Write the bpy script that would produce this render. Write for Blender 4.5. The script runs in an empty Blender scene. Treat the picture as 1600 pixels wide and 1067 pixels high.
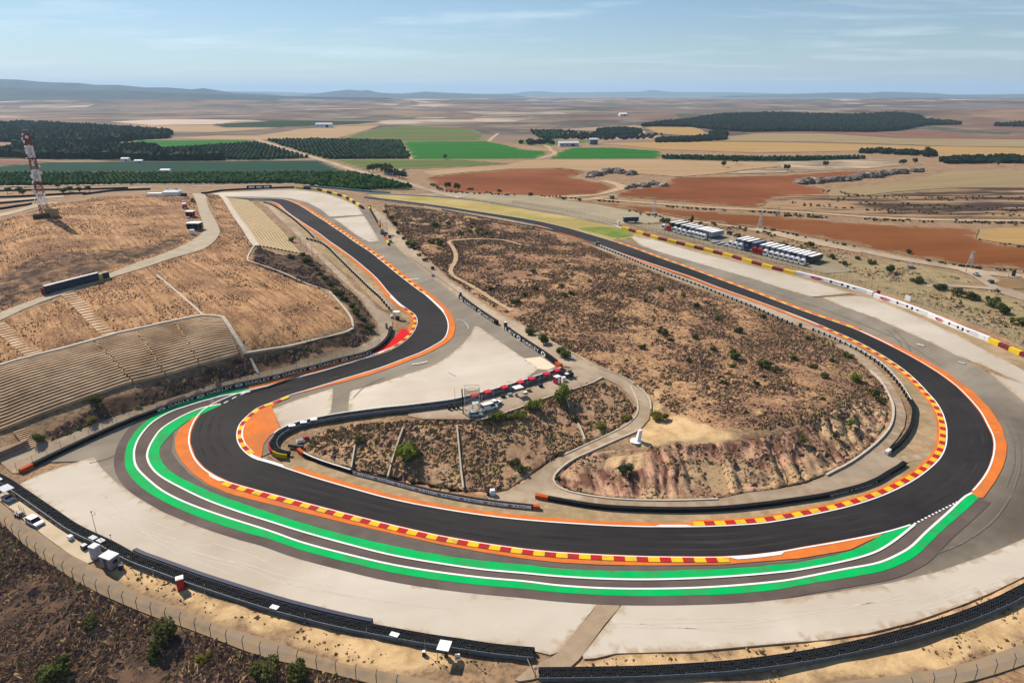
import bpy, bmesh, math, random
import numpy as np
from mathutils import Vector, Matrix
from mathutils.geometry import delaunay_2d_cdt

random.seed(7); RNG = np.random.default_rng(7)
sc = bpy.context.scene
col = sc.collection
R = math.radians

# ------------------------------------------------------------------ camera
CAM_H = 95.0
PITCH = 19.97
cam = bpy.data.objects.new('camera', bpy.data.cameras.new('camera'))
col.objects.link(cam)
cam.location = (0, 0, CAM_H)
cam.rotation_euler = (R(90 - PITCH), 0, 0)
cam.data.sensor_width = 36.0
cam.data.lens = 24.0
cam.data.clip_start = 1.0
cam.data.clip_end = 200000
sc.camera = cam

# ------------------------------------------------------------------ sky and sun
SUN_EL, SUN_AZ = 42.0, -46.0          # azimuth from +Y, negative = west
world = bpy.data.worlds.new('World'); sc.world = world
world.use_nodes = True
wn = world.node_tree; wn.nodes.clear()
wo = wn.nodes.new('ShaderNodeOutputWorld'); bg = wn.nodes.new('ShaderNodeBackground')
sky = wn.nodes.new('ShaderNodeTexSky'); sky.sky_type = 'NISHITA'; sky.sun_disc = False
sky.sun_elevation = R(SUN_EL); sky.sun_rotation = R(SUN_AZ)
sky.altitude = 350; sky.air_density = 1.0; sky.dust_density = 0.12; sky.ozone_density = 4.6
bg.inputs['Strength'].default_value = 0.066
tc = wn.nodes.new('ShaderNodeTexCoord'); sep = wn.nodes.new('ShaderNodeSeparateXYZ')
wn.links.new(tc.outputs['Generated'], sep.inputs[0])
def wmath(op, a, b=None):
    n = wn.nodes.new('ShaderNodeMath'); n.operation = op
    for i, v in enumerate((a, b)):
        if v is None: continue
        if isinstance(v, (int, float)): n.inputs[i].default_value = v
        else: wn.links.new(v, n.inputs[i])
    return n.outputs[0]
# thin high cloud: noise on a flat layer far above the place
zz = wmath('MAXIMUM', wmath('ADD', sep.outputs[2], 0.06), 0.02)
cx = wmath('DIVIDE', sep.outputs[0], zz); cy = wmath('DIVIDE', sep.outputs[1], zz)
cmb = wn.nodes.new('ShaderNodeCombineXYZ')
wn.links.new(wmath('ADD', wmath('MULTIPLY', cx, 0.55), wmath('MULTIPLY', cy, 0.16)), cmb.inputs[0])
wn.links.new(wmath('MULTIPLY', cy, 1.05), cmb.inputs[1])
cn = wn.nodes.new('ShaderNodeTexNoise'); cn.inputs['Scale'].default_value = 0.85
cn.inputs['Detail'].default_value = 7; cn.inputs['Roughness'].default_value = 0.58; cn.inputs['Distortion'].default_value = 0.35
wn.links.new(cmb.outputs[0], cn.inputs['Vector'])
cr = wn.nodes.new('ShaderNodeMapRange'); cr.inputs[1].default_value = 0.51; cr.inputs[2].default_value = 0.80
cr.inputs[3].default_value = 0.0; cr.inputs[4].default_value = 0.62
wn.links.new(cn.outputs['Fac'], cr.inputs[0])
cm = wn.nodes.new('ShaderNodeMix'); cm.data_type = 'RGBA'
wn.links.new(cr.outputs[0], cm.inputs['Factor'])
wn.links.new(sky.outputs[0], cm.inputs['A']); cm.inputs['B'].default_value = (11.0, 12.2, 13.2, 1)
wn.links.new(cm.outputs['Result'], bg.inputs['Color'])
wn.links.new(bg.outputs[0], wo.inputs['Surface'])

sl = bpy.data.lights.new('sun', 'SUN'); sl.energy = 5.0; sl.angle = R(0.5); sl.color = (1.0, 0.905, 0.78)
sun = bpy.data.objects.new('sun', sl); col.objects.link(sun)
sdir = Vector((math.sin(R(SUN_AZ)) * math.cos(R(SUN_EL)), math.cos(R(SUN_AZ)) * math.cos(R(SUN_EL)), math.sin(R(SUN_EL))))
sun.rotation_euler = (-sdir).to_track_quat('-Z', 'Y').to_euler()
sc.view_settings.view_transform = 'Standard'; sc.view_settings.look = 'None'
sc.view_settings.gamma = 1.0; sc.view_settings.use_curve_mapping = False
sc.view_settings.exposure = 0.5
sc.cycles.use_denoising = True
sc.cycles.max_bounces = 5; sc.cycles.diffuse_bounces = 2; sc.cycles.transparent_max_bounces = 12
sc.cycles.volume_bounces = 1

# ------------------------------------------------------------------ pixel -> place (a survey of the site from its photograph)
F = 1600 * 24.0 / 36.0
_c, _s = math.cos(R(PITCH)), math.sin(R(PITCH))
def rays(px, py):
    u = (np.asarray(px, float) - 800) / F; v = (533.5 - np.asarray(py, float)) / F
    return u, _c + v * _s, -_s + v * _c
def P(px, py, z):
    dx, dy, dz = rays(px, py)
    t = (np.asarray(z, float) - CAM_H) / dz
    return dx * t, dy * t

CTRL = [  # image x, image y, ground height
 # race track
 (400,312,22),(447,318,21),(487,335,19.5),(525,367,17),(570,400,15),(615,440,12.5),(655,475,10.5),(676,505,9.2),(655,540,8),(600,563,6.5),
 (530,584,5),(450,608,3),(390,630,1.8),(335,665,.8),(345,715,.3),(420,745,0),(600,800,0),(820,838,0),(1000,847,0),(1180,842,0),(1330,815,0),
 (1440,775,0),(1500,735,0),(1515,690,.2),(1500,645,.6),(1450,595,1.4),(1380,548,2.3),(1300,510,3.4),(1200,470,5),(1110,437,6.6),(1000,398,9),
 (900,365,11.5),(800,340,14),(700,325,16),(600,312,18),(360,311,22.5),
 # far gravel, upper service road
 (460,298,22.5),(540,310,21),(590,350,18),(600,378,16.5),
 (590,325,19.5),(640,375,16.5),(690,425,13.5),(730,460,12),(779,490,11),(840,525,10.3),(900,560,9.8),(940,580,9),(975,598,7.8),(1003,622,6.6),
 (1005,645,5.6),(990,667,4.6),(940,690,3),(890,715,1.6),(866,740,.6),(868,758,.2),(940,785,0),(1060,790,0),(1250,775,0),(1340,740,0),
 (1400,670,.4),(1400,630,.9),(1350,567,2),(1250,512,3.8),(1150,472,5.6),(1000,412,8.8),(930,385,10.6),
 # terrace
 (741,512,9.6),(820,563,9.6),(868,578,9.6),(885,585,9.5),(780,617,9),(700,637,8.6),(640,645,8.2),(560,652,6.8),(500,662,5),(450,677,2.6),
 (430,695,1.2),(436,712,.5),(636,590,7.5),(547,615,5.6),(480,640,4),
 (920,594,9.2),(870,611,9.2),(760,650,8.8),(700,649,8.5),(640,654,8),(560,660,6.5),(500,672,4.5),(470,690,2),
 (470,712,.4),(560,738,.1),(650,758,0),(720,770,0),(790,775,0),(830,762,.1),
 # eroded mound
 (905,712,3.2),(960,703,5.4),(1050,695,6.3),(1150,690,6.6),(1240,672,7),(1300,640,7.2),(1340,612,6.5),
 (880,745,.6),(900,768,.2),(1000,780,0),(1120,778,0),(1250,757,0),(1340,715,.1),(1390,660,.4),(1393,630,.8),(1355,575,2),
 (1000,690,5),(1060,668,6),(1130,680,6.2),
 (1000,560,7.5),(1100,500,6.5),(1200,560,5.5),(1280,600,5.8),(900,480,10),(950,430,9.8),(800,420,12.5),(850,380,12.5),(700,360,16),(1100,600,7),
 (1030,620,7.2),(750,440,12),
 # near side
 (0,750,0),(0,785,0),(0,815,0),(150,870,0),(300,930,0),(420,1000,0),(600,1040,0),(850,1060,0),(1200,1050,0),(1600,940,0),(1600,1040,0),
 (300,985,0),(560,1062,0),(120,910,0),(36,850,0),
 (0,880,-2),(100,970,-3),(200,1060,-4),(0,1060,-5),(420,1066,-1.6),
 # barrier on the outside of the hairpin, bank, stands, hill
 (34,742,.1),(131,694,.4),(210,659,.8),(250,645,1.2),(345,612,2.2),(450,587,4),(557,560,7),(600,542,8),(614,516,9),
 (70,697,1.0),(150,668,1.3),(250,632,2.0),(400,587,4.2),(560,546,7.8),(590,525,9),(583,500,10.5),(540,450,13),(480,395,17),(430,345,20.5),(415,325,21.5),
 (0,672,5),(50,655,6),(150,620,8),(250,588,9.5),(373,553,12),(0,573,16),(184,522,18),(318,494,20),(348,497,19.5),(0,712,1.2),
 (380,551,12.3),(450,541,13.2),(540,520,14.5),(552,500,15.5),(515,457,17.5),(395,402,22.5),(400,385,23),
 (345,308,25.5),(470,397,18.2),(385,313,22.5),
 (0,490,21),(100,460,22),(200,420,23.5),(300,385,24.5),(335,355,25),(305,308,26.5),
 (72,336,33),(0,345,31),(150,312,33),(230,308,31),(280,305,28),(60,400,28),(150,380,28),(250,350,28),(0,430,23.5),(75,440,23.5),(160,425,24),
 (0,325,19),(60,305,18),(150,300,18),(230,297,19),(300,296,20),(0,300,17),
 # outside the fast bend
 (1600,560,1.2),(1600,600,.8),(1640,700,.3),(1640,850,0),(1540,535,2),(1450,497,3.2),(1364,465,4.2),(1260,433,5.4),(1150,405,7),(1000,366,10),(970,354,11),
 (980,345,11),(1110,372,8.5),(1250,405,6),(1400,445,4.5),(1500,480,3.5),(1600,520,2.8),
 (1180,358,9),(1400,405,6),(1560,440,4.5),(1600,470,4),
 # fields
 (1000,335,11.5),(1200,340,9.5),(1400,360,8),(1600,400,6.5),(1300,305,9.5),(1600,300,8.5),(1040,290,11),(930,270,10),(800,300,14),(700,298,15.5),
 (620,300,17.5),(560,296,19),(450,290,19.5),(350,292,20),(250,288,17),(100,288,16),(0,288,16),(800,320,14.5),(900,310,13),
 (-300,330,20),(-300,450,20),(-300,600,10),(-300,750,0),(-300,900,-4),(1900,400,6),(1900,500,4),(1900,620,1),(1900,800,0),(1900,1000,0),(-300,290,16),(1900,300,9),
]
for _x in range(-150, 1800, 150):
    CTRL += [(_x, 266, 11), (_x, 242, 8), (_x, 222, 6.5), (_x, 207, 5.5)]
GX0, GX1, GY0, GY1, GD = -2000., 2000., 44., 2400., 4.0
def build_height():
    pts = []
    for (x, y, z) in CTRL:
        a, b = P(x, y, z)
        if GX0 < a < GX1 and GY0 < b < GY1: pts.append((float(a), float(b), z))
    for (a, b, z) in [(-160, 50, -6), (-60, 50, -4), (0, 55, -1), (60, 50, -1), (160, 50, -1), (400, 50, 0), (-400, 50, -6)]: pts.append((a, b, z))
    for b in np.linspace(GY0, GY1, 9):
        pts.append((GX0 - 1, b, 5)); pts.append((GX1 + 1, b, 5))
    for a in np.linspace(GX0 - 1, GX1 + 1, 9):
        pts.append((a, GY1 + 1, 5)); pts.append((a, GY0 - 1, -1 if a > -100 else -5))
    v2 = [Vector((p[0], p[1])) for p in pts]
    vo, eo, fo, ov, oe, of = delaunay_2d_cdt(v2, [], [], 0, 1e-3)
    zs = [np.mean([pts[k][2] for k in o]) for o in ov]
    nx = int((GX1 - GX0) / GD) + 1; ny = int((GY1 - GY0) / GD) + 1
    Z = np.zeros((ny, nx))
    for f in fo:
        (x0, y0), (x1, y1), (x2, y2) = [(vo[k].x, vo[k].y) for k in f]
        z0, z1, z2 = [zs[k] for k in f]
        i0 = max(0, int((min(x0, x1, x2) - GX0) / GD)); i1 = min(nx - 1, int((max(x0, x1, x2) - GX0) / GD) + 1)
        j0 = max(0, int((min(y0, y1, y2) - GY0) / GD)); j1 = min(ny - 1, int((max(y0, y1, y2) - GY0) / GD) + 1)
        if i1 < i0 or j1 < j0: continue
        gx, gy = np.meshgrid(GX0 + GD * np.arange(i0, i1 + 1), GY0 + GD * np.arange(j0, j1 + 1))
        den = (y1 - y2) * (x0 - x2) + (x2 - x1) * (y0 - y2)
        if abs(den) < 1e-9: continue
        a = ((y1 - y2) * (gx - x2) + (x2 - x1) * (gy - y2)) / den
        b = ((y2 - y0) * (gx - x2) + (x0 - x2) * (gy - y2)) / den
        c = 1 - a - b
        m = (a >= -1e-6) & (b >= -1e-6) & (c >= -1e-6)
        sub = Z[j0:j1 + 1, i0:i1 + 1]
        sub[m] = (a * z0 + b * z1 + c * z2)[m]
    k = np.array([1, 4, 6, 4, 1.]) / 16
    for _ in range(2):
        Zp = np.pad(Z, 2, mode='edge')
        Z = sum(k[i] * Zp[i:i + Z.shape[0], 2:-2] for i in range(5))
        Zp = np.pad(Z, 2, mode='edge')
        Z = sum(k[i] * Zp[2:-2, i:i + Z.shape[1]] for i in range(5))
    return Z
HZ = build_height()
BUMPS = [  # far hills on the plain: x, y, half-widths, height
 (1250, 2650, 800, 330, 14), (2350, 2500, 700, 380, 20), (2500, 3100, 900, 500, 30), (420, 2700, 500, 260, 12), (-1500, 2350, 900, 300, 14), (-600, 3500, 900, 250, 14), (300, 3900, 900, 300, 18),
 (-2600, 5200, 2200, 400, 45), (-900, 6200, 900, 300, 40), (1500, 6500, 1500, 350, 32), (3200, 5500, 1800, 500, 40), (-4200, 7800, 2500, 500, 55), (4800, 7600, 2600, 500, 45),
 (600, 8800, 2500, 500, 40), (6500, 6000, 1400, 600, 50), (1850, 1850, 160, 60, 9), (1720, 2560, 240, 130, 16), (2120, 2480, 260, 140, 26), (1480, 3050, 300, 150, 16), (780, 1020, 90, 25, 5)]
def Hh(x, y):
    x = np.asarray(x, float); y = np.asarray(y, float)
    fx = np.clip((x - GX0) / GD, 0, HZ.shape[1] - 1.001); fy = np.clip((y - GY0) / GD, 0, HZ.shape[0] - 1.001)
    i = fx.astype(int); j = fy.astype(int); u = fx - i; v = fy - j
    z = HZ[j, i] * (1 - u) * (1 - v) + HZ[j, i + 1] * u * (1 - v) + HZ[j + 1, i] * (1 - u) * v + HZ[j + 1, i + 1] * u * v
    for (bx, by, sx, sy, h) in BUMPS:
        z = z + h * np.exp(-((x - bx) / sx) ** 2 - ((y - by) / sy) ** 2)
    w = np.clip((y - 750) / 900, 0, 1)
    z = z + w * (1.6 * np.sin(x / 190 + 1.3 * np.sin(y / 330)) + 1.4 * np.sin(y / 150 + x / 410))
    return z
_T = np.geomspace(55, 30000, 1500)
def G(pts):
    """image points -> (x, y) on the ground surface, first hit along each sight line"""
    pts = np.asarray(pts, float).reshape(-1, 2)
    dx, dy, dz = rays(pts[:, 0], pts[:, 1])
    X = dx[:, None] * _T; Y = dy[:, None] * _T; Zr = CAM_H + dz[:, None] * _T
    d = Zr - Hh(X, Y)
    hit = d < 0
    k = np.where(hit.any(1), hit.argmax(1), len(_T) - 1); k = np.maximum(k, 1)
    r = np.arange(len(k)); d0 = d[r, k - 1]; d1 = d[r, k]
    t = _T[k - 1] + (_T[k] - _T[k - 1]) * np.clip(d0 / np.maximum(d0 - d1, 1e-9), 0, 1)
    return np.stack([dx * t, dy * t], 1)
_worn = []
def worn(x, y):
    """how far the asphalt here belongs to the darker, newer part (soft edged)"""
    if not _worn: _worn.append(G([(960,944),(1100,900),(1500,800),(1535,782),(1578,700),(1548,630),(1600,640),(1740,700),(1740,830),(1600,850),(1460,900),(1300,930),(1150,946)]))
    w = np.zeros(len(x)); k = 0
    for rad in (4, 9):
        for a in np.linspace(0, 2 * np.pi, 9)[:-1]: w += inpoly(x + rad * math.cos(a), y + rad * math.sin(a), _worn[0]); k += 1
    return (w / k).astype(np.float32)
ORD = 'first second third fourth fifth sixth seventh eighth ninth tenth eleventh twelfth thirteenth fourteenth fifteenth sixteenth seventeenth eighteenth nineteenth twentieth twenty-first twenty-second twenty-third twenty-fourth'.split()
def at(px, py):
    g = G([(px, py)])[0]
    return Vector((g[0], g[1], float(Hh(g[0], g[1]))))
def heading(p, q):
    a, b = G([p, q]); return math.atan2(b[1] - a[1], b[0] - a[0])

def resample(w, ds, closed=False):
    w = np.asarray(w, float)
    if closed: w = np.vstack([w, w[:1]])
    s = np.r_[0, np.cumsum(np.hypot(*np.diff(w, axis=0).T))]
    n = max(2, int(round(s[-1] / ds)) + 1)
    t = np.linspace(0, s[-1], n)
    o = np.stack([np.interp(t, s, w[:, 0]), np.interp(t, s, w[:, 1])], 1)
    return o[:-1] if closed else o
def crom(w, sub=8, closed=False):
    w = np.asarray(w, float); n = len(w)
    if n < 3: return w
    out = []
    rng = range(n) if closed else range(n - 1)
    for i in rng:
        if closed: p0, p1, p2, p3 = w[(i - 1) % n], w[i], w[(i + 1) % n], w[(i + 2) % n]
        else: p0, p1, p2, p3 = w[max(i - 1, 0)], w[i], w[i + 1], w[min(i + 2, n - 1)]
        # centripetal-ish tangents limited by chord length
        d1 = np.hypot(*(p2 - p1)) + 1e-9
        m1 = (p2 - p0) / (np.hypot(*(p1 - p0)) + d1 + 1e-9) * d1
        m2 = (p3 - p1) / (np.hypot(*(p3 - p2)) + d1 + 1e-9) * d1
        for t in np.linspace(0, 1, sub, endpoint=False):
            out.append((2 * t**3 - 3 * t**2 + 1) * p1 + (t**3 - 2 * t**2 + t) * m1 + (-2 * t**3 + 3 * t**2) * p2 + (t**3 - t**2) * m2)
    if not closed: out.append(w[-1])
    return np.array(out)
def line(px, ds=2.0, smooth=True):
    w = G(px)
    return resample(crom(w) if smooth else w, ds)
def normals(w):
    t = np.gradient(w, axis=0); t /= (np.hypot(t[:, 0], t[:, 1])[:, None] + 1e-9)
    return t, np.stack([-t[:, 1], t[:, 0]], 1)      # tangent, left normal
def inpoly(x, y, poly):
    poly = np.asarray(poly); inside = np.zeros(np.shape(x), bool)
    x0, y0 = poly[:, 0], poly[:, 1]; x1, y1 = np.roll(x0, -1), np.roll(y0, -1)
    bb = (x > x0.min()) & (x < x0.max()) & (y > y0.min()) & (y < y0.max())
    if not bb.any(): return inside
    xs, ys = x[bb], y[bb]; r = np.zeros(xs.shape, bool)
    for a, b, c, d in zip(x0, y0, x1, y1):
        if b == d: continue
        r ^= ((b > ys) != (d > ys)) & (xs < (c - a) * (ys - b) / (d - b) + a)
    inside[bb] = r
    return inside

# ------------------------------------------------------------------ materials
MATS = {}
def nd(nt, typ, **kw):
    n = nt.nodes.new(typ)
    for k, v in kw.items():
        if k.startswith('_'): setattr(n, k[1:], v)
        else: n.inputs[k.replace('__', ' ')].default_value = v
    return n
def new_mat(name):
    m = bpy.data.materials.new(name); m.use_nodes = True
    nt = m.node_tree; b = nt.nodes['Principled BSDF']
    b.inputs['Specular IOR Level'].default_value = 0.25
    return m, nt, b
def mat(name, c1, c2=None, scale=1.0, rough=0.85, detail=5, lo=0.35, hi=0.65, stretch=None, metal=0.0, spec=0.25, bump=0.0, c3=None, scale3=0.05, edge=None):
    """procedural two/three tone noise material in world metres"""
    if name in MATS: return MATS[name]
    m, nt, b = new_mat(name)
    b.inputs['Roughness'].default_value = rough; b.inputs['Metallic'].default_value = metal
    b.inputs['Specular IOR Level'].default_value = min(spec, .05) if rough >= .7 else spec
    if c2 is None: c2 = tuple(min(1, v * 0.82) for v in c1)
    tcn = nd(nt, 'ShaderNodeTexCoord'); vec = tcn.outputs['Object']
    if stretch:
        mp = nd(nt, 'ShaderNodeMapping'); mp.inputs['Scale'].default_value = stretch[:3]
        if len(stretch) > 3:      # stretch along a heading: turn first, then scale
            mp.vector_type = 'TEXTURE'; mp.inputs['Rotation'].default_value = (0, 0, R(stretch[3])); mp.inputs['Scale'].default_value = tuple(1 / q for q in stretch[:3])
        nt.links.new(vec, mp.inputs['Vector']); vec = mp.outputs[0]
    n = nd(nt, 'ShaderNodeTexNoise', Scale=scale, Detail=detail, Roughness=0.6); nt.links.new(vec, n.inputs['Vector'])
    mr = nd(nt, 'ShaderNodeMapRange'); mr.inputs[1].default_value = lo; mr.inputs[2].default_value = hi
    nt.links.new(n.outputs['Fac'], mr.inputs[0])
    mx = nd(nt, 'ShaderNodeMix', _data_type='RGBA'); mx.inputs['A'].default_value = (*c1, 1); mx.inputs['B'].default_value = (*c2, 1)
    nt.links.new(mr.outputs[0], mx.inputs['Factor']); out = mx.outputs['Result']
    if c3:
        n3 = nd(nt, 'ShaderNodeTexNoise', Scale=scale3, Detail=4, Roughness=0.6); nt.links.new(tcn.outputs['Object'], n3.inputs['Vector'])
        m3 = nd(nt, 'ShaderNodeMapRange'); m3.inputs[1].default_value = 0.45; m3.inputs[2].default_value = 0.68
        nt.links.new(n3.outputs['Fac'], m3.inputs[0])
        x3 = nd(nt, 'ShaderNodeMix', _data_type='RGBA'); nt.links.new(m3.outputs[0], x3.inputs['Factor'])
        nt.links.new(out, x3.inputs['A']); x3.inputs['B'].default_value = (*c3, 1); out = x3.outputs['Result']
    if name == 'old_asphalt':
        wa = nd(nt, 'ShaderNodeAttribute', _attribute_name='worn'); wx = nd(nt, 'ShaderNodeMix', _data_type='RGBA', _blend_type='MULTIPLY'); nt.links.new(wa.outputs['Fac'], wx.inputs['Factor']); nt.links.new(out, wx.inputs['A']); wx.inputs['B'].default_value = (.50, .475, .47, 1); out = wx.outputs['Result']
    if edge:      # dust and spill where the layer meets the next one
        ea = nd(nt, 'ShaderNodeAttribute', _attribute_name='edge'); en = nd(nt, 'ShaderNodeTexNoise', Scale=.45, Detail=7, Roughness=.65); nt.links.new(tcn.outputs['Object'], en.inputs['Vector'])
        e1 = nd(nt, 'ShaderNodeMapRange'); e1.inputs[1].default_value = .3; e1.inputs[2].default_value = .7; e1.inputs[3].default_value = -.55; e1.inputs[4].default_value = .45; nt.links.new(en.outputs['Fac'], e1.inputs[0])
        e2 = nd(nt, 'ShaderNodeMath', _operation='ADD'); nt.links.new(ea.outputs['Fac'], e2.inputs[0]); nt.links.new(e1.outputs[0], e2.inputs[1])
        e3 = nd(nt, 'ShaderNodeMapRange'); e3.inputs[1].default_value = .25; e3.inputs[2].default_value = .95; e3.inputs[4].default_value = .85; nt.links.new(e2.outputs[0], e3.inputs[0])
        ex = nd(nt, 'ShaderNodeMix', _data_type='RGBA'); nt.links.new(e3.outputs[0], ex.inputs['Factor']); nt.links.new(out, ex.inputs['A']); ex.inputs['B'].default_value = (*edge, 1); out = ex.outputs['Result']
    nt.links.new(out, b.inputs['Base Color'])
    if bump:
        bp = nd(nt, 'ShaderNodeBump', Strength=bump, Distance=0.3); nt.links.new(n.outputs['Fac'], bp.inputs['Height']); nt.links.new(bp.outputs[0], b.inputs['Normal'])
    MATS[name] = m
    return m
def leafmat(name, c1, c2):
    """foliage: tone varies leaf to leaf"""
    m, nt, b = new_mat(name); b.inputs['Roughness'].default_value = 0.7
    tcn = nd(nt, 'ShaderNodeTexCoord')
    n = nd(nt, 'ShaderNodeTexNoise', Scale=2.2, Detail=3); nt.links.new(tcn.outputs['Object'], n.inputs['Vector'])
    mr = nd(nt, 'ShaderNodeMapRange'); mr.inputs[1].default_value = 0.35; mr.inputs[2].default_value = 0.65; nt.links.new(n.outputs['Fac'], mr.inputs[0])
    mx = nd(nt, 'ShaderNodeMix', _data_type='RGBA'); mx.inputs['A'].default_value = (*c1, 1); mx.inputs['B'].default_value = (*c2, 1)
    nt.links.new(mr.outputs[0], mx.inputs['Factor']); nt.links.new(mx.outputs['Result'], b.inputs['Base Color']); b.inputs['Specular IOR Level'].default_value = .03
    tl_ = nt.nodes.new('ShaderNodeBsdfTranslucent'); nt.links.new(mx.outputs['Result'], tl_.inputs['Color']); ms_ = nt.nodes.new('ShaderNodeMixShader'); ms_.inputs[0].default_value = .38
    nt.links.new(b.outputs[0], ms_.inputs[1]); nt.links.new(tl_.outputs[0], ms_.inputs[2]); nt.links.new(ms_.outputs[0], nt.nodes['Material Output'].inputs[0])
    MATS[name] = m; return m
def plain(name, c, rough=0.5, metal=0.0, spec=0.4):
    return mat(name, c, tuple(v * 0.86 for v in c), scale=1.7, rough=rough, metal=metal, spec=spec)

# ------------------------------------------------------------------ mesh helpers
def tag(o, label=None, cat=None, group=None, kind=None):
    if label: o['label'] = label
    if cat: o['category'] = cat
    if group: o['group'] = group
    if kind: o['kind'] = kind
    return o
def link(name, me, parent=None, loc=None, rz=0.0):
    o = bpy.data.objects.new(name, me); col.objects.link(o)
    if parent is not None: o.parent = parent
    if loc is not None: o.location = loc
    if rz: o.rotation_euler = (0, 0, rz)
    return o
def empty(name, loc=(0, 0, 0), rz=0.0):
    return link(name, None, None, loc, rz)
def npmesh(name, V, Fs, mats, mi=None, smooth=False):
    V = np.asarray(V, np.float32); me = bpy.data.meshes.new(name)
    Fs = np.asarray(Fs, np.int32); k = Fs.shape[1]
    me.vertices.add(len(V)); me.vertices.foreach_set('co', V.ravel())
    me.loops.add(Fs.size); me.loops.foreach_set('vertex_index', Fs.ravel())
    me.polygons.add(len(Fs)); me.polygons.foreach_set('loop_start', np.arange(0, Fs.size, k, dtype=np.int32))
    for m in (mats if isinstance(mats, (list, tuple)) else [mats]): me.materials.append(m)
    if mi is not None: me.polygons.foreach_set('material_index', np.asarray(mi, np.int32))
    me.polygons.foreach_set('use_smooth', np.full(len(Fs), smooth, dtype=bool))
    me.update(calc_edges=True); me.validate()
    return me
class MB:
    """collects simple solids; build() links them as one mesh object"""
    def __init__(s): s.v = []; s.f = []; s.m = []
    def add(s, V, Fs, m=0):
        b = len(s.v); s.v += [tuple(p) for p in V]; s.f += [tuple(b + i for i in f) for f in Fs]; s.m += [m] * len(Fs); return s
    def box(s, c, d, m=0, rz=0.0, top=1.0, topy=None, shift=(0, 0)):
        ty = top if topy is None else topy; V = []
        cr_, sr_ = math.cos(rz), math.sin(rz)
        for z, kx, ky, sx, sy in ((-.5, 1, 1, 0, 0), (.5, top, ty, shift[0], shift[1])):
            for a, b in ((-.5, -.5), (.5, -.5), (.5, .5), (-.5, .5)):
                x, y = a * d[0] * kx + sx, b * d[1] * ky + sy
                V.append((c[0] + x * cr_ - y * sr_, c[1] + x * sr_ + y * cr_, c[2] + z * d[2]))
        return s.add(V, [(3, 2, 1, 0), (4, 5, 6, 7), (0, 1, 5, 4), (1, 2, 6, 5), (2, 3, 7, 6), (3, 0, 4, 7)], m)
    def tube(s, p, q, r, m=0, n=6, r2=None):
        p = Vector(p); q = Vector(q); r2 = r if r2 is None else r2
        d = (q - p); d.normalize(); u = d.orthogonal().normalized(); w = d.cross(u); V = []
        for c, rr in ((p, r), (q, r2)):
            for k in range(n):
                a = 2 * math.pi * k / n; V.append(c + (u * math.cos(a) + w * math.sin(a)) * rr)
        Fs = [(k, (k + 1) % n, n + (k + 1) % n, n + k) for k in range(n)] + [tuple(range(n - 1, -1, -1)), tuple(range(n, 2 * n))]
        return s.add(V, Fs, m)
    def prism(s, prof, y0, y1, m=0, axis='y'):
        """profile in x,z extruded along y"""
        n = len(prof)
        V = [(x, y0, z) for x, z in prof] + [(x, y1, z) for x, z in prof]
        Fs = [tuple(range(n)), tuple(range(2 * n - 1, n - 1, -1))] + [(k, n + k, n + (k + 1) % n, (k + 1) % n) for k in range(n)]
        return s.add(V, Fs, m)
    def sphere(s, c, r, m=0, n=8, k=5, sz=1.0):
        V = []; Fs = []
        for j in range(k + 1):
            th = math.pi * j / k
            for i in range(n):
                a = 2 * math.pi * i / n
                V.append((c[0] + r * math.sin(th) * math.cos(a), c[1] + r * math.sin(th) * math.sin(a), c[2] + r * sz * math.cos(th)))
        for j in range(k):
            for i in range(n): Fs.append((j * n + i, (j + 1) * n + i, (j + 1) * n + (i + 1) % n, j * n + (i + 1) % n))
        return s.add(V, Fs, m)
    def mesh(s, name, mats):
        me = bpy.data.meshes.new(name); me.from_pydata(s.v, [], s.f)
        for m in (mats if isinstance(mats, (list, tuple)) else [mats]): me.materials.append(m)
        me.polygons.foreach_set('material_index', s.m)
        bm = bmesh.new(); bm.from_mesh(me); bmesh.ops.recalc_face_normals(bm, faces=bm.faces); bm.to_mesh(me); bm.free()
        return me
    def build(s, name, mats, parent=None, loc=None, rz=0.0):
        return link(name, s.mesh(name, mats), parent, loc, rz)
def copy_tree(o, parent=None):
    c = o.copy(); col.objects.link(c)
    if parent is not None: c.parent = parent
    for ch in o.children: copy_tree(ch, c)
    return c
def put(o, px, py, rz=0.0, dz=0.0, s=None):
    p = at(px, py); o.location = (p.x, p.y, p.z + dz); o.rotation_euler = (0, 0, rz)
    if s: o.scale = (s, s, s) if isinstance(s, (int, float)) else s
    return o

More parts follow.
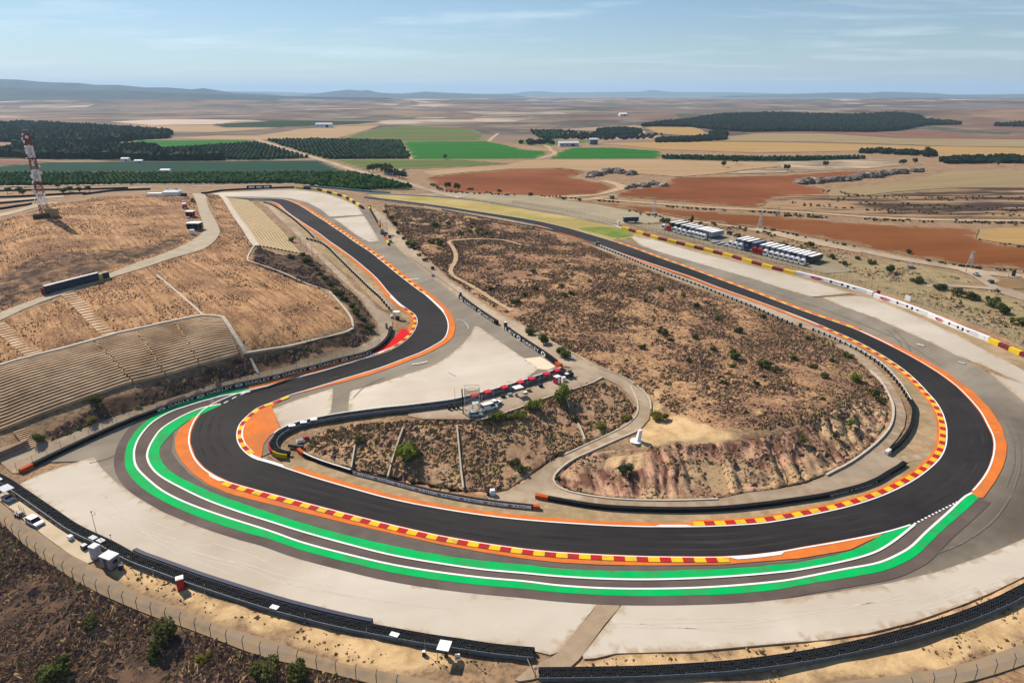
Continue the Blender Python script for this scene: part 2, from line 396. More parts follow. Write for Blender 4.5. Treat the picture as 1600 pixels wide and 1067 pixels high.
HAZE = 5.0e-5
LAY = 0.05
PAVED = []        # footprints of everything laid flat on the ground
def sheet(name, poly, layer, material, res=3.0, lift=0.0, kind='structure', label=None, pave=True, parent=None):
    """polygon (world xy) draped on the ground, one layer above what lies below it"""
    poly = np.asarray(poly, float)
    x0, y0 = poly.min(0); x1, y1 = poly.max(0)
    gx, gy = np.meshgrid(np.arange(x0 + res / 2, x1, res), np.arange(y0 + res / 2, y1, res))
    gx, gy = gx.ravel(), gy.ravel(); gx = gx + (np.arange(len(gx)) % 2) * res * 0.01
    m = inpoly(gx, gy, poly); gx, gy = gx[m], gy[m]
    n = len(poly)
    v2 = [Vector((float(a), float(b))) for a, b in poly] + [Vector((float(a), float(b))) for a, b in zip(gx, gy)]
    vo, eo, fo, _, _, _ = delaunay_2d_cdt(v2, [], [list(range(n))], 1, 1e-4)
    V = np.array([(v.x, v.y, 0) for v in vo]); V[:, 2] = Hh(V[:, 0], V[:, 1]) + layer * LAY + lift
    Fs = np.array([f for f in fo if len(f) == 3], np.int32)
    # face up
    a, b, c = V[Fs[:, 0]], V[Fs[:, 1]], V[Fs[:, 2]]
    flip = ((b - a)[:, 0] * (c - a)[:, 1] - (b - a)[:, 1] * (c - a)[:, 0]) < 0
    Fs[flip] = Fs[flip][:, ::-1]
    # turned-down rim so that the layer reads as solid
    e = np.vstack([Fs[:, [0, 1]], Fs[:, [1, 2]], Fs[:, [2, 0]]]); key = np.sort(e, 1); key = key[:, 0].astype(np.int64) * (len(V) + 1) + key[:, 1]
    _, idx, cnt = np.unique(key, return_index=True, return_counts=True); e = e[idx[cnt == 1]]
    nb = len(V); used = np.unique(e); mp = -np.ones(nb, int); mp[used] = nb + np.arange(len(used)); low = V[used].copy(); low[:, 2] -= .45
    V = np.vstack([V, low]); Fs = np.vstack([Fs, np.stack([e[:, 1], e[:, 0], mp[e[:, 0]]], 1), np.stack([e[:, 1], mp[e[:, 0]], mp[e[:, 1]]], 1)])
    me = npmesh(name, V, Fs, material); ev = np.zeros(len(V), np.float32); ev[used] = 1; ev[nb:] = 1
    at_ = me.attributes.new('edge', 'FLOAT', 'POINT'); at_.data.foreach_set('value', ev)
    if material.name == 'old_asphalt': aw = me.attributes.new('worn', 'FLOAT', 'POINT'); aw.data.foreach_set('value', worn(V[:, 0], V[:, 1]))
    o = link(name, me, parent)
    if parent is None: tag(o, label, None, None, kind)
    if pave: PAVED.append(poly)
    return o
def psheet(name, px, layer, material, res=3.0, ds=2.0, smooth=True, **kw):
    w = G(px)
    w = resample(crom(w, closed=True) if smooth else w, ds, closed=True)
    return sheet(name, w, layer, material, res, **kw)
def strip(name, w, o0, o1, layer, material, kind='structure', parent=None, thick=0.0, pave=False, taper=False):
    """band along polyline w between two left-offsets"""
    t, n = normals(w); k = len(w)
    e = np.ones(k)[:, None]
    if taper:
        s = np.linspace(0, 1, k); e = np.clip(np.minimum(s, 1 - s) / 0.06, 0.03, 1)[:, None]
    a = w + n * o0 * (1 if o0 * o1 > 0 and not taper else 1); b = w + n * (o0 + (o1 - o0) * e)
    mid = (a + b) / 2
    V = np.vstack([np.c_[a, Hh(a[:, 0], a[:, 1])], np.c_[b, Hh(b[:, 0], b[:, 1])]]); V[:, 2] += layer * LAY + thick
    i = np.arange(k - 1)
    Fs = np.stack([i, i + 1, k + i + 1, k + i], 1)
    if o1 < o0: Fs = Fs[:, ::-1]
    o = link(name, npmesh(name, V, Fs, material), parent)
    if parent is None and kind: o['kind'] = kind
    if pave: PAVED.append(np.vstack([a, b[::-1]]))
    return o
def extrude(name, w, prof, material, parent=None, z=None, caps=True, mi=None):
    """profile [(left offset, height)] swept along polyline w on the ground"""
    t, n = normals(w); k = len(w); m = len(prof); z = Hh(w[:, 0], w[:, 1]) if z is None else z
    V = np.zeros((k, m, 3))
    for j, (o, h) in enumerate(prof):
        V[:, j, :2] = w + n * o; V[:, j, 2] = z + h
    me = bpy.data.meshes.new(name); Fs = []
    for i in range(k - 1):
        for j in range(m):
            j2 = (j + 1) % m; Fs.append((i * m + j, i * m + j2, (i + 1) * m + j2, (i + 1) * m + j))
    if caps: Fs += [tuple(range(m - 1, -1, -1)), tuple((k - 1) * m + j for j in range(m))]
    me.from_pydata(V.reshape(-1, 3).tolist(), [], Fs)
    for q in (material if isinstance(material, (list, tuple)) else [material]): me.materials.append(q)
    bm = bmesh.new(); bm.from_mesh(me); bmesh.ops.recalc_face_normals(bm, faces=bm.faces); bm.to_mesh(me); bm.free()
    return link(name, me, parent)
def cut(w, s0, s1, ds=None):
    """piece of polyline between arc lengths"""
    s = np.r_[0, np.cumsum(np.hypot(*np.diff(w, axis=0).T))]
    n = max(2, int((s1 - s0) / (ds or 2.0)) + 2); t = np.linspace(s0, s1, n)
    return np.stack([np.interp(t, s, w[:, 0]), np.interp(t, s, w[:, 1])], 1)
def length(w): return float(np.hypot(*np.diff(w, axis=0).T).sum())
_txt = {}
def glyphs(body):
    if body in _txt: return _txt[body]
    c = bpy.data.curves.new('lettering', 'FONT'); c.body = body; c.resolution_u = 2
    o = bpy.data.objects.new('lettering', c); col.objects.link(o)
    dg = bpy.context.evaluated_depsgraph_get(); me = bpy.data.meshes.new_from_object(o.evaluated_get(dg))
    V = np.array([v.co[:] for v in me.vertices]); Fs = [tuple(p.vertices) for p in me.polygons]
    bpy.data.objects.remove(o); bpy.data.curves.remove(c)
    V[:, 0] -= V[:, 0].min(); V[:, 0] /= V[:, 0].max(); V[:, 1] -= V[:, 1].min(); V[:, 1] /= V[:, 1].max()
    _txt[body] = (V[:, :2], Fs); return _txt[body]
def on_face(name, uv, Fs, w, s0, s1, off, z0, z1, material, parent):
    """lay a flat shape (u,v in 0..1) on the right-hand face of a barrier along w"""
    s = np.r_[0, np.cumsum(np.hypot(*np.diff(w, axis=0).T))]; t, n = normals(w)
    q = s0 + uv[:, 0] * (s1 - s0)
    x = np.interp(q, s, w[:, 0]); y = np.interp(q, s, w[:, 1]); nx = np.interp(q, s, n[:, 0]); ny = np.interp(q, s, n[:, 1])
    z = np.interp(q, s, Hh(w[:, 0], w[:, 1])) + z0 + uv[:, 1] * (z1 - z0)
    me = bpy.data.meshes.new(name); me.from_pydata(np.stack([x - nx * off, y - ny * off, z], 1).tolist(), [], Fs); me.materials.append(material)
    return link(name, me, parent)
def ring_uv(inner=0.55, n=24):
    uv = []; Fs = []
    for k in range(n):
        a = 2 * math.pi * k / n; uv += [(.5 + .5 * math.cos(a), .5 + .5 * math.sin(a)), (.5 + .34 * math.cos(a), .5 + .5 * inner * math.sin(a))]
    for k in range(n): j = (k + 1) % n; Fs.append((2 * k, 2 * j, 2 * j + 1, 2 * k + 1))
    return np.array(uv), Fs
def disc_uv(n=20): return np.array([(.5 + .5 * math.cos(2 * math.pi * k / n), .5 + .5 * math.sin(2 * math.pi * k / n)) for k in range(n)]), [tuple(range(n))]

# ================================================================== surfaces of the circuit
M_track = mat('track_asphalt', (.021, .020, .022), (.029, .027, .028), scale=.09, rough=.85, detail=8, stretch=(1, 1, 1), spec=.08, c3=(.046, .041, .039), scale3=.014)
M_runoff = mat('old_asphalt', (.275, .24, .19), (.205, .175, .138), scale=.12, rough=.95, detail=9, stretch=(.4, 1, 1, 40), spec=.1, c3=(.155, .13, .104), scale3=.014, edge=(.28, .22, .15))
M_loop = mat('loop_asphalt', (.115, .088, .078), (.09, .068, .06), scale=.2, rough=.9, detail=8, spec=.1, stretch=(.3, 1, 1, 0), c3=(.14, .11, .095), scale3=.06)
M_gravel = mat('gravel', (.55, .495, .415), (.455, .40, .328), scale=.07, rough=.95, detail=14, lo=.28, hi=.72, stretch=(.3, 1, 1, 8), c3=(.40, .34, .265), scale3=.02, edge=(.35, .265, .175))
M_verge = mat('sandy_verge', (.42, .30, .175), (.29, .20, .115), scale=.35, rough=.95, detail=9, lo=.38, hi=.62, c3=(.24, .19, .10), scale3=.06)
M_conc = mat('pale_concrete', (.46, .365, .262), (.365, .283, .20), scale=.11, rough=.92, detail=9, c3=(.27, .21, .15), scale3=.03, edge=(.30, .21, .13))
M_road = mat('service_asphalt', (.275, .215, .155), (.21, .16, .112), scale=.12, rough=.92, detail=9, stretch=(.5, 1, 1, -30), edge=(.30, .21, .12))
M_orange = mat('orange_paint', (.66, .185, .035), (.56, .145, .026), scale=.25, rough=.8, detail=8, c3=(.46, .15, .05), scale3=.12)
M_green = mat('green_paint', (.0, .43, .10), (.0, .36, .082), scale=.2, rough=.8, detail=8, c3=(.035, .27, .085), scale3=.22)
M_red = mat('red_paint', (.66, .012, .014), (.56, .010, .012), scale=.3, rough=.7)
M_yellow = mat('yellow_paint', (.83, .53, .02), (.76, .46, .02), scale=.5, rough=.7)
M_white = mat('white_paint', (.80, .79, .77), (.70, .69, .67), scale=.4, rough=.7)
M_dirt = mat('dirt_path', (.46, .33, .205), (.37, .255, .15), scale=.25, rough=.95, detail=8)

M_rubber = mat('rubbered_asphalt', (.044, .038, .036), (.022, .020, .021), scale=.12, rough=.85, detail=8, spec=.08, stretch=(.3, 1, 1))
M_skid = mat('skid_rubber', (.13,.11,.095), (.18,.155,.13), scale=.6, rough=.9)
TA = [(352,309),(400,310.5),(431.5,311),(447,313),(463,319),(479,328),(497,340),(515.5,352),(536.5,366),(557.5,381),(581,396.5),(605,416),(626,433),(652,453),(662,460),(681,477),(693,490),(699,503.5),(699,517),(693,530),(678,540),(657,551),(631,561),(599.5,573),(568,583),(531,594),(492,606),(452.5,618),(424,629.5),(404,637),(386,650.5),(374,663.6),(369.6,677),(370.6,690),(378,703),(395,716.5),(421,724.5),(453,735),(488,746.5),(541,762),(612,781),(682.6,795),(753,806),(820,813.6),(906,820),(976.6,823.5),(1047,824.6),(1090,824.2),(1135.5,822.6),(1188.5,819),(1220,814.6),(1251,809),(1286,802),(1321,794),(1356.6,783.6),(1392,770),(1427,752),(1452,734),(1469.6,716.5),(1478.5,697),(1480,674),(1478,661),(1472.7,645),(1463.5,629.5),(1450,614),(1432,595),(1411,577),(1390,562.6),(1364,547),(1337.5,533),(1306,519),(1272,504.5),(1235,490),(1206,479),(1167,465),(1115,446.5),(1082,433.5),(1049,422.5),(1010,409.5),(978,398.5),(947,387),(918,376.5),(879,364),(839,352.5),(800,344.6),(767,338.5),(715,330),(662,322),(610,315),(568,309.5)]
TB = [(352,313.5),(400,313.2),(416,314),(434,319),(447,330),(468,345),(494.5,362),(526,385),(557.5,408),(587,433.5),(610,460),(623,473),(637.6,484),(648,491.7),(652.5,501),(650.7,511),(643,524.5),(628,537.6),(610,548),(589,555.5),(568,561.5),(544,569),(505,580.5),(465.6,591),(426,602),(388.5,611),(371,616),(350,624),(331,633),(315,644),(304.5,658),(298,674),(296.5,692),(304.7,716),(319,732.6),(337,744.5),(357,753.6),(400,766),(470.6,784.5),(541,803),(612,820.7),(682.6,836.6),(753,849),(820,858.5),(870.6,863.5),(941,867.6),(1012,870.2),(1082.6,871),(1128.5,870.8),(1174,867.8),(1220,862),(1251,856.5),(1321,844.5),(1378,832.5),(1427,818),(1462.6,803),(1498,782),(1515.6,769.5),(1533,750),(1544,732),(1551,711),(1552.7,693),(1550,680),(1542,663.6),(1532,645),(1516,625.6),(1495,604.6),(1469,585),(1442,568),(1416,553.5),(1390,540),(1364,527.5),(1337,515.5),(1298,501.5),(1259,488),(1219,473),(1180,458),(1115,434),(1076,419.6),(1036,405.5),(997,391),(957,377.5),(918,365.6),(879,354.6),(839,345.6),(800,339),(741,330),(689,322),(636,315),(590,309.5),(570,307.2)]
WA, WB = line(TA, 2.0), line(TB, 2.0)
sheet('race_track', np.vstack([WA, WB[::-1]]), 3, M_track, 2.4)
def seg(poly, p, q):
    """part of a resampled edge between the points nearest to two image points"""
    a, b = G([p, q]); i = int(np.argmin(((poly - a) ** 2).sum(1))); j = int(np.argmin(((poly - b) ** 2).sum(1)))
    return poly[min(i, j):max(i, j) + 1]
# sign: for WA the track lies on its right along the list when seen from above?  resolved once:
def side_of(edge, other):
    k = len(edge) // 2; t, n = normals(edge); d = other - edge[k]; q = other[np.argmin((d ** 2).sum(1))] - edge[k]
    return 1.0 if float(q @ n[k]) < 0 else -1.0
OA, OB = side_of(WA, WB), side_of(WB, WA)      # multiply an outward distance by these

def edge_band(name, edge, sgn, d0, d1, layer, m, **kw): return strip(name, edge, sgn * d0, sgn * d1, layer, m, **kw)

for k_, (o0, o1) in enumerate(((1.4, 1.7), (2.2, 3.0), (3.9, 4.05), (4.6, 5.8), (6.9, 7.1), (7.6, 8.3))):
    strip('racing_line', seg(WB, (560, 564), (1480, 590)), -OB * o0, -OB * o1, 3.3, M_rubber)
# old asphalt run-offs round the track
LEFT_BARRIER = [(34,740),(52.5,731),(92,711.5),(131,693),(170.6,675),(210,658),(240,647),(266,637),(305.6,624),(345,612),(384,602),(450,587),(505,573),(557,559.5),(584,550.5),(599,541),(610,528),(613.5,514)]
ASPH_GRAVEL = [(147,714),(160,733),(181,752.5),(210,774),(254,800),(308,821),(363,836),(420,849),(470.6,866.6),(541,885),(612,902),(682.6,914.5),(753,923.5),(820,930),(870.6,934.6),(941,940),(1012,942.3),(1082.6,942),(1153,940),(1220,936.5),(1251,932.5),(1321,923),(1392,910.5),(1462.6,894),(1533,870),(1600,842),(1650,815)]
RIGHT_GRAVEL_IN = [(1700,690),(1640,652),(1600,628),(1568.5,602),(1534,577),(1495,556),(1455.6,536),(1411,516.6),(1364,495.6),(1311,477),(1269,464),(1219,450),(1180,437),(1141,426),(1089,411),(1036,396),(996,383),(965,372)]
B1 = seg(WB, (371,616), (957,377.5)); B1i = B1 - normals(B1)[1] * OB * 1.2
out1 = resample(crom(G(ASPH_GRAVEL)), 2); out2 = resample(crom(G(RIGHT_GRAVEL_IN)), 2); lb = resample(crom(G(LEFT_BARRIER[:13])), 2)
out1x = G([(x_ , y_ + 6) for x_, y_ in ASPH_GRAVEL])
sheet('runoff_asphalt', np.vstack([G([(70,722)]), out1x, out2, B1i[::-1], lb[::-1]]), 1, M_runoff, 2.6)
A1 = seg(WA, (400,310.5), (378,703)); A1i = A1 - normals(A1)[1] * OA * 1.2
ter = G([(412,712),(436,700),(438,680),(485,662.5),(525,655),(564,650),(604,645),(640,641),(700,634),(752,622),(780,614),(818,603),(857,590),(884,580),(870,570),(853,559),(820,538),(788,515.5),(752,489),(717,466.5),(690,446),(655,418),(625,392),(606,372),(596,352),(583,334),(566,318),(540,306),(505,299),(460,295),(400,297),(345,300),(346,307)])
sheet('runoff_asphalt', np.vstack([A1i, ter]), 1, M_runoff, 2.6)

# gravel traps
psheet('gravel_trap', [(147,714),(160,733),(181,752.5),(210,774),(254,800),(308,821),(363,836),(420,849),(470.6,866.6),(541,885),(612,902),(682.6,914.5),(753,923.5),(820,930),(870.6,934.6),(936,940),(922,960),(893,993),(867,1025),(838,1018),(815,1014),(718,1002),(661,992),(612,983),(541,967),(470,949),(420,939),(363,925),(308,907),(276,897),(232,886),(188.6,864),(152,846),(116,824),(87,799),(54,778),(30,757),(60,742),(104,727)], 2, M_gravel, 3.0, smooth=False)
psheet('gravel_trap', [(973,943.5),(1012,942.3),(1082.6,942),(1153,940),(1220,936.5),(1251,932.5),(1321,923),(1392,910.5),(1462.6,894),(1533,870),(1600,842),(1660,810),(1660,872),(1600,901),(1551,925),(1498,947),(1427,971.6),(1357,989),(1286,1000),(1180,1008.6),(1082,1017.5),(1012,1019.5),(959,1021),(934,1028),(905,1030)], 2, M_gravel, 3.0, smooth=False)
psheet('gravel_trap', [(741,510),(749,511),(820,561),(842,576),(820,593),(780,606),(715,625),(636,636.5),(544,643),(545,626),(547,611),(584,602),(636,585),(676,572),(702,556),(723,537.6),(736,522)], 2, M_gravel, 3.0, smooth=False)
psheet('gravel_trap', [(424,640),(470,622.5),(521,606.5),(519,628),(517,647),(479,656.5),(440,670),(433,655)], 2, M_gravel, 3.0, smooth=False)
psheet('gravel_trap', [(330,303),(345,301),(400,299),(460,296.8),(505,302),(536,312),(558,322),(568,336),(515,339),(500,327),(479,316.5),(452.5,310),(400,308),(355,307.6)], 2, M_gravel, 3.0, smooth=False)
psheet('gravel_trap', [(520,341.5),(569,337.5),(584,361),(593,377),(576,378.5),(557.5,368)], 2, M_gravel, 3.0, smooth=False)
psheet('gravel_trap', [(984,369),(1023,375),(1062.5,387),(1115,401),(1167.5,414),(1220,427),(1259,437),(1298,449),(1330,458.5),(1300,461.5),(1269,464),(1219,450),(1180,437),(1141,426),(1089,411),(1036,396),(1000,383)], 2, M_gravel, 3.0, smooth=False)
psheet('gravel_trap', [(1285,465),(1340,462),(1369,468.5),(1408,484),(1455.6,505),(1495,523.5),(1534,544.5),(1568.5,562),(1600,579),(1660,610),(1660,600),(1640,618),(1540,573),(1495,556),(1455.6,536),(1411,516.6),(1364,495.6),(1311,477)], 2, M_gravel, 3.0, smooth=False)
psheet('gravel_trap', [(1548,583),(1600,600),(1680,625),(1690,684),(1640,652),(1600,628),(1568.5,602)], 2, M_gravel, 3.0, smooth=False)
psheet('sand_patch', [(818,560.5),(846,557.5),(868,573),(856,578.5),(839,576.5)], 2, mat('cream_sand', (.68,.58,.44), (.60,.50,.37), scale=.3, rough=.95), 3.0, smooth=False)

M_rake = mat('raked_gravel', (.46, .405, .33), (.52, .465, .385), scale=.5, rough=.95)
rk = random.Random(5)
for k in range(26):
    L_ = length(out1); s0 = rk.choice((rk.uniform(.06, .36), rk.uniform(.55, .80))) * L_; w_ = cut(out1, s0, min(s0 + rk.uniform(12, 34), L_ * (.455 if s0 < .5 * L_ else .95)), 2.0); d_ = rk.uniform(2.5, 9.5)
    t_, n_ = normals(w_); q_ = w_ - n_ * d_ * 1.0 - n_ * np.linspace(0, rk.uniform(-2.5, 2.5), len(w_))[:, None]
    strip('rake_mark', q_, -.12, .16, 2.25, M_rake)
# sandy verges between barriers and track
psheet('sandy_verge', [(836,779),(860,783.5),(927.5,795),(978,799),(1062.5,801),(1130,799),(1235,786),(1270,782),(1317,772),(1345,765),(1373,754),(1392,742),(1416,727),(1420,722),(1470,700),(1474,712),(1450,736),(1420,755),(1380,775),(1320,794),(1250,808),(1180,818),(1090,822.5),(1000,822.5),(906,818),(820,811)], 1, M_verge, 3.0, smooth=False)
psheet('sandy_verge', [(444,712),(456,718),(470,716),(499,724),(525,732),(548,739),(598,752),(656,768),(714,780.5),(772,789),(845,797),(880,800),(900,819),(820,813),(753,805),(682,794),(612,780),(541,761),(488,745),(453,734),(440,728)], 1, M_verge, 3.0, smooth=False)
psheet('sandy_verge', [(1386,713),(1408,696),(1424,673.5),(1429.6,649),(1424,629),(1408,604),(1386,579),(1370,566),(1340,547),(1325,536),(1337.5,533),(1364,547),(1411,577),(1450,614),(1472,645),(1479,674),(1477,697),(1466,716),(1440,715)], 1, M_verge, 3.0, smooth=False)
psheet('dirt_path', [(1325,540),(1302.5,532),(1267,516),(1243,508),(1180,482),(1115,458.5),(1052,436),(985,408),(930,387),(931,384),(985,402),(1049,426),(1115,450),(1180,472),(1235,493),(1272,507),(1306,521.5),(1337,536)], 1, M_conc, 3.0, smooth=False)
psheet('sandy_verge', [(930,384),(900,371),(860,360),(800,348),(740,337),(662,324.5),(662,322),(715,330),(767,338.5),(839,352.5),(918,376.5),(985,402)], 1, M_verge, 4.0, smooth=False)
psheet('sandy_verge', [(416,317),(432,322),(444,332),(460,343),(480,360),(500,375),(526,398),(549,420),(579,450),(600,474),(612,486),(640,505),(646,503),(640,492),(612,468),(582,435),(555,410),(520,383),(490,362),(462,343),(444,331)], 1, M_verge, 3.0, smooth=False)
psheet('sandy_verge', [(400,315),(430,330),(455,352),(480,374),(500,395),(530,420),(555,438),(584,470),(602,486),(612,486),(600,474),(579,450),(549,421),(520,395),(480,362),(444,333),(425,319)], 1, M_verge, 3.0, smooth=False)
psheet('sandy_verge', [(970,358),(1054,381),(1140,402.5),(1206,420),(1260,434),(1302,446),(1362,463),(1409,479),(1451,496),(1494,514),(1542,534),(1600,558),(1660,585),(1660,612),(1600,581),(1534,546),(1455,506),(1369,469.5),(1259,438),(1167,415),(1062,388),(984,370)], 1, M_verge, 3.0, smooth=False)
# old brown access track between the two gravel beds, near-side sand
psheet('dirt_path', [(936,940),(973,943.5),(945,975),(905,1030),(883,1049),(840,1060),(800,1066),(830,1040),(867,1025),(893,993)], 2, mat('access_track', (.36,.27,.18), (.28,.21,.14), scale=.3, rough=.95, detail=8), 3.0, smooth=False)
GRASS_TOP = [(573,303),(636,305.5),(689,309),(741,314),(800,323),(839,330),(879,336.5),(918,345),(957.5,353),(975,359)]
psheet('grass_verge', GRASS_TOP + [(998,369),(975,374),(957,376.5),(918,365.6),(879,354.6),(839,345.6),(800,339),(741,330),(689,322),(636,315),(590,309.5)], 1, mat('dry_grass', (.44,.325,.135), (.34,.255,.10), scale=.03, rough=.95, detail=7, lo=.42, hi=.58, stretch=(.5,1,1,0), c3=(.24,.225,.05), scale3=.022), 4.0, smooth=False)
psheet('grass_patch', [(905,357),(935,355),(968,357),(990,368),(965,372),(930,364)], 2, mat('green_grass', (.10,.17,.02), (.22,.24,.06), scale=.06, rough=.95, detail=6), 4.0)

# painted run-off bands
edge_band('orange_band', seg(WA, (431,311), (452,618)), OA, .3, 2.9, 4, M_orange, taper=True)
psheet('orange_apron', [(452,618.5),(424,630.5),(404,638),(386,651.5),(375,664.6),(371,677),(372,690),(380,703),(392,713),(408,717),(409.5,710),(412,695),(421,682),(438,670),(434,661),(425,636)], 4, M_orange, 3.0, ds=1.0, smooth=False)
edge_band('orange_band', seg(WA, (453,735), (1090,824)), OA, .25, 1.9, 4, M_orange)
edge_band('orange_band', seg(WA, (1090,824), (839,352.5)), OA, .25, 2.7, 4, M_orange)
psheet('orange_apron', [(347,626),(331,634),(316,645),(305.5,659),(299,675),(297.5,692),(305.7,715),(320,731.6),(338,743.5),(358,752.6),(358,772),(326,758),(301,740),(283,720),(274,702),(273.6,684),(281,670),(302,653),(325.5,639)], 4, M_orange, 3.0, ds=1.0, smooth=False)
psheet('orange_band', [(357,752.6),(400,765),(470.6,783.5),(541,802),(612,819.7),(682.6,835.6),(753,848),(820,857.5),(870.6,862.5),(941,866.6),(1012,869.2),(1082.6,870),(1128.5,869.8),(1174,867),(1220,861.5),(1251,855.5),(1321,843.5),(1379,832.5),(1381,835),(1358,845),(1328,859.5),(1251,872.6),(1180,878.5),(1128,882.5),(1082,883.6),(1012,884),(941,883),(870,879),(820,873.5),(753,863),(682,850),(612,834),(541,818),(470,800.5),(420,788),(358,772)], 4, M_orange, 3.0, ds=1.5, smooth=False)
psheet('orange_band', [(1520,775),(1516,769),(1533,749),(1544,731),(1550.5,711),(1552,693),(1549,680),(1541,663.6),(1531,645),(1515,625.6),(1494,604.6),(1468,585),(1441,568),(1415,553.5),(1389,540),(1363,527.5),(1337,515.5),(1343,515.4),(1364,524.5),(1398,538.6),(1442.5,561),(1482,584),(1521,612.5),(1547.5,640),(1566,669),(1573,695),(1572,713),(1566,732),(1554,753.6),(1535,780)], 4, M_orange, 3.0, ds=1.5, smooth=False)
edge_band('orange_band', seg(WB, (1337,515.5), (957,377.5)), OB, .2, 3.0, 4, M_orange)
edge_band('orange_band', seg(WB, (425,316), (610,460)), OB, .25, 2.3, 4, M_orange)
edge_band('orange_band', seg(WB, (610,460), (640,520)), OB, .25, 3.0, 4, M_orange)
edge_band('orange_band', seg(WB, (580,558.5), (392,610)), OB, .3, 2.0, 4, M_orange)
psheet('red_apron', [(628,514),(645,515.6),(645.5,520),(641,525.5),(630,534.4),(615,543),(599.5,550.2),(584,554),(582,551.5),(593,542.6),(608,536),(619,525.6)], 4, M_red, 2.0, ds=1.0, smooth=False)
# the long-lap loop: two green bands, their white lines, the brown lane between
GOo = [(390,607.5),(354,612.4),(315,621.6),(275.6,633.4),(244,648),(218,667.6),(203.4,687),(197,703),(195,720),(199.5,738),(214,756),(236,772.5),(272,792),(326,814),(381,832),(420,842.5),(470.6,860),(541,878.5),(612,895),(682.6,906.5),(753,915),(820,920.8),(870.6,926),(941,930.6),(1012,932),(1082.6,931),(1153,928),(1220,921),(1251,915),(1321,903.6),(1378,893),(1409.6,881),(1434,866.6),(1459,842),(1484,819),(1508.5,798),(1529,778.5)]
GOi = [(391,611.5),(349,618),(302,631),(262.5,645),(236,661),(219,680),(210,698),(208,714),(212,731),(228.5,749),(254,769),(290,787),(344.6,807),(420,831),(470.6,849),(541,867.7),(612,884),(682.6,895.6),(753,904.4),(820,910.3),(870.6,916.5),(941,921),(1012,922),(1082.6,920.6),(1153,916.5),(1220,910),(1251,905),(1321,891),(1374,881),(1409.6,865.5),(1427,854),(1448.5,833),(1484,801),(1508.5,778),(1520,771.5)]
GIo = [(345,632.6),(315,638.7),(283.5,652),(254.6,670),(240,689),(233,704),(232,716),(239,731),(254,745),(286.5,763),(326,781.6),(381,801.5),(420,813.6),(470.6,829.5),(541,849),(612,866.6),(682.6,879),(753,889),(820,895),(870.6,899.7),(941,903.7),(1012,904.8),(1082.6,903),(1153,899),(1220,893),(1251,889),(1321,875.5),(1363.7,863),(1392,847),(1427,819.5)]
GIi = [(347,633),(325,643),(299,655),(277,670),(259,688),(250.5,700),(249.5,711),(254,723.5),(268,738),(301,756),(344.6,775),(420,801),(470.6,817),(541,836.6),(612,853),(682.6,866.6),(753,876.5),(820,883),(870.6,888.5),(941,892),(1012,893),(1082.6,891),(1153,888),(1220,882),(1251,879),(1321,863.8),(1349.5,853),(1378,836),(1424,820)]
wGOo, wGOi, wGIo, wGIi = [resample(crom(G(q)), 1.5) for q in (GOo, GOi, GIo, GIi)]
sheet('loop_lane', np.vstack([wGOi, wGIo[::-1]]), 2, M_loop, 3.0)
M_inner = mat('inner_asphalt', (.135,.112,.095), (.105,.088,.076), scale=.2, rough=.92, detail=8, spec=.1)
psheet('runoff_asphalt', [(268,706),(279,722),(297,741),(323,759),(358,773),(420,789),(541,819),(682,851),(820,874),(941,884),(1082,884.6),(1220,879),(1330,860)] + [(1349.5,853),(1321,863.8),(1220,882),(1082.6,891),(1012,893),(941,892),(820,883),(682.6,866.6),(541,836.6),(420,801),(344.6,775),(301,756),(268,738),(254,723.5),(249.5,711),(252,698),(262,684),(272,676),(270,690)], 2, M_inner, 3.0, smooth=False)
sheet('green_band', np.vstack([wGOo, wGOi[::-1]]), 4, M_green, 3.0)
sheet('green_band', np.vstack([wGIo, wGIi[::-1]]), 4, M_green, 3.0)
def sgn_to(w, other):
    t, n = normals(w); k = len(w) // 2; q = other[np.argmin(((other - w[k]) ** 2).sum(1))] - w[k]
    return 1.0 if float(q @ n[k]) > 0 else -1.0
strip('white_line', wGOi, 0, -sgn_to(wGOi, wGOo) * .52, 5, M_white)
strip('white_line', wGIo, 0, -sgn_to(wGIo, wGIi) * .52, 5, M_white)
# asphalt shown beyond the loop, darker brown band along its outer green
strip('runoff_asphalt', wGOo, 0, -sgn_to(wGOo, wGOi) * 2.6, 2.7, M_loop)

for q in ([(1180,450),(1270,478),(1350,508),(1420,540),(1470,572)], [(1385,515),(1405,535),(1412,552)], [(1395,514),(1416,536),(1424,552)], [(600,590),(570,605),(552,622)], [(1560,640),(1580,680),(1585,720),(1572,760)], [(1570,640),(1590,682),(1595,722),(1583,765)],
          [(640,402),(690,438),(730,468),(760,495)], [(200,700),(170,716),(140,724)], [(1440,872),(1500,850),(1550,815),(1580,775)]):
    strip('skid_mark', line(q, 1.5), -.22, .22, 2.6, M_skid)
# white edge lines and the raised kerbs
M_kred = mat('kerb_red', (.52, .018, .020), (.40, .018, .02), scale=.6, rough=.75, c3=(.22,.04,.035), scale3=.35); M_kyel = mat('kerb_yellow', (.80, .50, .012), (.72, .43, .012), scale=.6, rough=.75, c3=(.48,.33,.06), scale3=.35)
for e, s, p, q in ((WA, OA, (352,309), (568,309.5)), (WB, OB, (352,313.5), (345,627)), (WB, OB, (343,628), (1425,818.5)), (WB, OB, (1519,767), (570,307.2))):
    strip('white_line', seg(e, p, q), -.02 * s, .38 * s, 5, M_white)
dl = cut(line([(1428,819.5),(1462,802),(1504,781)], 1), 0, length(line([(1428,819.5),(1462,802),(1504,781)], 1)))
L = length(dl)
for k in range(14):
    strip('white_dash', cut(dl, L * k / 14, L * (k + .5) / 14, 1), -.22, .22, 5, M_white)
dl = line([(348,632),(368,621),(388,612)], 1); L = length(dl)
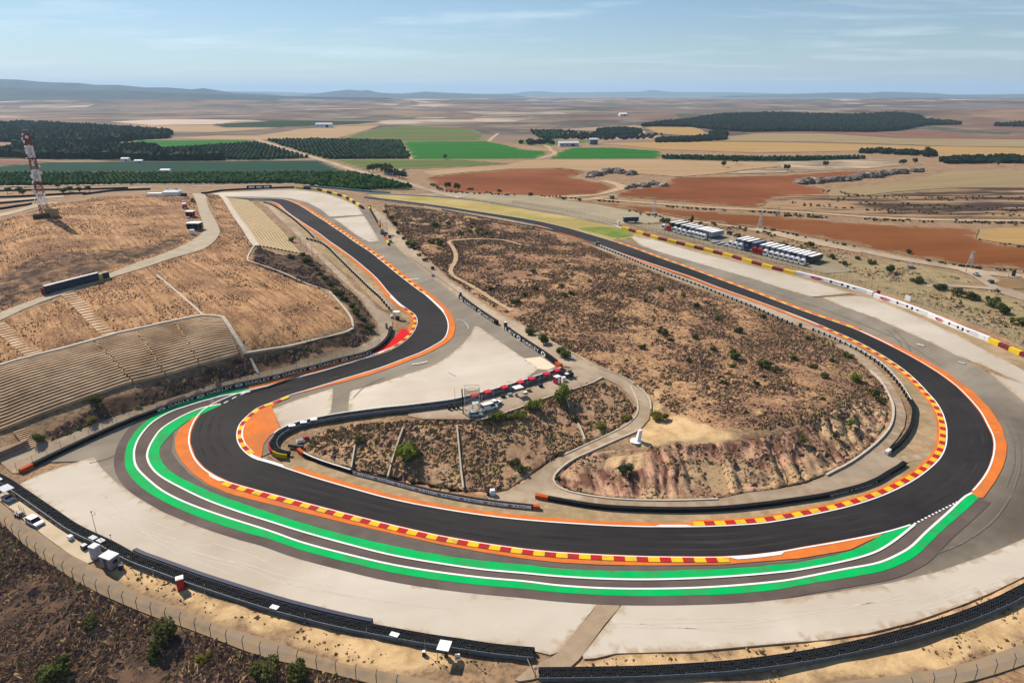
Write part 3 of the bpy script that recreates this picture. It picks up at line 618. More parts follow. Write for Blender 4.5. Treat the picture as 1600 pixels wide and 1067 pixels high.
for k in range(3): strip('white_dash', cut(dl, L * (k * .33 + .05), L * (k * .33 + .22), 1), -.2, .2, 5, M_white)
for p, q in (((566,375.5),(584,372.5)), ((590,405),(600,401)), ((637,438),(655,436))):
    strip('white_line', line([p, q], 1, False), -.35, .35, 5, M_white)
for q, wd in (([(644,570),(656,568.5),(668,565.5)], .7), ([(713,500),(724,503),(731,510),(732,515)], .18), ([(700,582),(712,588)], .15), ([(1432,538),(1444,541)], .9), ([(1497,566),(1508,569)], .8)):
    strip('white_line', line(q, 1), -wd, wd, 5, mat('faded_paint', (.50,.47,.42), (.36,.33,.29), scale=.9, rough=.9))
psheet('paved_yard', [(640,304.5),(690,301.5),(760,299.5),(830,303),(870,311),(940,321),(1000,333),(1060,344),(1020,349),(985,350),(962,350),(918,341.5),(879,333.5),(839,327),(800,320),(741,311),(689,306.5)], 1, mat('yard_asphalt', (.36,.305,.21), (.29,.24,.16), scale=.08, rough=.95, detail=8, stretch=(.4,1,1,-20), c3=(.25,.20,.13), scale3=.02, edge=(.30,.22,.12)), 4.0, smooth=False)
psheet('lorry_park', [(985,351),(1060,350),(1130,361),(1230,385),(1290,400),(1335,424),(1290,427.5),(1206,409),(1140,391),(1080,376.5),(1026,363)], 1, mat('lot_asphalt', (.30,.25,.17), (.24,.20,.135), scale=.08, rough=.95, detail=8, c3=(.21,.175,.11), scale3=.02, edge=(.30,.22,.12)), 4.0, smooth=False)
def kerb(edge, sgn, p, q, d0, d1, step, label, first=0, colours=None):
    w = seg(edge, p, q); L = length(w); n = max(2, int(round(L / step)))
    root = strip('kerb', w, sgn * (d0 - .04), sgn * (d1 + .04), 5, M_white, kind='structure'); root['label'] = label
    c = colours or (M_kyel, M_kred)
    for k in range(n):
        pc = cut(w, L * k / n, L * (k + 1) / n, 1.2)
        a0, a1 = (d0, d1) if sgn > 0 else (-d1, -d0)
        extrude('kerb_block', pc, [(a0, .22), (a0, .33), (a1, .40), (a1, .22)], c[(k + first) % 2], root)
    return root
kerb(WB, OB, (357,753.6), (1130,870.8), .4, 1.9, 2.45, 'red and yellow kerb along the outside of the sweep beside the green bands')
kerb(WA, OA, (1090,824.2), (1280,508), .4, 1.9, 2.5, 'red and yellow kerb round the inside of the long bend')
kerb(WA, OA, (445,620), (386,711), .3, 1.8, 2.6, 'red and yellow kerb round the orange apron of the hairpin')
kerb(WB, OB, (634,481), (580,558.5), .3, 1.5, 2.8, 'red and yellow kerb beside the red apron', 1)
kerb(WA, OA, (487,333), (662,460), .3, 1.5, 3.4, 'red and yellow kerb on the descent to the bend')
kerb(WB, OB, (1330,512), (960,378.5), .3, 1.5, 3.4, 'orange and yellow kerb along the outside of the straight', 0, (M_kyel, mat('kerb_orange', (.62, .12, .03), (.5, .09, .03), scale=.5)))
# white tapers at kerb ends
for e, s, p, q, wd in ((WA, OA, (1020,825), (1090,824.2), .9), (WB, OB, (1130,870.8), (1230,861), 1.1), (WA, OA, (662,460), (694,491), .9), (WB, OB, (612,462), (635,482), 1.3), (WA, OA, (378,703), (448,733), 1.0), (WB, OB, (325,737), (357,753.6), 1.0), (WB, OB, (1337,515.5), (1400,545), .7), (WA, OA, (1280,508), (1225,486.5), .8)):
    strip('white_line', seg(e, p, q), 0, s * wd, 5.4, M_white, taper=True)

# ------------------------------------------------------------------ service roads and paths
ROAD_E = [(578,321),(600,336),(616,356),(640,381),(680,416),(705,440),(731,457),(779,489),(818,508),(839,521),(866,537),(889,550),(931,573),(971,588.5),(999.5,607),(1015,625),(1017,640),(1014,655),(1002,669),(990,674.6),(961,687),(927.5,702),(894,717.6),(873.5,733),(864,744.6),(864,751),(870,760),(894,768),(944,776.7),(995,780),(1062.5,781),(1122,779.5),(1167.5,770),(1212.5,765),(1257.5,756.5),(1291,743),(1325,725),(1359,701),(1381,680.5),(1392.5,661.5),(1395,637),(1389,619),(1374.5,594),(1359,579),(1336,560),(1302.5,538),(1322,538),(1347.5,553.5),(1370,574),(1392.5,598.5),(1408,623),(1416,648),(1413,668),(1401.5,686),(1384,705),(1400,714),(1440,708),(1474,703),(1474,712),(1420,722),(1405,729),(1373,751),(1345,762),(1296,767.5),(1270,779),(1235,783),(1130,795.5),(1029,796.5),(978,795.5),(927.5,791),(894,785.5),(840,777),(836,781),(880,799),(845,795),(772,787),(757,775),(772,771),(800,765),(830,745),(852,727),(879,710),(918,692.5),(957.5,674),(981,661),(993,648),(995.6,637),(989,624),(968,603),(940,589.5),(926,596),(903,604),(880,611),(850,621),(820,632),(790,643),(765,651),(742,656),(700,655),(660,655),(636,650),(640,643),(700,636),(752,624),(780,616),(818,605),(857,592),(884,583),(893,574),(868,571),(853,559),(820,538),(788,515.5),(752,489),(717,466.5),(690,446),(655,418),(625,392),(606,372),(596,352),(583,336)]
psheet('service_road', ROAD_E, 2, M_conc, 4.0, ds=1.5, smooth=False)
psheet('service_road', [(-60,770),(-60,730),(0,785),(36,814),(91,854),(141,883),(181,908.5),(225,930),(276,948),(326,970),(363,983),(420,999),(471,1018),(541,1038),(577,1045),(647,1058),(700,1068),(800,1078),(920,1082),(1100,1080),(1250,1072),(1357,1060),(1420,1053),(1467,1045.5),(1514,1034.6),(1561,1019),(1600,1005),(1660,980),(1660,1010),(1600,1038),(1584,1044),(1559,1052),(1532,1060),(1507,1066),(1400,1088),(1250,1104),(1050,1112),(900,1112),(760,1104),(640,1084),(577,1067),(548,1060),(471,1040),(420,1029),(381,1016),(326,994.6),(272,974.6),(218,954.7),(163,931),(120,909),(72.5,876.7),(36,849.5),(0,815)], 2, M_road, 3.0, ds=1.5, smooth=False)
psheet('concrete_pad', [(-10,775),(5,765),(40,790),(90,825),(140,857),(149,875),(138,881),(114,869),(70,838),(30,806),(0,782)], 3, mat('pad_concrete', (.52,.43,.30), (.46,.37,.25), scale=.3, rough=.9), 3.0, ds=1.0, smooth=False)
psheet('service_road', [(-10,705),(0,700),(60,682),(80,690),(150,661),(250,627),(330,601),(400,583),(500,560),(556,544),(580,532),(592,517),(590,505),(572,480),(550,452),(520,425),(497,402),(478,385),(455,360),(432,338),(412,318),(420,316),(436,331),(470,362),(488,384),(510,404),(540,432),(560,455),(590,482),(606,490),(613,503),(613,514),(610,527),(599,540),(584,549.5),(557,558.5),(505,572),(450,586),(384,601),(345,611),(305,623),(266,636),(240,646),(210,657),(171,674),(131,692),(92,710.5),(52,730),(34,739),(20,740),(0,722),(-10,725)], 2, M_conc, 3.0, ds=1.5, smooth=False)
psheet('hill_track', [(-20,500),(0,489),(60,466),(120,444),(165,430),(210,412),(262,394),(300,376),(318,360),(312,335),(305,312),(298,302),(286,303),(316,303),(326,325),(340,352),(343,366),(320,388),(262,406),(220,420),(180,432),(130,449),(60,474),(0,501),(-20,510)], 2, mat('hill_track', (.44,.37,.27), (.35,.29,.21), scale=.2, rough=.95, detail=8), 4.0, ds=2.0)
for q, wd, m_, nm in (([(755,373),(716,375),(702,377),(707,386),(712,397),(711,409),(704,421),(708,431),(724,440),(745,452),(779,474),(800,486)], 1.15, M_dirt, 'dirt_path'),
                  ([(751,373),(790,376),(815,383)], 1.0, M_dirt, 'dirt_path'),
                  ([(1180,357),(1259,374),(1345,391),(1400,403),(1460,413),(1510,421),(1555,428),(1600,432),(1660,436)], 4.5, M_conc, 'country_road'),
                  ([(1510,422),(1535,432),(1550,442),(1568,453),(1600,465),(1660,480)], 5.0, M_conc, 'country_road'),
                  ([(1445,447),(1490,447),(1540,450),(1556,452)], 2.5, M_conc, 'dirt_path'),
                  ([(986,305),(940,309),(918,312),(880,312)], 3.5, M_dirt, 'dirt_path'), ([(845,309),(910,306),(950,300),(972,293),(960,287),(940,282)], 5.0, M_dirt, 'dirt_path'),
                  ([(1010,332),(1060,343),(1115,350),(1180,360),(1260,378),(1345,394)], 2.5, M_dirt, 'dirt_path'),
                  ([(930,311),(1020,318),(1100,324),(1180,328),(1270,333),(1364,340),(1480,344),(1600,345)], 3.5, M_dirt, 'dirt_path')):
    strip(nm, line(q, 3), -wd, wd, 3, m_, pave=True)
RND = [(1573 + 48 * math.cos(a) + 30, 444 + 8.5 * math.sin(a)) for a in np.linspace(0, 2 * math.pi, 25)[:-1]]
psheet('roundabout_island', RND, 4, mat('island_soil', (.24,.15,.08), (.18,.12,.06), scale=.2), 4.0)
rw = resample(crom(G(RND), closed=True), 2, True)
strip('country_road', np.vstack([rw, rw[:2]]), -.2, -7.0, 3, M_conc, pave=True)

# concrete edging and drains laid on the slopes
M_edge = mat('edging_concrete', (.52,.46,.38), (.44,.38,.3), scale=.5, rough=.9)
def edging(name, px, wd, h, label, cat, m=M_edge, ds=2.0, smooth=True):
    w = line(px, ds, smooth); o = extrude(name, w, [(-wd / 2, -.3), (-wd / 2, h), (wd / 2, h), (wd / 2, -.3)], m)
    return tag(o, label, cat)
edging('concrete_kerb', [(245,430),(282,461),(318,494)], .8, .25, 'straight pale concrete strip down the golden slope to the stand corner', 'kerb')
edging('concrete_kerb', [(392,560),(398,573),(404,584)], .8, .25, 'short pale concrete strip across the dark bank below the stand', 'kerb')
edging('concrete_kerb', [(380,552),(420,546),(465,538),(510,527),(540,519.5),(552,513)], .9, .35, 'concrete edge wall along the lower rim of the golden slope', 'kerb')
edging('concrete_kerb', [(552,511),(549,498),(538,482),(526,468),(515,456)], .8, .3, 'concrete edge wall climbing the far rim of the golden slope', 'kerb')
edging('concrete_kerb', [(515,456),(480,444),(440,426),(400,412),(388,408),(389,398),(399,383)], .7, .3, 'low edge wall between the golden slope and the dark scrub bank', 'kerb')
edging('drain_channel', [(555,698),(552,716),(549,734)], .4, .95, 'short pale drain channel down the embankment nearest the hairpin', 'drain')
edging('drain_channel', [(630,672),(622,694),(613,722),(606,748)], .4, .95, 'long slanting drain channel beside the large round bush', 'drain')
edging('drain_channel', [(714,668),(717,700),(720,733),(724,766)], .4, .95, 'drain channel down the middle of the red embankment', 'drain')
edging('drain_channel', [(903,665),(909,677),(914,690)], .4, .95, 'short drain channel near the foot of the red slope by the service road', 'drain')
edging('drain_channel', [(880,618),(884,626),(889,637)], .4, .95, 'drain channel at the head of the red slope under the bush', 'drain')
edging('concrete_kerb', [(1002,670.5),(990,676),(961,688.5),(927.5,703.5),(894,719),(873.5,734.5),(865,745),(865,751.5),(872,761),(894,769.5),(944,778),(995,781.5),(1062,782),(1122,780)], .5, .3, 'low concrete kerb round the tip of the eroded mound', 'kerb')
edging('concrete_kerb', [(1017,640),(1015,624.5),(1000,606.5),(971,588),(931,572.5),(897,553),(866,537),(840,520)], .4, .3, 'low concrete kerb on the scrub side of the upper service road', 'kerb')
edging('concrete_kerb', [(985,603),(995,624),(997,638),(994,649),(981,662.5),(957,676),(918,694),(880,711.5)], .4, .3, 'low concrete kerb along the red slope side of the service road bend', 'kerb')
edging('concrete_kerb', [(1291,743),(1325,725),(1359,701),(1381,680.5),(1393,661.5),(1395.6,637),(1389.6,619),(1375,594),(1359,579)], .6, .45, 'pale concrete kerb between the mound and the ring road', 'kerb')
edging('concrete_kerb', [(742,657.5),(765,653),(790,645),(820,634),(850,623),(880,613),(903,606),(926,598),(941,590)], .5, .3, 'concrete lip along the top of the red embankment behind the van', 'kerb')
edging('retaining_wall', [(-10,718),(20,705),(44,694)], 1.2, 1.6, 'low brown retaining wall by the foot of the stairway', 'wall', mat('brown_block', (.30,.19,.13), (.22,.14,.1), scale=1.2))

# ================================================================== terraces, stairs
M_step = mat('terrace_concrete', (.60,.43,.28), (.44,.295,.175), scale=.5, rough=.9, detail=9, stretch=(.4,1,1,20), c3=(.33,.21,.12), scale3=.09)
M_step2 = mat('terrace_concrete_pale', (.50,.39,.23), (.37,.28,.155), scale=.6, rough=.9, detail=8)
M_aisle = mat('aisle_earth', (.42,.27,.15), (.33,.21,.12), scale=1.0)
def lerp_lines(px_b, px_t, n):
    b = G(px_b); t = G(px_t); b = resample(b, max(.5, length(b) / n)); t = resample(t, max(.5, length(t) / n))
    k = min(len(b), len(t)); f = np.linspace(0, 1, k)
    rs = lambda w: np.stack([np.interp(f, np.linspace(0, 1, len(w)), w[:, 0]), np.interp(f, np.linspace(0, 1, len(w)), w[:, 1])], 1)
    return rs(b), rs(t)
def terrace(name, label, px_b, px_t, rows, aisles, m, n=220, part='step', duty=.68):
    b, t = lerp_lines(px_b, px_t, n); zb, zt = Hh(b[:, 0], b[:, 1]), Hh(t[:, 0], t[:, 1])
    PAVED.append(np.vstack([b, t[::-1]]))
    c = b[len(b) // 2]; root = tag(empty(name, (c[0], c[1], 0)), label, 'stand')
    root.location = (0, 0, 0)
    k = len(b)
    def near(px, w): g = G([px])[0]; return int(np.argmin(((w - g) ** 2).sum(1)))
    ai = [(near(p, b), near(q, t)) for p, q in aisles]
    for r in range(rows):
        f0, f1 = r / rows, (r + 1) / rows
        l0 = b + (t - b) * f0; l1 = b + (t - b) * f1; z0 = Hh(l0[:, 0], l0[:, 1]) + .1; z1 = Hh(l1[:, 0], l1[:, 1]) + .1
        cuts = [0] + [int(round(i0 + (i1 - i0) * (f0 + f1) / 2)) for i0, i1 in ai] + [k - 1]
        for a, e in zip(cuts[:-1], cuts[1:]):
            a2 = a if a == 0 else a + 1; idx = np.arange(a2, e + 1)
            if len(idx) < 2: continue
            q = len(idx); z1j = z1[idx] + .06 + .02 * math.sin(r * 7.3 + a)
            back = l0[idx] + (l1[idx] - l0[idx]) * duty
            V = np.vstack([np.c_[l0[idx], z0[idx] - .35], np.c_[l0[idx], z1j], np.c_[back, z1j], np.c_[back, z1j - .6]])
            i = np.arange(q - 1); Fs = np.vstack([np.stack([i + 1 + s * q, i + s * q, i + (s + 1) * q, i + 1 + (s + 1) * q], 1)[:, ::-1] for s in range(3)])
            link(part, npmesh(part, V, Fs, m), root)
    for i0, i1 in ai:
        V = []; 
        for r in range(rows + 1):
            f = r / rows; j = int(round(i0 + (i1 - i0) * f)); pm_ = b[j] + (t[j] - b[j]) * f; z = float(Hh(*pm_)) + .3
            for jj in (j, min(j + 1, k - 1)):
                p = b[jj] + (t[jj] - b[jj]) * f; V.append((p[0], p[1], z))
        Fs = [(2 * r, 2 * r + 1, 2 * r + 3, 2 * r + 2) for r in range(rows)]
        link('aisle', npmesh('aisle', V, Fs, M_aisle), root)
    return root
terrace('terrace_stand', 'broad concrete seating terrace of long steps cut by three earth aisles on the slope', [(-60,697),(16,667),(107,632.5),(197,600.8),(290,577),(373,553.5)], [(-70,591),(0,573),(95,547.5),(184,522.5),(250,508),(318,494.5),(346,497)], 21,
        [((205,598),(147,533)), ((257,585),(210,517)), ((310,571),(272,504))], M_step)
terrace('terrace_stand', 'narrow pale seating terrace of many fine steps beside the descending track', [(387,313),(410,331),(432,353),(452,376),(470,396.5)], [(349,309),(362,327),(375,347),(388,367),(402,384)], 12, [], M_step2, 40, duty=.66)
edging('concrete_kerb', [(-70,589),(0,571.5),(95,546),(184,521),(250,506.5),(318,493),(348,495.5),(365,522),(383,551)], 1.3, .5, 'pale concrete rim round the top of the broad seating terrace', 'kerb', smooth=False)
edging('concrete_path', [(346,306),(360,325),(374,346),(388,366),(401,385)], 3.4, .5, 'wide pale concrete walkway along the top of the narrow terrace', 'path', smooth=False)
def stairway(label, p0, p1, half, n):
    a, b = G([p0, p1]); root = tag(empty('stairway'), label, 'stairs'); d = b - a; Lh = np.hypot(*d); t = d / Lh; nn = np.array([-t[1], t[0]])
    PAVED.append(np.array([a + nn * half, b + nn * half, b - nn * half, a - nn * half]))
    za, zb = Hh(*a), Hh(*b)
    for k in range(n):
        f0, f1 = k / n, (k + .93) / n; z = za + (zb - za) * (k + 1) / n + .12; q0 = a + d * f0; q1 = a + d * f1
        V = [(*(q0 + nn * half), z), (*(q0 - nn * half), z), (*(q1 - nn * half), z), (*(q1 + nn * half), z)]
        V += [(x, y, zz - .55) for x, y, zz in V]
        link('step', npmesh('step', V, [(3, 2, 1, 0), (4, 5, 6, 7), (0, 1, 5, 4), (1, 2, 6, 5), (2, 3, 7, 6), (3, 0, 4, 7)], M_step), root)
    return root
stairway('concrete stairway from the long row of cabins down to the terrace rim', (172,524), (106,459), 2.3, 18)
stairway('concrete stairway down the golden slope near the edge of the picture', (58,557), (-6,507), 2.5, 15)
stairway('short brown stairway beside the brown retaining wall', (52,700), (30,672), 1.5, 11)


# ================================================================== fields of the plain
def field(name, px, m, layer=4, lift=0.0, res=14.0, label=None):
    w = G(px); w = resample(w, 8.0, closed=True)
    r = max(res, float(np.ptp(w, axis=0).max()) / 45)
    return sheet(name, w, layer, m, r, lift=lift, label=label)
def cropmat(name, a, b, sc=.02, stretch=(1, 1, 1), **kw):
    kw.setdefault('edge', (.27, .19, .11)); kw.setdefault('lo', .38); kw.setdefault('hi', .62)
    if stretch[1] > 1.2 and len(stretch) > 3 and 'lo' in kw and stretch[0] == 1: stretch = (.07, 1.4, 1, stretch[3]); sc = max(sc * 4, .05)
    return mat(name, a, b, scale=sc, rough=.95, detail=8, stretch=stretch, **kw)
M_redsoil = cropmat('red_soil', (.185,.060,.020), (.145,.046,.016), .018, (1, 3, 1, 12), c3=(.245,.085,.034), scale3=.008)
M_redsoil2 = cropmat('red_soil_dark', (.185,.064,.018), (.145,.050,.014), .018, (1, 3, 1, 8), c3=(.215,.083,.030), scale3=.01)
M_tan = cropmat('stubble_tan', (.37,.25,.135), (.30,.20,.105), .012, (1, 4, 1, 5), c3=(.36,.25,.14), scale3=.006)
M_tan2 = cropmat('stubble_grey', (.29,.22,.115), (.235,.175,.09), .015, (1, 4, 1, 20))
M_gold = cropmat('stubble_gold', (.37,.235,.09), (.31,.195,.075), .015, (1, 3, 1, 0))
M_pink = cropmat('pale_soil', (.34,.235,.165), (.28,.19,.13), .01, (1, 4, 1, 0))
M_brown = cropmat('brown_soil', (.20,.105,.075), (.16,.085,.06), .01)
M_grn = cropmat('lush_crop', (.018,.135,.008), (.013,.10,.007), .012, (1, 3, 1, 0))
M_grn2 = cropmat('thin_crop', (.06,.11,.02), (.135,.135,.045), .012, (1, 4, 1, 10))
M_orch = cropmat('orchard_floor', (.010,.032,.005), (.016,.040,.008), .05)
M_net = cropmat('orchard_netting', (.008,.048,.026), (.006,.036,.019), .02, (1, 6, 1, 3))
M_pale = cropmat('pale_field', (.52,.41,.33), (.46,.36,.28), .006)
field('ploughed_field', [(665,278),(728,270.6),(800,265),(879,264),(915,269),(889,277),(947,287.6),(962,294),(931,304),(866,307),(800,304),(752,302.5),(700,299.5),(676,288)], M_redsoil)
field('ploughed_field', [(1052,278),(1130,276.5),(1220,274.5),(1300,269),(1348,266.6),(1379,267),(1327,276),(1267,284),(1243,287.6),(1290,295.5),(1293,303),(1250,306),(1211.5,309),(1196,320),(1180,324),(1120,320),(1062,314.5),(985,309),(960,307),(978.5,297),(1036,290)], M_redsoil)
field('ploughed_field', [(918,315),(1020,324),(1115,332),(1180,336),(1253.5,342),(1364,351),(1440,354),(1530,357.5),(1524,374),(1560,381),(1620,389),(1660,395),(1660,425),(1600,421),(1516,416.6),(1440,403),(1364,387.7),(1259,368),(1185,356),(1115,347),(1023,334),(968,325)], M_redsoil2)
field('ochre_field', [(1532,358),(1570,356),(1660,355),(1660,392),(1600,384.5),(1525,374)], M_gold)
field('stubble_field', [(1293,298),(1350,291),(1416,284),(1482,268),(1560,266),(1660,266),(1660,293),(1495,293),(1400,300),(1348,306),(1295,307)], M_tan2)
field('stubble_field', [(660,268),(741,261),(790,258),(820,250),(900,250),(1036,249.5),(1120,252),(1200,254),(1225,260),(1180,264),(1120,272),(1060,277),(1000,272),(947,267),(915,268.5),(879,263),(800,264),(728,269.6),(672,276)], M_tan)
field('stubble_field', [(939,224.6),(1036,222),(1180,222.6),(1300,225),(1430,228.5),(1660,232),(1660,247),(1560,248),(1490,248.5),(1442,241),(1348,236),(1250,238),(1180,239),(1036,234)], M_gold)
field('stubble_field', [(1136,214),(1180,209),(1285,209),(1416,217),(1660,218),(1660,230.5),(1500,229),(1300,222.5),(1180,220.7),(1120,220.6)], M_tan2)
field('brown_field', [(1165,208.6),(1225,201),(1300,204),(1390,207),(1442,202),(1534,212),(1660,213),(1660,217.5),(1416,216.5),(1285,208.7),(1180,209)], M_brown)
field('stubble_field', [(1007,199.7),(1030,197.5),(1062,195.7),(1094,202),(1108,211),(1089,213),(1031,209)], M_gold)
field('crop_field', [(628,222),(700,221),(760,221),(788,226),(820,234.5),(858,237),(846,245),(838,248),(740,249),(645,249)], M_grn)
field('crop_field', [(873,238),(890,232),(902,231),(957,231),(1000,234),(1031,236),(1036,243),(1026,248),(940,248.6),(858,248.4)], M_grn)
field('crop_field', [(518,249.6),(620,249.8),(728,250.5),(799,256),(741,259.6),(626,265),(568,265)], M_grn2)
field('crop_field', [(168,231),(215,219.5),(300,219.5),(390,219.5),(398,222),(330,227),(236,232.5)], M_grn)
field('orchard_floor', [(416,219),(520,218.6),(626,221),(643,249),(560,249.4),(512,249.4)], M_orch)
field('orchard_floor', [(236,233.5),(330,228),(400,223),(440,234),(486,247.4),(400,251),(330,250),(262,248)], M_orch)
field('netted_orchard', [(-80,263),(0,262),(75,255.5),(215,254),(330,253.6),(400,253),(500,252.4),(525,263),(548,271),(400,271.5),(200,271),(-80,271)], M_net, lift=1.2)
field('orchard_floor', [(-80,271.5),(200,271.5),(400,272),(548,271.5),(584,277),(645,293),(650,297),(547,297.5),(452,286),(400,286.5),(300,287),(223,287.5),(100,289.5),(-80,291)], M_orch)
field('stubble_field', [(262,217),(340,212),(400,212.5),(466,202),(531,197.6),(594,196),(575,203),(526,216.5),(470,218.5),(400,218.8)], M_tan)
field('green_patch', [(530,217.5),(560,209),(600,199),(640,197),(700,199),(740,203),(760,212),(750,219),(640,220.5)], M_grn2)
field('pale_field', [(171,190.5),(262,186.8),(394,188),(420,190),(333,195),(236,196)], M_pale)
field('orchard_floor', [(331,194.6),(370,189.6),(480,188.6),(600,190),(560,194),(440,199),(350,199)], M_orch)
field('stubble_field', [(175,197),(240,196.6),(330,196),(350,200),(440,200),(330,207),(240,206)], M_tan)
field('orchard_floor', [(829,205),(879,205),(873,218),(847,218),(836,212)], M_orch)
field('pale_field', [(883,206),(947,211.5),(1010,213),(1035,211),(1020,219),(950,219.4),(874,219)], M_pink)
field('crop_field', [(800,219),(850,219.5),(935,219.5),(918,224),(870,228),(820,227)], M_grn2)
field('stubble_field', [(870,203),(930,199),(1000,196.4),(1006,199.6),(975,202),(930,205)], M_pink)
field('ploughed_field', [(-80,249),(0,250),(60,251.5),(94,253.6),(40,257),(-80,262)], M_brown)
field('crop_field', [(1030,244),(1120,245.5),(1250,246.5),(1350,245.6),(1352,249.5),(1250,252.6),(1120,251.6),(1035,249)], M_orch)
field('scrub_ground', [(1205,308.6),(1260,299),(1292,304),(1350,307),(1495,294),(1660,293),(1660,341),(1600,342),(1480,341.5),(1364,337),(1270,331),(1190,326),(1198,318)], cropmat('dark_scrub', (.055,.036,.026), (.31,.20,.11), .05, (.22, 1.5, 1, 4), lo=.47, hi=.56), 3)
field('scrub_ground', [(1115,252.5),(1200,255),(1260,250),(1380,250),(1410,258),(1350,264),(1260,268),(1180,272),(1130,271),(1225,261)], cropmat('pale_scrub', (.46,.35,.24), (.16,.12,.085), .03, (.4, 1.3, 1, 0), lo=.4, hi=.62), 3)
for q, wd, m_, nm in (([(396,217),(440,231),(505,251),(584,274),(640,288),(662,295),(690,303),(720,309)], 4.2, M_conc, 'country_road'),
                  ([(626,221),(634,235),(643,249)], 2.2, M_dirt, 'dirt_path'), ([(400,252.4),(505,251)], 2.5, M_dirt, 'dirt_path'),
                  ([(505,251),(560,250),(643,249.6),(740,249.8),(840,248.8)], 2.4, M_dirt, 'dirt_path'),
                  ([(838,249),(850,246),(866,241),(862,236),(840,233),(812,230)], 3.5, M_dirt, 'dirt_path'), ([(800,228),(830,227),(850,227),(862,235)], 3, M_dirt, 'dirt_path'),
                  ([(864,228),(912,225),(945,221),(975,217),(1005,210),(1002,204),(985,200),(992,196)], 3.2, M_dirt, 'dirt_path'),
                  ([(764,221),(770,215),(778,209)], 4, M_dirt, 'dirt_path'),
                  ([(1180,236.5),(1260,233.5),(1340,234),(1420,238),(1470,246)], 3, M_dirt, 'dirt_path'), ([(1036,221.5),(1180,221.6),(1300,223.6),(1440,228),(1660,231)], 2.2, M_brown, 'field_boundary'),
                  ([(-60,292),(60,291),(150,289.5),(230,288.5),(330,289)], 4, M_conc, 'country_road'), ([(-60,298),(60,296),(180,294),(240,293)], 5, M_conc, 'country_road'),
                  ([(-60,318),(0,314),(60,310),(100,307)], 6, M_conc, 'race_track'), ([(-40,345),(20,332),(58,322),(70,318)], 8, M_conc, 'runoff_asphalt'), ([(300,291.5),(385,290.5),(470,289),(540,293.5)], 3, M_conc, 'service_road')):
    strip(nm, line(q, 6), -wd, wd, 5, m_, pave=False)

M_wfl = cropmat('wood_floor', (.016,.024,.010), (.028,.034,.016), .02)
field('woodland_floor', [(1003,198),(1040,193),(1100,184.5),(1130,181),(1200,179),(1260,180.5),(1330,182),(1400,178.6),(1440,184),(1445,196),(1400,204.6),(1360,207),(1250,205.6),(1170,207),(1110,203),(1080,199)], M_wfl, res=40.)
field('woodland_floor', [(-80,193),(0,196),(40,194.6),(90,197),(150,201),(220,206),(270,211),(262,216.6),(215,219),(160,227),(120,226),(40,222),(-80,222)], M_wfl, res=40.)
field('woodland_floor', [(-80,226),(60,229),(120,233),(236,236),(262,247),(250,252),(150,251),(0,248),(-80,247)], M_wfl, res=30.)
field('hillside', [(1447,182),(1500,180),(1660,178),(1700,203),(1560,206),(1447,196)], cropmat('brown_hill', (.17,.10,.07), (.09,.06,.045), .006, (1, 2, 1, 0), lo=.42, hi=.6, c3=(.26,.17,.11), scale3=.004), res=40.)

# ================================================================== the ground
def gaxis(lo, hi, d0, far, g):
    a = list(np.arange(lo, hi, d0)); d = d0
    while a[-1] < far: d *= g; a.append(a[-1] + d)
    b = []; d = d0; x = lo
    return a
ys = np.array(gaxis(40, 400, 1.7, 52000, 1.026))
xp = gaxis(0, 290, 1.7, 52000, 1.05); xs = np.array([-v for v in xp[:0:-1]] + xp)
def vnoise(x, y, s, seed):
    r = np.random.default_rng(seed).random((257, 257)); u = x / s; v = y / s
    i = np.floor(u).astype(int); j = np.floor(v).astype(int); a = u - i; b = v - j; a = a * a * (3 - 2 * a); b = b * b * (3 - 2 * b)
    f = lambda p, q: r[q % 257, p % 257]
    return f(i, j) * (1 - a) * (1 - b) + f(i + 1, j) * a * (1 - b) + f(i, j + 1) * (1 - a) * b + f(i + 1, j + 1) * a * b
# eroded slopes get a finer skin of their own: rain gullies, ledges, loose rock
FACE = [G([(905,716),(930,707),(960,701),(1010,697),(1050,695),(1100,692),(1150,690),(1200,682),(1240,672),(1275,656),(1300,642),(1325,626),(1345,615),(1365,613),(1380,628),(1387,642),(1384,658),(1374,678),(1352,701),(1320,723),(1286,741),(1254,753),(1210,763),(1166,768),(1122,776.5),(1062,779),(995,778),(944,774),(900,766),(878,756),(872,748),(880,736)]),
        G([(478,708),(500,690),(560,676),(640,664),(700,662),(760,664),(800,655),(850,636),(900,616),(935,606),(962,608),(982,622),(989,638),(984,652),(968,664),(940,680),(900,697),(868,711),(840,733),(800,761),(775,768),(720,764),(650,751),(600,741),(556,731),(510,720)])]
FACE = [resample(q, 1.2, True) for q in FACE]
def soft_in(x, y, poly, r_=1.6):
    w = inpoly(x, y, poly).astype(float)
    for a in np.linspace(0, 2 * np.pi, 9)[:-1]: w = w + inpoly(x + r_ * math.cos(a), y + r_ * math.sin(a), poly)
    return np.clip((w - 4.5) / 4.5, 0, 1)
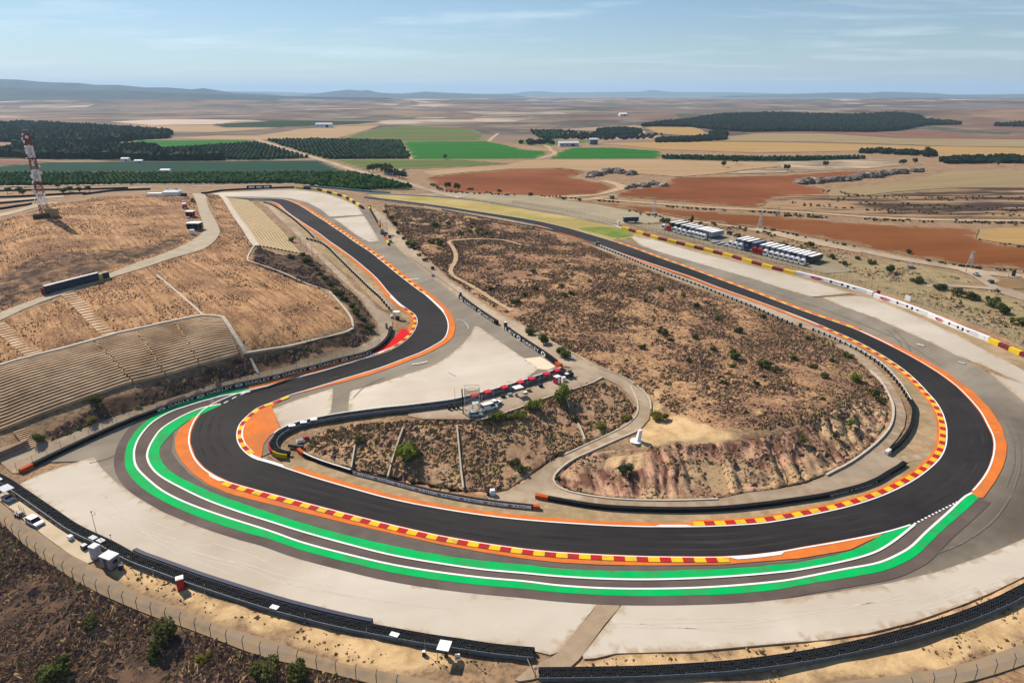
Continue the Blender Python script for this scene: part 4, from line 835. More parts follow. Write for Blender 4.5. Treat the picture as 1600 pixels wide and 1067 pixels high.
def relief(x, y):
    x = np.asarray(x, float); y = np.asarray(y, float); o = np.zeros(x.shape)
    if not ((y.min() < 320) and (y.max() > 100)): return o
    m = soft_in(x, y, FACE[0])
    if m.any():
        xx = x + 2.2 * vnoise(x, y, 6, 31) + np.clip(x - 62, 0, 60) * .0; n = vnoise(xx, y * .13, 2.5, 32); n2 = vnoise(xx + 40, y * .2, 1.15, 33); z = Hh(x, y)
        g = -1.7 * (1 - np.abs(2 * n - 1)) ** 2 * (.35 + vnoise(x, y, 9, 36)) - .3 * n2 + .28 * (np.abs(((z + .5 * vnoise(x, y, 8, 34)) / 1.5) % 1 - .5) * 2) ** 3 + .35
        o = o + m * g
    m = soft_in(x, y, FACE[1])
    if m.any():
        k = np.clip(1 - Hh(x, y) / 6.0, 0.15, 1)
        o = o + m * k * (.9 * np.abs(vnoise(x, y, 1.7, 41) - .5) + .9 * vnoise(x, y, 4.5, 42) ** 2 - .35 * vnoise(x, y, .8, 43))
    return o
gx, gy = np.meshgrid(xs, ys); gz = Hh(gx, gy)
paved = np.zeros(gx.shape, bool)
for p in PAVED + FACE: paved |= inpoly(gx, gy, p)
# soft-edged ground cover weights (what grows or lies there; the hill flank adds painted shade)
def W(px, smooth=True):
    w = G(px); return crom(w, 4, closed=True) if smooth else w
GOLD = [W([(-60,500),(0,489),(100,456),(200,416),(300,378),(320,360),(305,312),(285,303),(230,305),(150,308),(80,322),(0,345),(-60,370)], False),
        W([(-60,600),(0,575),(184,522),(318,494),(348,497),(382,552),(465,538),(550,512),(550,498),(515,457),(400,412),(390,400),(398,384),(346,306),(320,303),(345,362),(300,392),(200,424),(100,464),(0,505),(-60,530)], False)]
SAND = [W([(990,700),(1000,660),(1030,640),(1030,655),(1060,648),(1100,662),(1130,672),(1160,685),(1100,692),(1040,694)]), W([(1015,620),(1040,600),(1030,630),(1045,650),(1018,665)]), W([(1172,641),(1186,637),(1200,641),(1190,646),(1176,650)]),
        W([(150,880),(200,870),(300,915),(420,960),(540,990),(640,1005),(760,1030),(820,1040),(760,1048),(620,1040),(540,1030),(420,985),(300,950),(200,905)]),
        W([(840,1062),(934,1030),(1012,1022),(1180,1010),(1357,990),(1498,948),(1620,892),(1620,940),(1498,985),(1392,1013),(1180,1055),(1012,1062)]),
        W([(860,1068),(1012,1068),(1180,1062),(1392,1018),(1498,988),(1600,945),(1640,980),(1500,1030),(1357,1056),(1180,1066)])]
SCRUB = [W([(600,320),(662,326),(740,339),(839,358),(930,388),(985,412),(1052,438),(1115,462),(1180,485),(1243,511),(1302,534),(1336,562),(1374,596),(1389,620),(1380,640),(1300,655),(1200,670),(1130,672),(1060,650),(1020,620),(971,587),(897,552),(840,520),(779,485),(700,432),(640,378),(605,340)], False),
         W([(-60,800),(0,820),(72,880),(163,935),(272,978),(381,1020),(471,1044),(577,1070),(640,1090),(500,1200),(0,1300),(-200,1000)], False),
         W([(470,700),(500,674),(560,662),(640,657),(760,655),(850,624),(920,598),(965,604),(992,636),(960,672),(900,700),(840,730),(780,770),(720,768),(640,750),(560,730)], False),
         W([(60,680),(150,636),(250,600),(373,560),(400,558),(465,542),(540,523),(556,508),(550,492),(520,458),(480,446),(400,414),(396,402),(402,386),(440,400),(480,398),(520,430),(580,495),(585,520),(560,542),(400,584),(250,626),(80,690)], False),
         W([(1600,545),(1540,520),(1450,490),(1380,462),(1260,425),(1160,395),(1260,395),(1400,425),(1500,460),(1600,500)], False), W([(1600,1045),(1500,1075),(1700,1100),(1700,1000)], False)]
REDS = [W([(600,322),(700,335),(760,352),(770,372),(700,366),(640,360)]), W([(880,740),(905,714),(960,703),(1050,695),(1150,690),(1240,673),(1300,642),(1340,614),(1375,612),(1390,640),(1380,675),(1340,712),(1250,755),(1120,776),(1000,778),(900,766)], False),
        W([(500,700),(560,712),(640,725),(720,740),(780,720),(860,660),(930,610),(985,630),(950,672),(860,715),(800,765),(720,768),(560,735)]), W([(150,640),(300,598),(420,566),(560,530),(570,540),(400,580),(200,640)])]
def weight(polys, soft=2):
    m = np.zeros(gx.shape)
    for p in polys: m = np.maximum(m, inpoly(gx, gy, p).astype(float))
    for _ in range(soft):
        q = np.pad(m, 1, mode='edge'); m = (q[:-2, 1:-1] + q[2:, 1:-1] + q[1:-1, :-2] + q[1:-1, 2:] + 2 * m) / 6
    return m
w_dry = weight([W([(985,351),(1060,350),(1130,361),(1230,383),(1290,398),(1400,410),(1480,424),(1530,438),(1500,446),(1440,447),(1560,456),(1640,490),(1640,560),(1540,515),(1450,485),(1380,458),(1260,424),(1140,391)], False)], 3)
w_dark = np.maximum(weight([SCRUB[1], SCRUB[3]], 2), .62 * weight([W([(-40,470),(0,425),(60,398),(140,392),(220,384),(285,362),(296,378),(250,397),(200,414),(140,434),(100,452),(40,468),(0,484)], False)], 8))  # dark scrub; on the hill flank, dark brush plus slope shade painted in
w_gold, w_sand, w_scrub, w_red = weight(GOLD, 1), weight(SAND, 3), weight(SCRUB, 1), weight(REDS, 3)
# small relief: tussocks everywhere off the paving, rain gullies on the eroded mound
near = np.clip(1 - (gy - 420) / 150, 0, 1) * (np.abs(gx) < 320)
rel = (vnoise(gx, gy, 5, 1) * .5 + vnoise(gx, gy, 11, 2) * .9 + vnoise(gx, gy, 2.6, 3) * .25 - .8) * near
gul = -np.abs(vnoise(gx + 3 * vnoise(gx, gy, 9, 31), gy * .1, 5.5, 9) - .5) * 3.4 + .7 - .5 * vnoise(gx, gy * .2, 3.6, 12)
slope = np.hypot(np.gradient(gz, axis=0) / 1.7, np.gradient(gz, axis=1) / 1.7)
rel = rel * .55 + w_red * np.clip(slope * 2.6, 0, 1) * gul * 1.5 * near
edgep = paved.astype(float)
for _ in range(2):
    q = np.pad(edgep, 1, mode='edge'); edgep = (q[:-2, 1:-1] + q[2:, 1:-1] + q[1:-1, :-2] + q[1:-1, 2:] + edgep) / 5
gz = gz + rel * np.clip(1 - edgep * 1.6, 0, 1)
drop = np.where(gy < 700, .22, .5 + gy * 0)
face_in = inpoly(gx, gy, FACE[0]) | inpoly(gx, gy, FACE[1]); drop = np.where(face_in, 1.3, drop)
gz = np.where(paved, gz - drop, np.where(edgep > .02, gz - .12 * (gy < 700), gz))
ny, nx = gx.shape
ii = np.arange(nx - 1)[None, :] + nx * np.arange(ny - 1)[:, None]
Fq = np.stack([ii, ii + 1, ii + nx + 1, ii + nx], -1).reshape(-1, 4)
gm, nt, pb = new_mat('ground'); pb.inputs['Roughness'].default_value = .96; pb.inputs['Specular IOR Level'].default_value = .1
me = npmesh('ground', np.stack([gx, gy, gz], -1).reshape(-1, 3), Fq, gm, smooth=True)
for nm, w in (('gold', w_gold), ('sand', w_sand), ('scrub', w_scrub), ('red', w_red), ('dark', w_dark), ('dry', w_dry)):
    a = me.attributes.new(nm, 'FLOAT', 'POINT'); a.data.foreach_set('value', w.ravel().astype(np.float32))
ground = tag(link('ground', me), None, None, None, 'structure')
tcg = nd(nt, 'ShaderNodeTexCoord')
def N(scale, detail=6, stretch=None, rough=.6, typ='ShaderNodeTexNoise'):
    v = tcg.outputs['Object']
    if stretch:
        mp = nd(nt, 'ShaderNodeMapping'); mp.inputs['Scale'].default_value = stretch[:3]
        if len(stretch) > 3: mp.vector_type = 'TEXTURE'; mp.inputs['Rotation'].default_value = (0, 0, R(stretch[3])); mp.inputs['Scale'].default_value = tuple(1 / q for q in stretch[:3])
        nt.links.new(v, mp.inputs['Vector']); v = mp.outputs[0]
    n = nd(nt, 'ShaderNodeTexNoise', Scale=scale, Detail=detail, Roughness=rough); nt.links.new(v, n.inputs['Vector']); return n.outputs['Fac']
def MRm(x, a, b, c=0., d=1.):
    n = nd(nt, 'ShaderNodeMapRange'); n.inputs[1].default_value = a; n.inputs[2].default_value = b; n.inputs[3].default_value = c; n.inputs[4].default_value = d
    nt.links.new(x, n.inputs[0]); return n.outputs[0]
def MIX(f, a, b):
    n = nd(nt, 'ShaderNodeMix', _data_type='RGBA')
    for s, v in (('Factor', f), ('A', a), ('B', b)):
        if isinstance(v, tuple): n.inputs[s].default_value = (*v, 1)
        elif isinstance(v, (int, float)): n.inputs[s].default_value = v
        else: nt.links.new(v, n.inputs[s])
    return n.outputs['Result']
def ATT(nm, jit=.35, sc=.25):
    n = nd(nt, 'ShaderNodeAttribute', _attribute_name=nm)
    a = nd(nt, 'ShaderNodeMath', _operation='ADD'); nt.links.new(n.outputs['Fac'], a.inputs[0])
    nt.links.new(MRm(N(sc, 5), .3, .7, -jit, jit), a.inputs[1])
    return MRm(a.outputs[0], .3, .7)
GDIR = math.degrees(heading((150, 365), (190, 405)))
fine = N(.9, 8); mid = N(.14, 7); big = N(.03, 6)
soil = MIX(MRm(mid, .38, .62), (.36,.235,.135), (.235,.15,.085)); soil = MIX(MRm(fine, .45, .62), soil, (.165,.11,.066))
golden = MIX(MRm(N(.45, 10, (.06, 1.4, 1, GDIR), .72), .42, .58), (.47,.268,.13), (.225,.118,.057)); golden = MIX(MRm(N(.05, 7), .46, .64), golden, (.18,.09,.047)); golden = MIX(MRm(N(1.1, 7), .55, .68), golden, (.52,.335,.17)); golden = MIX(MRm(N(1.6, 6), .58, .7), golden, (.16,.085,.05))
scrub = MIX(MRm(N(.24, 9), .42, .64), (.44,.255,.13), (.215,.12,.065)); scrub = MIX(MRm(big, .46, .62), scrub, (.215,.115,.07)); scrub = MIX(MRm(fine, .52, .66), scrub, (.47,.285,.16)); scrub = MIX(MRm(N(1.4, 6), .56, .68), scrub, (.12,.078,.06))
sandc = MIX(MRm(N(.25, 8), .4, .66), (.58,.40,.21), (.38,.25,.12))
redc = MIX(MRm(N(.55, 9, (1, .16, 1)), .42, .56), (.47,.27,.175), (.155,.075,.05)); redc = MIX(MRm(N(.07, 7), .45, .58), redc, (.43,.295,.165)); redc = MIX(MRm(N(1.2, 6), .56, .68), redc, (.12,.06,.045))
dryg = MIX(MRm(mid, .4, .62), (.33,.255,.14), (.235,.18,.095)); dryg = MIX(MRm(fine, .5, .66), dryg, (.16,.125,.06))
# the patchwork of the far plain
vo = nd(nt, 'ShaderNodeTexVoronoi', Scale=.0042); mpv = nd(nt, 'ShaderNodeMapping'); mpv.inputs['Scale'].default_value = (1, .62, 0.0); mpv.inputs['Rotation'].default_value = (0, 0, .3)
nt.links.new(tcg.outputs['Object'], mpv.inputs[0]); nt.links.new(mpv.outputs[0], vo.inputs['Vector'])
sepv = nd(nt, 'ShaderNodeSeparateColor'); nt.links.new(vo.outputs['Color'], sepv.inputs[0])
rmp = nd(nt, 'ShaderNodeValToRGB'); rmp.color_ramp.interpolation = 'CONSTANT'
els = rmp.color_ramp.elements; els[0].color = (.20,.125,.085,1); els[1].position = .22; els[1].color = (.16,.115,.09,1)
for pos, cc in ((.36,(.27,.185,.12)), (.5,(.19,.105,.07)), (.62,(.07,.085,.05)), (.72,(.24,.16,.105)), (.86,(.40,.31,.23))):
    e = els.new(pos); e.color = (*cc, 1)
nt.links.new(sepv.outputs[0], rmp.inputs[0])
plain_c = MIX(MRm(N(.0016, 8, (1, 2.2, 1)), .42, .56), rmp.outputs[0], (.07,.055,.045)); plain_c = MIX(MRm(N(.006, 7), .5, .66), plain_c, (.20,.145,.105))
sepg = nd(nt, 'ShaderNodeSeparateXYZ'); nt.links.new(tcg.outputs['Object'], sepg.inputs[0])
c = MIX(MRm(sepg.outputs[1], 1250, 1650), soil, plain_c)
c = MIX(ATT('red'), c, redc); c = MIX(ATT('scrub'), c, scrub)
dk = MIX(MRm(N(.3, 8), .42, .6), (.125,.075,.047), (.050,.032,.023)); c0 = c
rs = nd(nt, 'ShaderNodeMath', _operation='MULTIPLY'); nt.links.new(ATT('red', .3, .12), rs.inputs[0]); nt.links.new(MRm(N(.09, 7), .42, .58), rs.inputs[1])
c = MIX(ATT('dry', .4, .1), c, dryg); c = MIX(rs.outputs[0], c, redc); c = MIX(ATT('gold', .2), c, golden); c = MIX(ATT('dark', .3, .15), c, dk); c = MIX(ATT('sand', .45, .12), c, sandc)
nt.links.new(c, pb.inputs['Base Color'])
bp = nd(nt, 'ShaderNodeBump', Strength=.35, Distance=.5); nt.links.new(fine, bp.inputs['Height']); nt.links.new(bp.outputs[0], pb.inputs['Normal'])

# the fine skin of the two slopes
for fp, at_w in ((FACE[0], (1., 0.)), (FACE[1], (.62, .45))):
    (x0, y0), (x1, y1) = fp.min(0), fp.max(0); px_, py_ = np.meshgrid(np.arange(x0, x1, .55), np.arange(y0, y1, .55)); px_, py_ = px_.ravel(), py_.ravel(); mk = inpoly(px_, py_, fp); px_, py_ = px_[mk], py_[mk]
    jr = np.random.default_rng(3); px_ = px_ + jr.uniform(-.12, .12, len(px_)); py_ = py_ + jr.uniform(-.12, .12, len(py_)); nb = len(fp)
    vo_, _, fo_, _, _, _ = delaunay_2d_cdt([Vector((float(a), float(b))) for a, b in fp] + [Vector((float(a), float(b))) for a, b in zip(px_, py_)], [], [list(range(nb))], 1, 1e-4)
    V = np.array([(v.x, v.y, 0.) for v in vo_]); V[:, 2] = Hh(V[:, 0], V[:, 1]) + relief(V[:, 0], V[:, 1]) + .04; V[:nb, 2] -= .25
    me = npmesh('eroded_slope', V, np.array([f for f in fo_ if len(f) == 3]), gm, smooth=True)
    for nm, wv in (('red', at_w[0]), ('scrub', at_w[1])): a = me.attributes.new(nm, 'FLOAT', 'POINT'); a.data.foreach_set('value', np.full(len(V), wv, np.float32))
    tag(link('eroded_slope', me), None, None, None, 'structure')

# distant ranges
def hill_range(px, D, back, m, foot=2600):
    a = np.array(px, float); xs_ = np.linspace(a[0, 0], a[-1, 0], 260); ysil = np.interp(xs_, a[:, 0], a[:, 1])
    dx, dy, dz = rays(xs_, ysil); t = D / dy; X = dx * t; Z = CAM_H + dz * t
    rows = []
    n1 = vnoise(X, X * 0 + D, 700, 5); n2 = vnoise(X, X * 0 + 2 * D, 260, 6)
    for f_, dd in ((0, -foot), (.18, -foot * .7), (.45, -foot * .42), (.75, -foot * .2), (1, 0), (.7, back * .4), (0, back)):
        w = (n1 - .5) * foot * .35 * (1 - abs(f_ - .5)) + (n2 - .5) * foot * .16
        rows.append(np.stack([X, D + dd + (w if 0 < f_ < 1 else 0 * w), -8 + (Z + 8) * f_ * (1 - .16 * n2 * (f_ < 1))], 1))
    V = np.vstack(rows); k = len(xs_); Fq = []
    for r in range(len(rows) - 1):
        i = np.arange(k - 1); Fq.append(np.stack([r * k + i, r * k + i + 1, (r + 1) * k + i + 1, (r + 1) * k + i], 1))
    return tag(link('hills', npmesh('hills', V, np.vstack(Fq), m, smooth=True)), None, None, None, 'structure')
M_hill = mat('far_hills', (.028,.04,.045), (.05,.058,.055), scale=.002, rough=1, detail=8)
hill_range([(-260,126),(-100,128),(0,124),(30,125),(60,128),(80,129),(122,130),(150,133),(185,133),(225,137),(260,137),(300,140),(318,138),(345,144),(380,146),(410,147),(440,150),(456,153.5)], 11000, 2500, M_hill, 2500)
hill_range([(380,152.5),(440,150.5),(470,150),(500,146),(520,143),(545,140.5),(565,142),(575,141),(590,145),(625,147),(665,143.5),(700,145.5),(760,147.5),(800,148.5),(830,152.5)], 15000, 3000, M_hill, 2800)
hill_range([(300,144),(360,143),(420,143.6),(480,145.5),(560,145),(700,148),(780,147),(805,146),(822,143.5),(845,142.6),(870,145),(925,144.5),(1000,143.5),(1020,141),(1050,144),(1150,144.6),(1240,147.5),(1400,148),(1500,148)], 24000, 4000, M_hill)
hill_range([(1150,150),(1190,148),(1260,146.5),(1300,145),(1340,145),(1360,146),(1380,143.6),(1420,144.6),(1460,146),(1490,148.5),(1560,148),(1600,147),(1700,147),(1850,150)], 16000, 3000, M_hill)
hill_range([(-260,138),(0,137),(60,139),(130,142),(190,141),(250,145),(330,147),(390,149),(450,151),(520,152),(600,153.5)], 8000, 2000, M_hill, 1800)

# ================================================================== barriers
M_tyre = mat('tyre_rubber', (.016,.017,.019), (.03,.031,.034), scale=3, rough=.8)
M_steel = mat('galvanised_rail', (.085,.10,.115), (.13,.145,.16), scale=.8, rough=.55, metal=.15)
M_post = mat('steel_post', (.10,.10,.10), (.14,.135,.13), scale=2, rough=.6)
M_belt = mat('conveyor_belt', (.035,.038,.045), (.05,.054,.06), scale=1.5, rough=.6)
M_foam = mat('dark_foam', (.030,.034,.060), (.045,.048,.075), scale=1.0, rough=.55)
M_black = mat('black_vinyl', (.010,.011,.013), (.016,.016,.018), scale=1.0, rough=.75)
M_wvin = mat('white_vinyl', (.80,.80,.82), (.72,.72,.75), scale=.7, rough=.5)
M_lett = mat('lettering_white', (.86,.86,.86), (.80,.80,.80), scale=2, rough=.6)
M_dark = mat('lettering_black', (.014,.015,.022), (.02,.02,.03), scale=2, rough=.6)
M_orblk = mat('orange_foam', (.50,.10,.025), (.40,.075,.02), scale=1.2, rough=.7)
M_wtop = mat('white_rail_top', (.66,.64,.60), (.55,.53,.5), scale=.6, rough=.7)
M_fred = mat('foam_red', (.19,.02,.025), (.15,.016,.02), scale=.7, rough=.6); M_fyel = mat('foam_yellow', (.75,.52,.01), (.66,.44,.01), scale=.7, rough=.6)
POST_ME = MB().box((0, 0, .6), (.10, .16, 1.2)).mesh('post', M_post)
def tyre_rows(w, offs, h, step, parent, m, jitter=.05):
    t, n = normals(w); s = np.r_[0, np.cumsum(np.hypot(*np.diff(w, axis=0).T))]; V = []; Fs = []; N8 = 8
    ang = np.arange(N8) * 2 * math.pi / N8
    for row, o in enumerate(offs):
        for q in np.arange(step * (.5 + .5 * (row % 2)), s[-1], step):
            x = np.interp(q, s, w[:, 0]) + np.interp(q, s, n[:, 0]) * o; y = np.interp(q, s, w[:, 1]) + np.interp(q, s, n[:, 1]) * o
            z = float(Hh(x, y)); hh = h + random.uniform(-.12, .08); r = step * .48; b = len(V)
            for rr, zz in ((r, -.05), (r, hh), (r * .5, hh + .02), (r * .45, hh - .3)):
                V += [(x + rr * c, y + rr * d, z + zz) for c, d in zip(np.cos(ang), np.sin(ang))]
            for l in range(3): Fs += [(b + l * N8 + k, b + l * N8 + (k + 1) % N8, b + (l + 1) * N8 + (k + 1) % N8, b + (l + 1) * N8 + k) for k in range(N8)]
    o = link('tyre_stack', npmesh('tyre_stack', V, Fs, m), parent); o['kind'] = 'stuff'; return o
def guard_rail(w, root, off=0.0, h=1.1, step=4.0, m=None, posts=True):
    L = length(w); n = max(1, int(L / step)); t, nn = normals(w)
    for k in range(n):
        pc = cut(w, L * k / n + .03, L * (k + 1) / n - .03, 2.0)
        extrude('rail_panel', pc, [(off - .06, .2), (off - .13, .34), (off - .06, .48), (off - .06, .55), (off - .13, .7), (off - .06, .84), (off - .13, h - .08), (off - .05, h), (off + .05, h), (off + .05, .2)], m or M_steel, root)
        if posts:
            p = link('post', POST_ME, root); i = int((k + .5) / n * (len(w) - 1)); q = w[i] + nn[i] * (off + .16)
            p.location = (q[0], q[1], float(Hh(*q))); p.rotation_euler = (0, 0, math.atan2(t[i, 1], t[i, 0]))
def tyre_barrier(label, px, offs, h=1.05, belt=None, rail_h=1.1, mt=None, step=.68):
    w = line(px, 1.5); root = tag(empty('tyre_barrier'), label, 'barrier')
    guard_rail(w, root, 0, rail_h); tyre_rows(w, offs, h, step, root, mt or M_tyre)
    if belt: extrude('front_belt', w, [(belt, 0), (belt, h + .02), (belt + .08, h + .02), (belt + .08, 0)], M_belt, root)
    return root, w
r1, w1 = tyre_barrier('long black tyre barrier along the near gravel bed with the white car parked beside it', [(-30,742),(0,758),(29,778),(72.5,808.5),(109,833.5),(160,858.6),(203,882),(247,898.5),(290,914.5),(363,939),(420,957),(471,971),(541,988),(612,1002),(665,1011.6),(718,1019.5),(767,1027),(815,1032),(834,1033.5)], (.55, 1.22, 1.9), belt=2.3)
wf = cut(w1, length(w1) * .415, length(w1) * .80, 1.5)
extrude('foam_block', wf, [(2.5, 0), (2.5, 1.35), (3.5, 1.2), (3.5, 0)], M_foam, r1)
r2, w2 = tyre_barrier('long black tyre barrier sweeping below the gravel to the corner nearest the camera', [(842,1066),(930,1065),(1012,1063),(1118,1057),(1180,1051),(1286,1035),(1392,1011.5),(1498,981),(1568.5,953),(1600,937),(1660,905)], (.55, 1.22, 1.9), belt=2.3)
extrude('front_strip', w2, [(2.46, 0), (2.46, .5), (2.54, .5), (2.54, 0)], M_orblk, r2)

def soft_wall(name, label, px, h, depth, m, side=1, base_white=False, cat='barrier'):
    """wall with its face on the line, body on the left of it"""
    w = line(px, 1.0); root = tag(empty(name), label, cat)
    L = length(w); n = max(1, int(L / 4))
    for k in range(n):
        extrude('wall_block', cut(w, L * k / n + .01, L * (k + 1) / n - .01, 1.5), [(0, 0), (0, h), (depth, h), (depth, 0)], m, root)
    return root, w
def s_at(w, px):
    g = G([px])[0]; i = int(np.argmin(((w - g) ** 2).sum(1))); return length(w[:i + 1]) if i else 0.0
ring = ring_uv(); disc = disc_uv()
# black barrier outside the hairpin
BLpx = LEFT_BARRIER
rootL, wL = soft_wall('banner_barrier', 'long black barrier with OAKLEY lettering on the outside of the hairpin', BLpx, 1.15, 1.2, M_black)
extrude('end_block', cut(wL, 0, 3.2, 1), [(-.03, 0), (-.03, 1.2), (1.25, 1.2), (1.25, 0)], M_orblk, rootL)
rs_ = [s_at(wL, p) for p in ((249,644),(310,622),(371,605),(429,592),(486.6,578),(538,565))]; rs_.append(s_at(wL, (586,549.5)))
for a, b in zip(rs_[:-1], rs_[1:]):
    ban = extrude('banner', cut(wL, a - 1.2, min(b - 1.3, a + (b - a) * .99), 1), [(-.05, .06), (-.05, 1.1), (-.01, 1.1), (-.01, .06)], M_black, rootL)
    on_face('logo_ring', *ring, wL, a - .9, a + 1.5, .08, .16, 1.02, M_lett, ban)
    on_face('lettering', *glyphs('OAKLEY'), wL, a + 2.2, b - 1.7, .08, .2, 1.0, M_lett, ban)
# OAKLEY boards beside the upper service road
for lab, px, rings, words_ in (('black OAKLEY board by the upper service road, the one nearer the far track', [(716.5,467),(737,482),(757,496),(776,508.5)], [(722,470.5),(748.5,490)], [((726,473.5),(744,486.5)), ((753,493),(773,506.5))]),
                       ('black OAKLEY board by the upper service road next to the cream sand patch', [(788,516),(811,532),(832,546),(853,560),(868,571.5)], [(811,532),(847.6,556.5)], [((790,518),(806,528.5)), ((816,535.5),(842,552.5))])):
    rt, w = soft_wall('banner_barrier', lab, px, 1.85, .9, M_black)
    for p in rings: s0 = s_at(w, p); on_face('logo_ring', *ring, w, s0 - 1.5, s0 + 1.5, .04, .1, 1.78, M_lett, rt)
    for k, (p, q) in enumerate(words_): on_face('lettering', *glyphs('LEY' if (k == 0 and len(px) > 4) else 'OAKLEY'), w, s_at(w, p), s_at(w, q), .04, .3, 1.6, M_lett, rt)
# white board barrier on the inside of the sweep
rootH, wH = soft_wall('banner_barrier', 'low barrier of white HJC boards with red emblems at the foot of the embankment', [(464,706),(470,711),(479,716),(499,724.5),(525,733),(549.7,740.7),(598,753),(656,768.5),(714,780.8),(772.5,790),(832.6,796.5),(843,797.3)], 1.05, .9, M_black)
extrude('end_block', cut(wH, 0, 3, 1), [(-.03, 0), (-.03, 1.1), (.95, 1.1), (.95, 0)], M_orblk, rootH)
extrude('end_block', cut(wH, length(wH) - 1.6, length(wH), 1), [(-.03, 0), (-.03, 1.1), (.95, 1.1), (.95, 0)], M_orblk, rootH)
extrude('rail_top', cut(wH, 3.1, s_at(wH, (549,740))), [(.1, 1.06), (.1, 1.14), (.6, 1.14), (.6, 1.06)], M_wtop, rootH)
sa, sb = s_at(wH, (549.7,740.7)), s_at(wH, (832.6,796.5)); M_emb = mat('emblem_red', (.42,.015,.045), (.36,.012,.04), scale=2)
def hjc(root, w, s0, s1, off, z0, z1, frac=(.06, .2, .34, .93)):
    L = s1 - s0
    b = extrude('banner', cut(w, s0 + .02, s1 - .02, 1.5), [(-off, z0), (-off, z1), (-off + .03, z1), (-off + .03, z0)], M_wvin, root)
    h = z1 - z0
    on_face('emblem', *disc, w, s0 + L * frac[0], s0 + L * frac[1], off + .02, z0 + h * .14, z0 + h * .86, M_emb, b)
    on_face('emblem_stroke', np.array([(.25, .55), (.7, .45), (.98, .12), (.98, .28), (.72, .62), (.3, .68)]), [(0, 1, 2, 3, 4, 5)], w, s0 + L * frac[0], s0 + L * frac[1] * 1.04, off + .035, z0 + h * .16, z0 + h * .84, M_wvin, b)
    on_face('lettering', *glyphs('HJC'), w, s0 + L * frac[2], s0 + L * frac[3], off + .02, z0 + h * .1, z0 + h * .9, M_dark, b)
for k in range(8): hjc(rootH, wH, sa + (sb - sa) * k / 8, sa + (sb - sa) * (k + 1) / 8, .04, .22, 1.05, (.06, .26, .36, .92))
# ring barrier with PETRONAS
rootP, wP = soft_wall('banner_barrier', 'curved black barrier with PETRONAS lettering round the inside of the long bend', [(836,779),(860,783.6),(927.5,795),(978,799),(1062.5,801),(1130,799),(1200,792),(1235,787),(1270,782),(1296,777.5),(1317,772),(1345,765),(1373,754),(1392,742.5),(1405,735),(1416,727)], 1.0, 1.1, M_black)
extrude('end_block', cut(wP, 0, 3.2, 1), [(-.03, 0), (-.03, 1.05), (1.15, 1.05), (1.15, 0)], M_orblk, rootP)
M_pale = mat('lettering_pale', (.62,.68,.72), (.5,.56,.6), scale=2); M_faint = mat('lettering_faded', (.20,.23,.26), (.14,.16,.18), scale=2)
for p, q, m_ in (((1297,777),(1327,769.5),M_pale), ((1335,767.3),(1366,757.5),M_pale), ((1374,753.5),(1392,743),M_faint)):
    on_face('lettering', *glyphs('PETRONAS'), wP, s_at(wP, p), s_at(wP, q), .04, .22, .86, m_, rootP)
for p in ((1331,768.4), (1370,755.6)):
    s0 = s_at(wP, p); on_face('logo_ring', *ring_uv(.6, 5), wP, s0 - .45, s0 + .45, .04, .2, .9, M_pale, rootP)
# plain black barrier above it, pale posts where it climbs
rootR, wR = soft_wall('barrier_wall', 'black barrier curving between the ring road and the sandy verge of the long bend', [(1386,712.5),(1397,704),(1408,695.5),(1424,673),(1429.6,648.5),(1429,637),(1424,628.5)][::1], 1.15, .9, M_black)
extrude('end_block', cut(wR, 0, 2.5, 1), [(-.04, 0), (-.04, 1.3), (.95, 1.3), (.95, 0)], M_wtop, rootR)
STK = MB()
for k in range(3): STK.tube((0, 0, .02 + k * .36), (0, 0, .34 + k * .36), .42, 0, 8)
STK_ME = STK.mesh('tyre_stack', M_tyre)
def striped_rail(label, px, step, flip=1, rail=M_wtop, off=.62, h=1.0):
    w = line(px, 1.5); root = tag(empty('guard_rail'), label, 'barrier'); L = length(w); t, n = normals(w)
    nn = max(1, int(L / 8))
    for k in range(nn): extrude('rail_panel', cut(w, L * k / nn + .02, L * (k + 1) / nn - .02, 2), [(0, .1), (0, h), (.12 * flip, h), (.12 * flip, .1)], rail, root)
    s = np.r_[0, np.cumsum(np.hypot(*np.diff(w, axis=0).T))]
    for q in np.arange(step / 2, L, step):
        o = link('tyre_stack', STK_ME, root); x = np.interp(q, s, w[:, 0]) - off * flip * np.interp(q, s, n[:, 0]); y = np.interp(q, s, w[:, 1]) - off * flip * np.interp(q, s, n[:, 1])
        o.location = (x, y, float(Hh(x, y)))
    return root
striped_rail('pale rail with spaced black tyre stacks along the ring road above the black barrier', [(1424,628.5),(1408,603.5),(1386,578.5),(1370,565.5),(1347,551),(1325,540),(1300,528),(1267,514.5)], 2.7, flip=-1)
striped_rail('grey rail with black tyre stacks along the inside of the far straight', [(1243,509),(1206,493),(1180,481.5),(1140,466),(1100,450),(1052,432),(1010,416),(985,405),(950,391),(931,383.5)], 2.7, flip=-1)
striped_rail('striped rail of tyre stacks beside the descending track next to the sandy bank', [(478,373.5),(500,379.5),(514,388),(526,400),(549,422.5),(567,440),(585,457),(603,475),(613,486)], 2.9, rail=M_wtop, flip=1)
striped_rail('grey rail with tyre stacks at the upper end of the descending track', [(413,317),(430,323),(444,332),(460,343.5),(480,360.5),(493,374)], 2.9, flip=1)
rail_e = tag(empty('guard_rail'), 'thin steel rail on the inside of the far track, end nearest the orchards', 'barrier')
guard_rail(line([(931,383.5),(900,371.5),(860,360.5),(800,349.5),(740,338.5),(690,329)], 3), rail_e, 0, 1.0, 9.0)
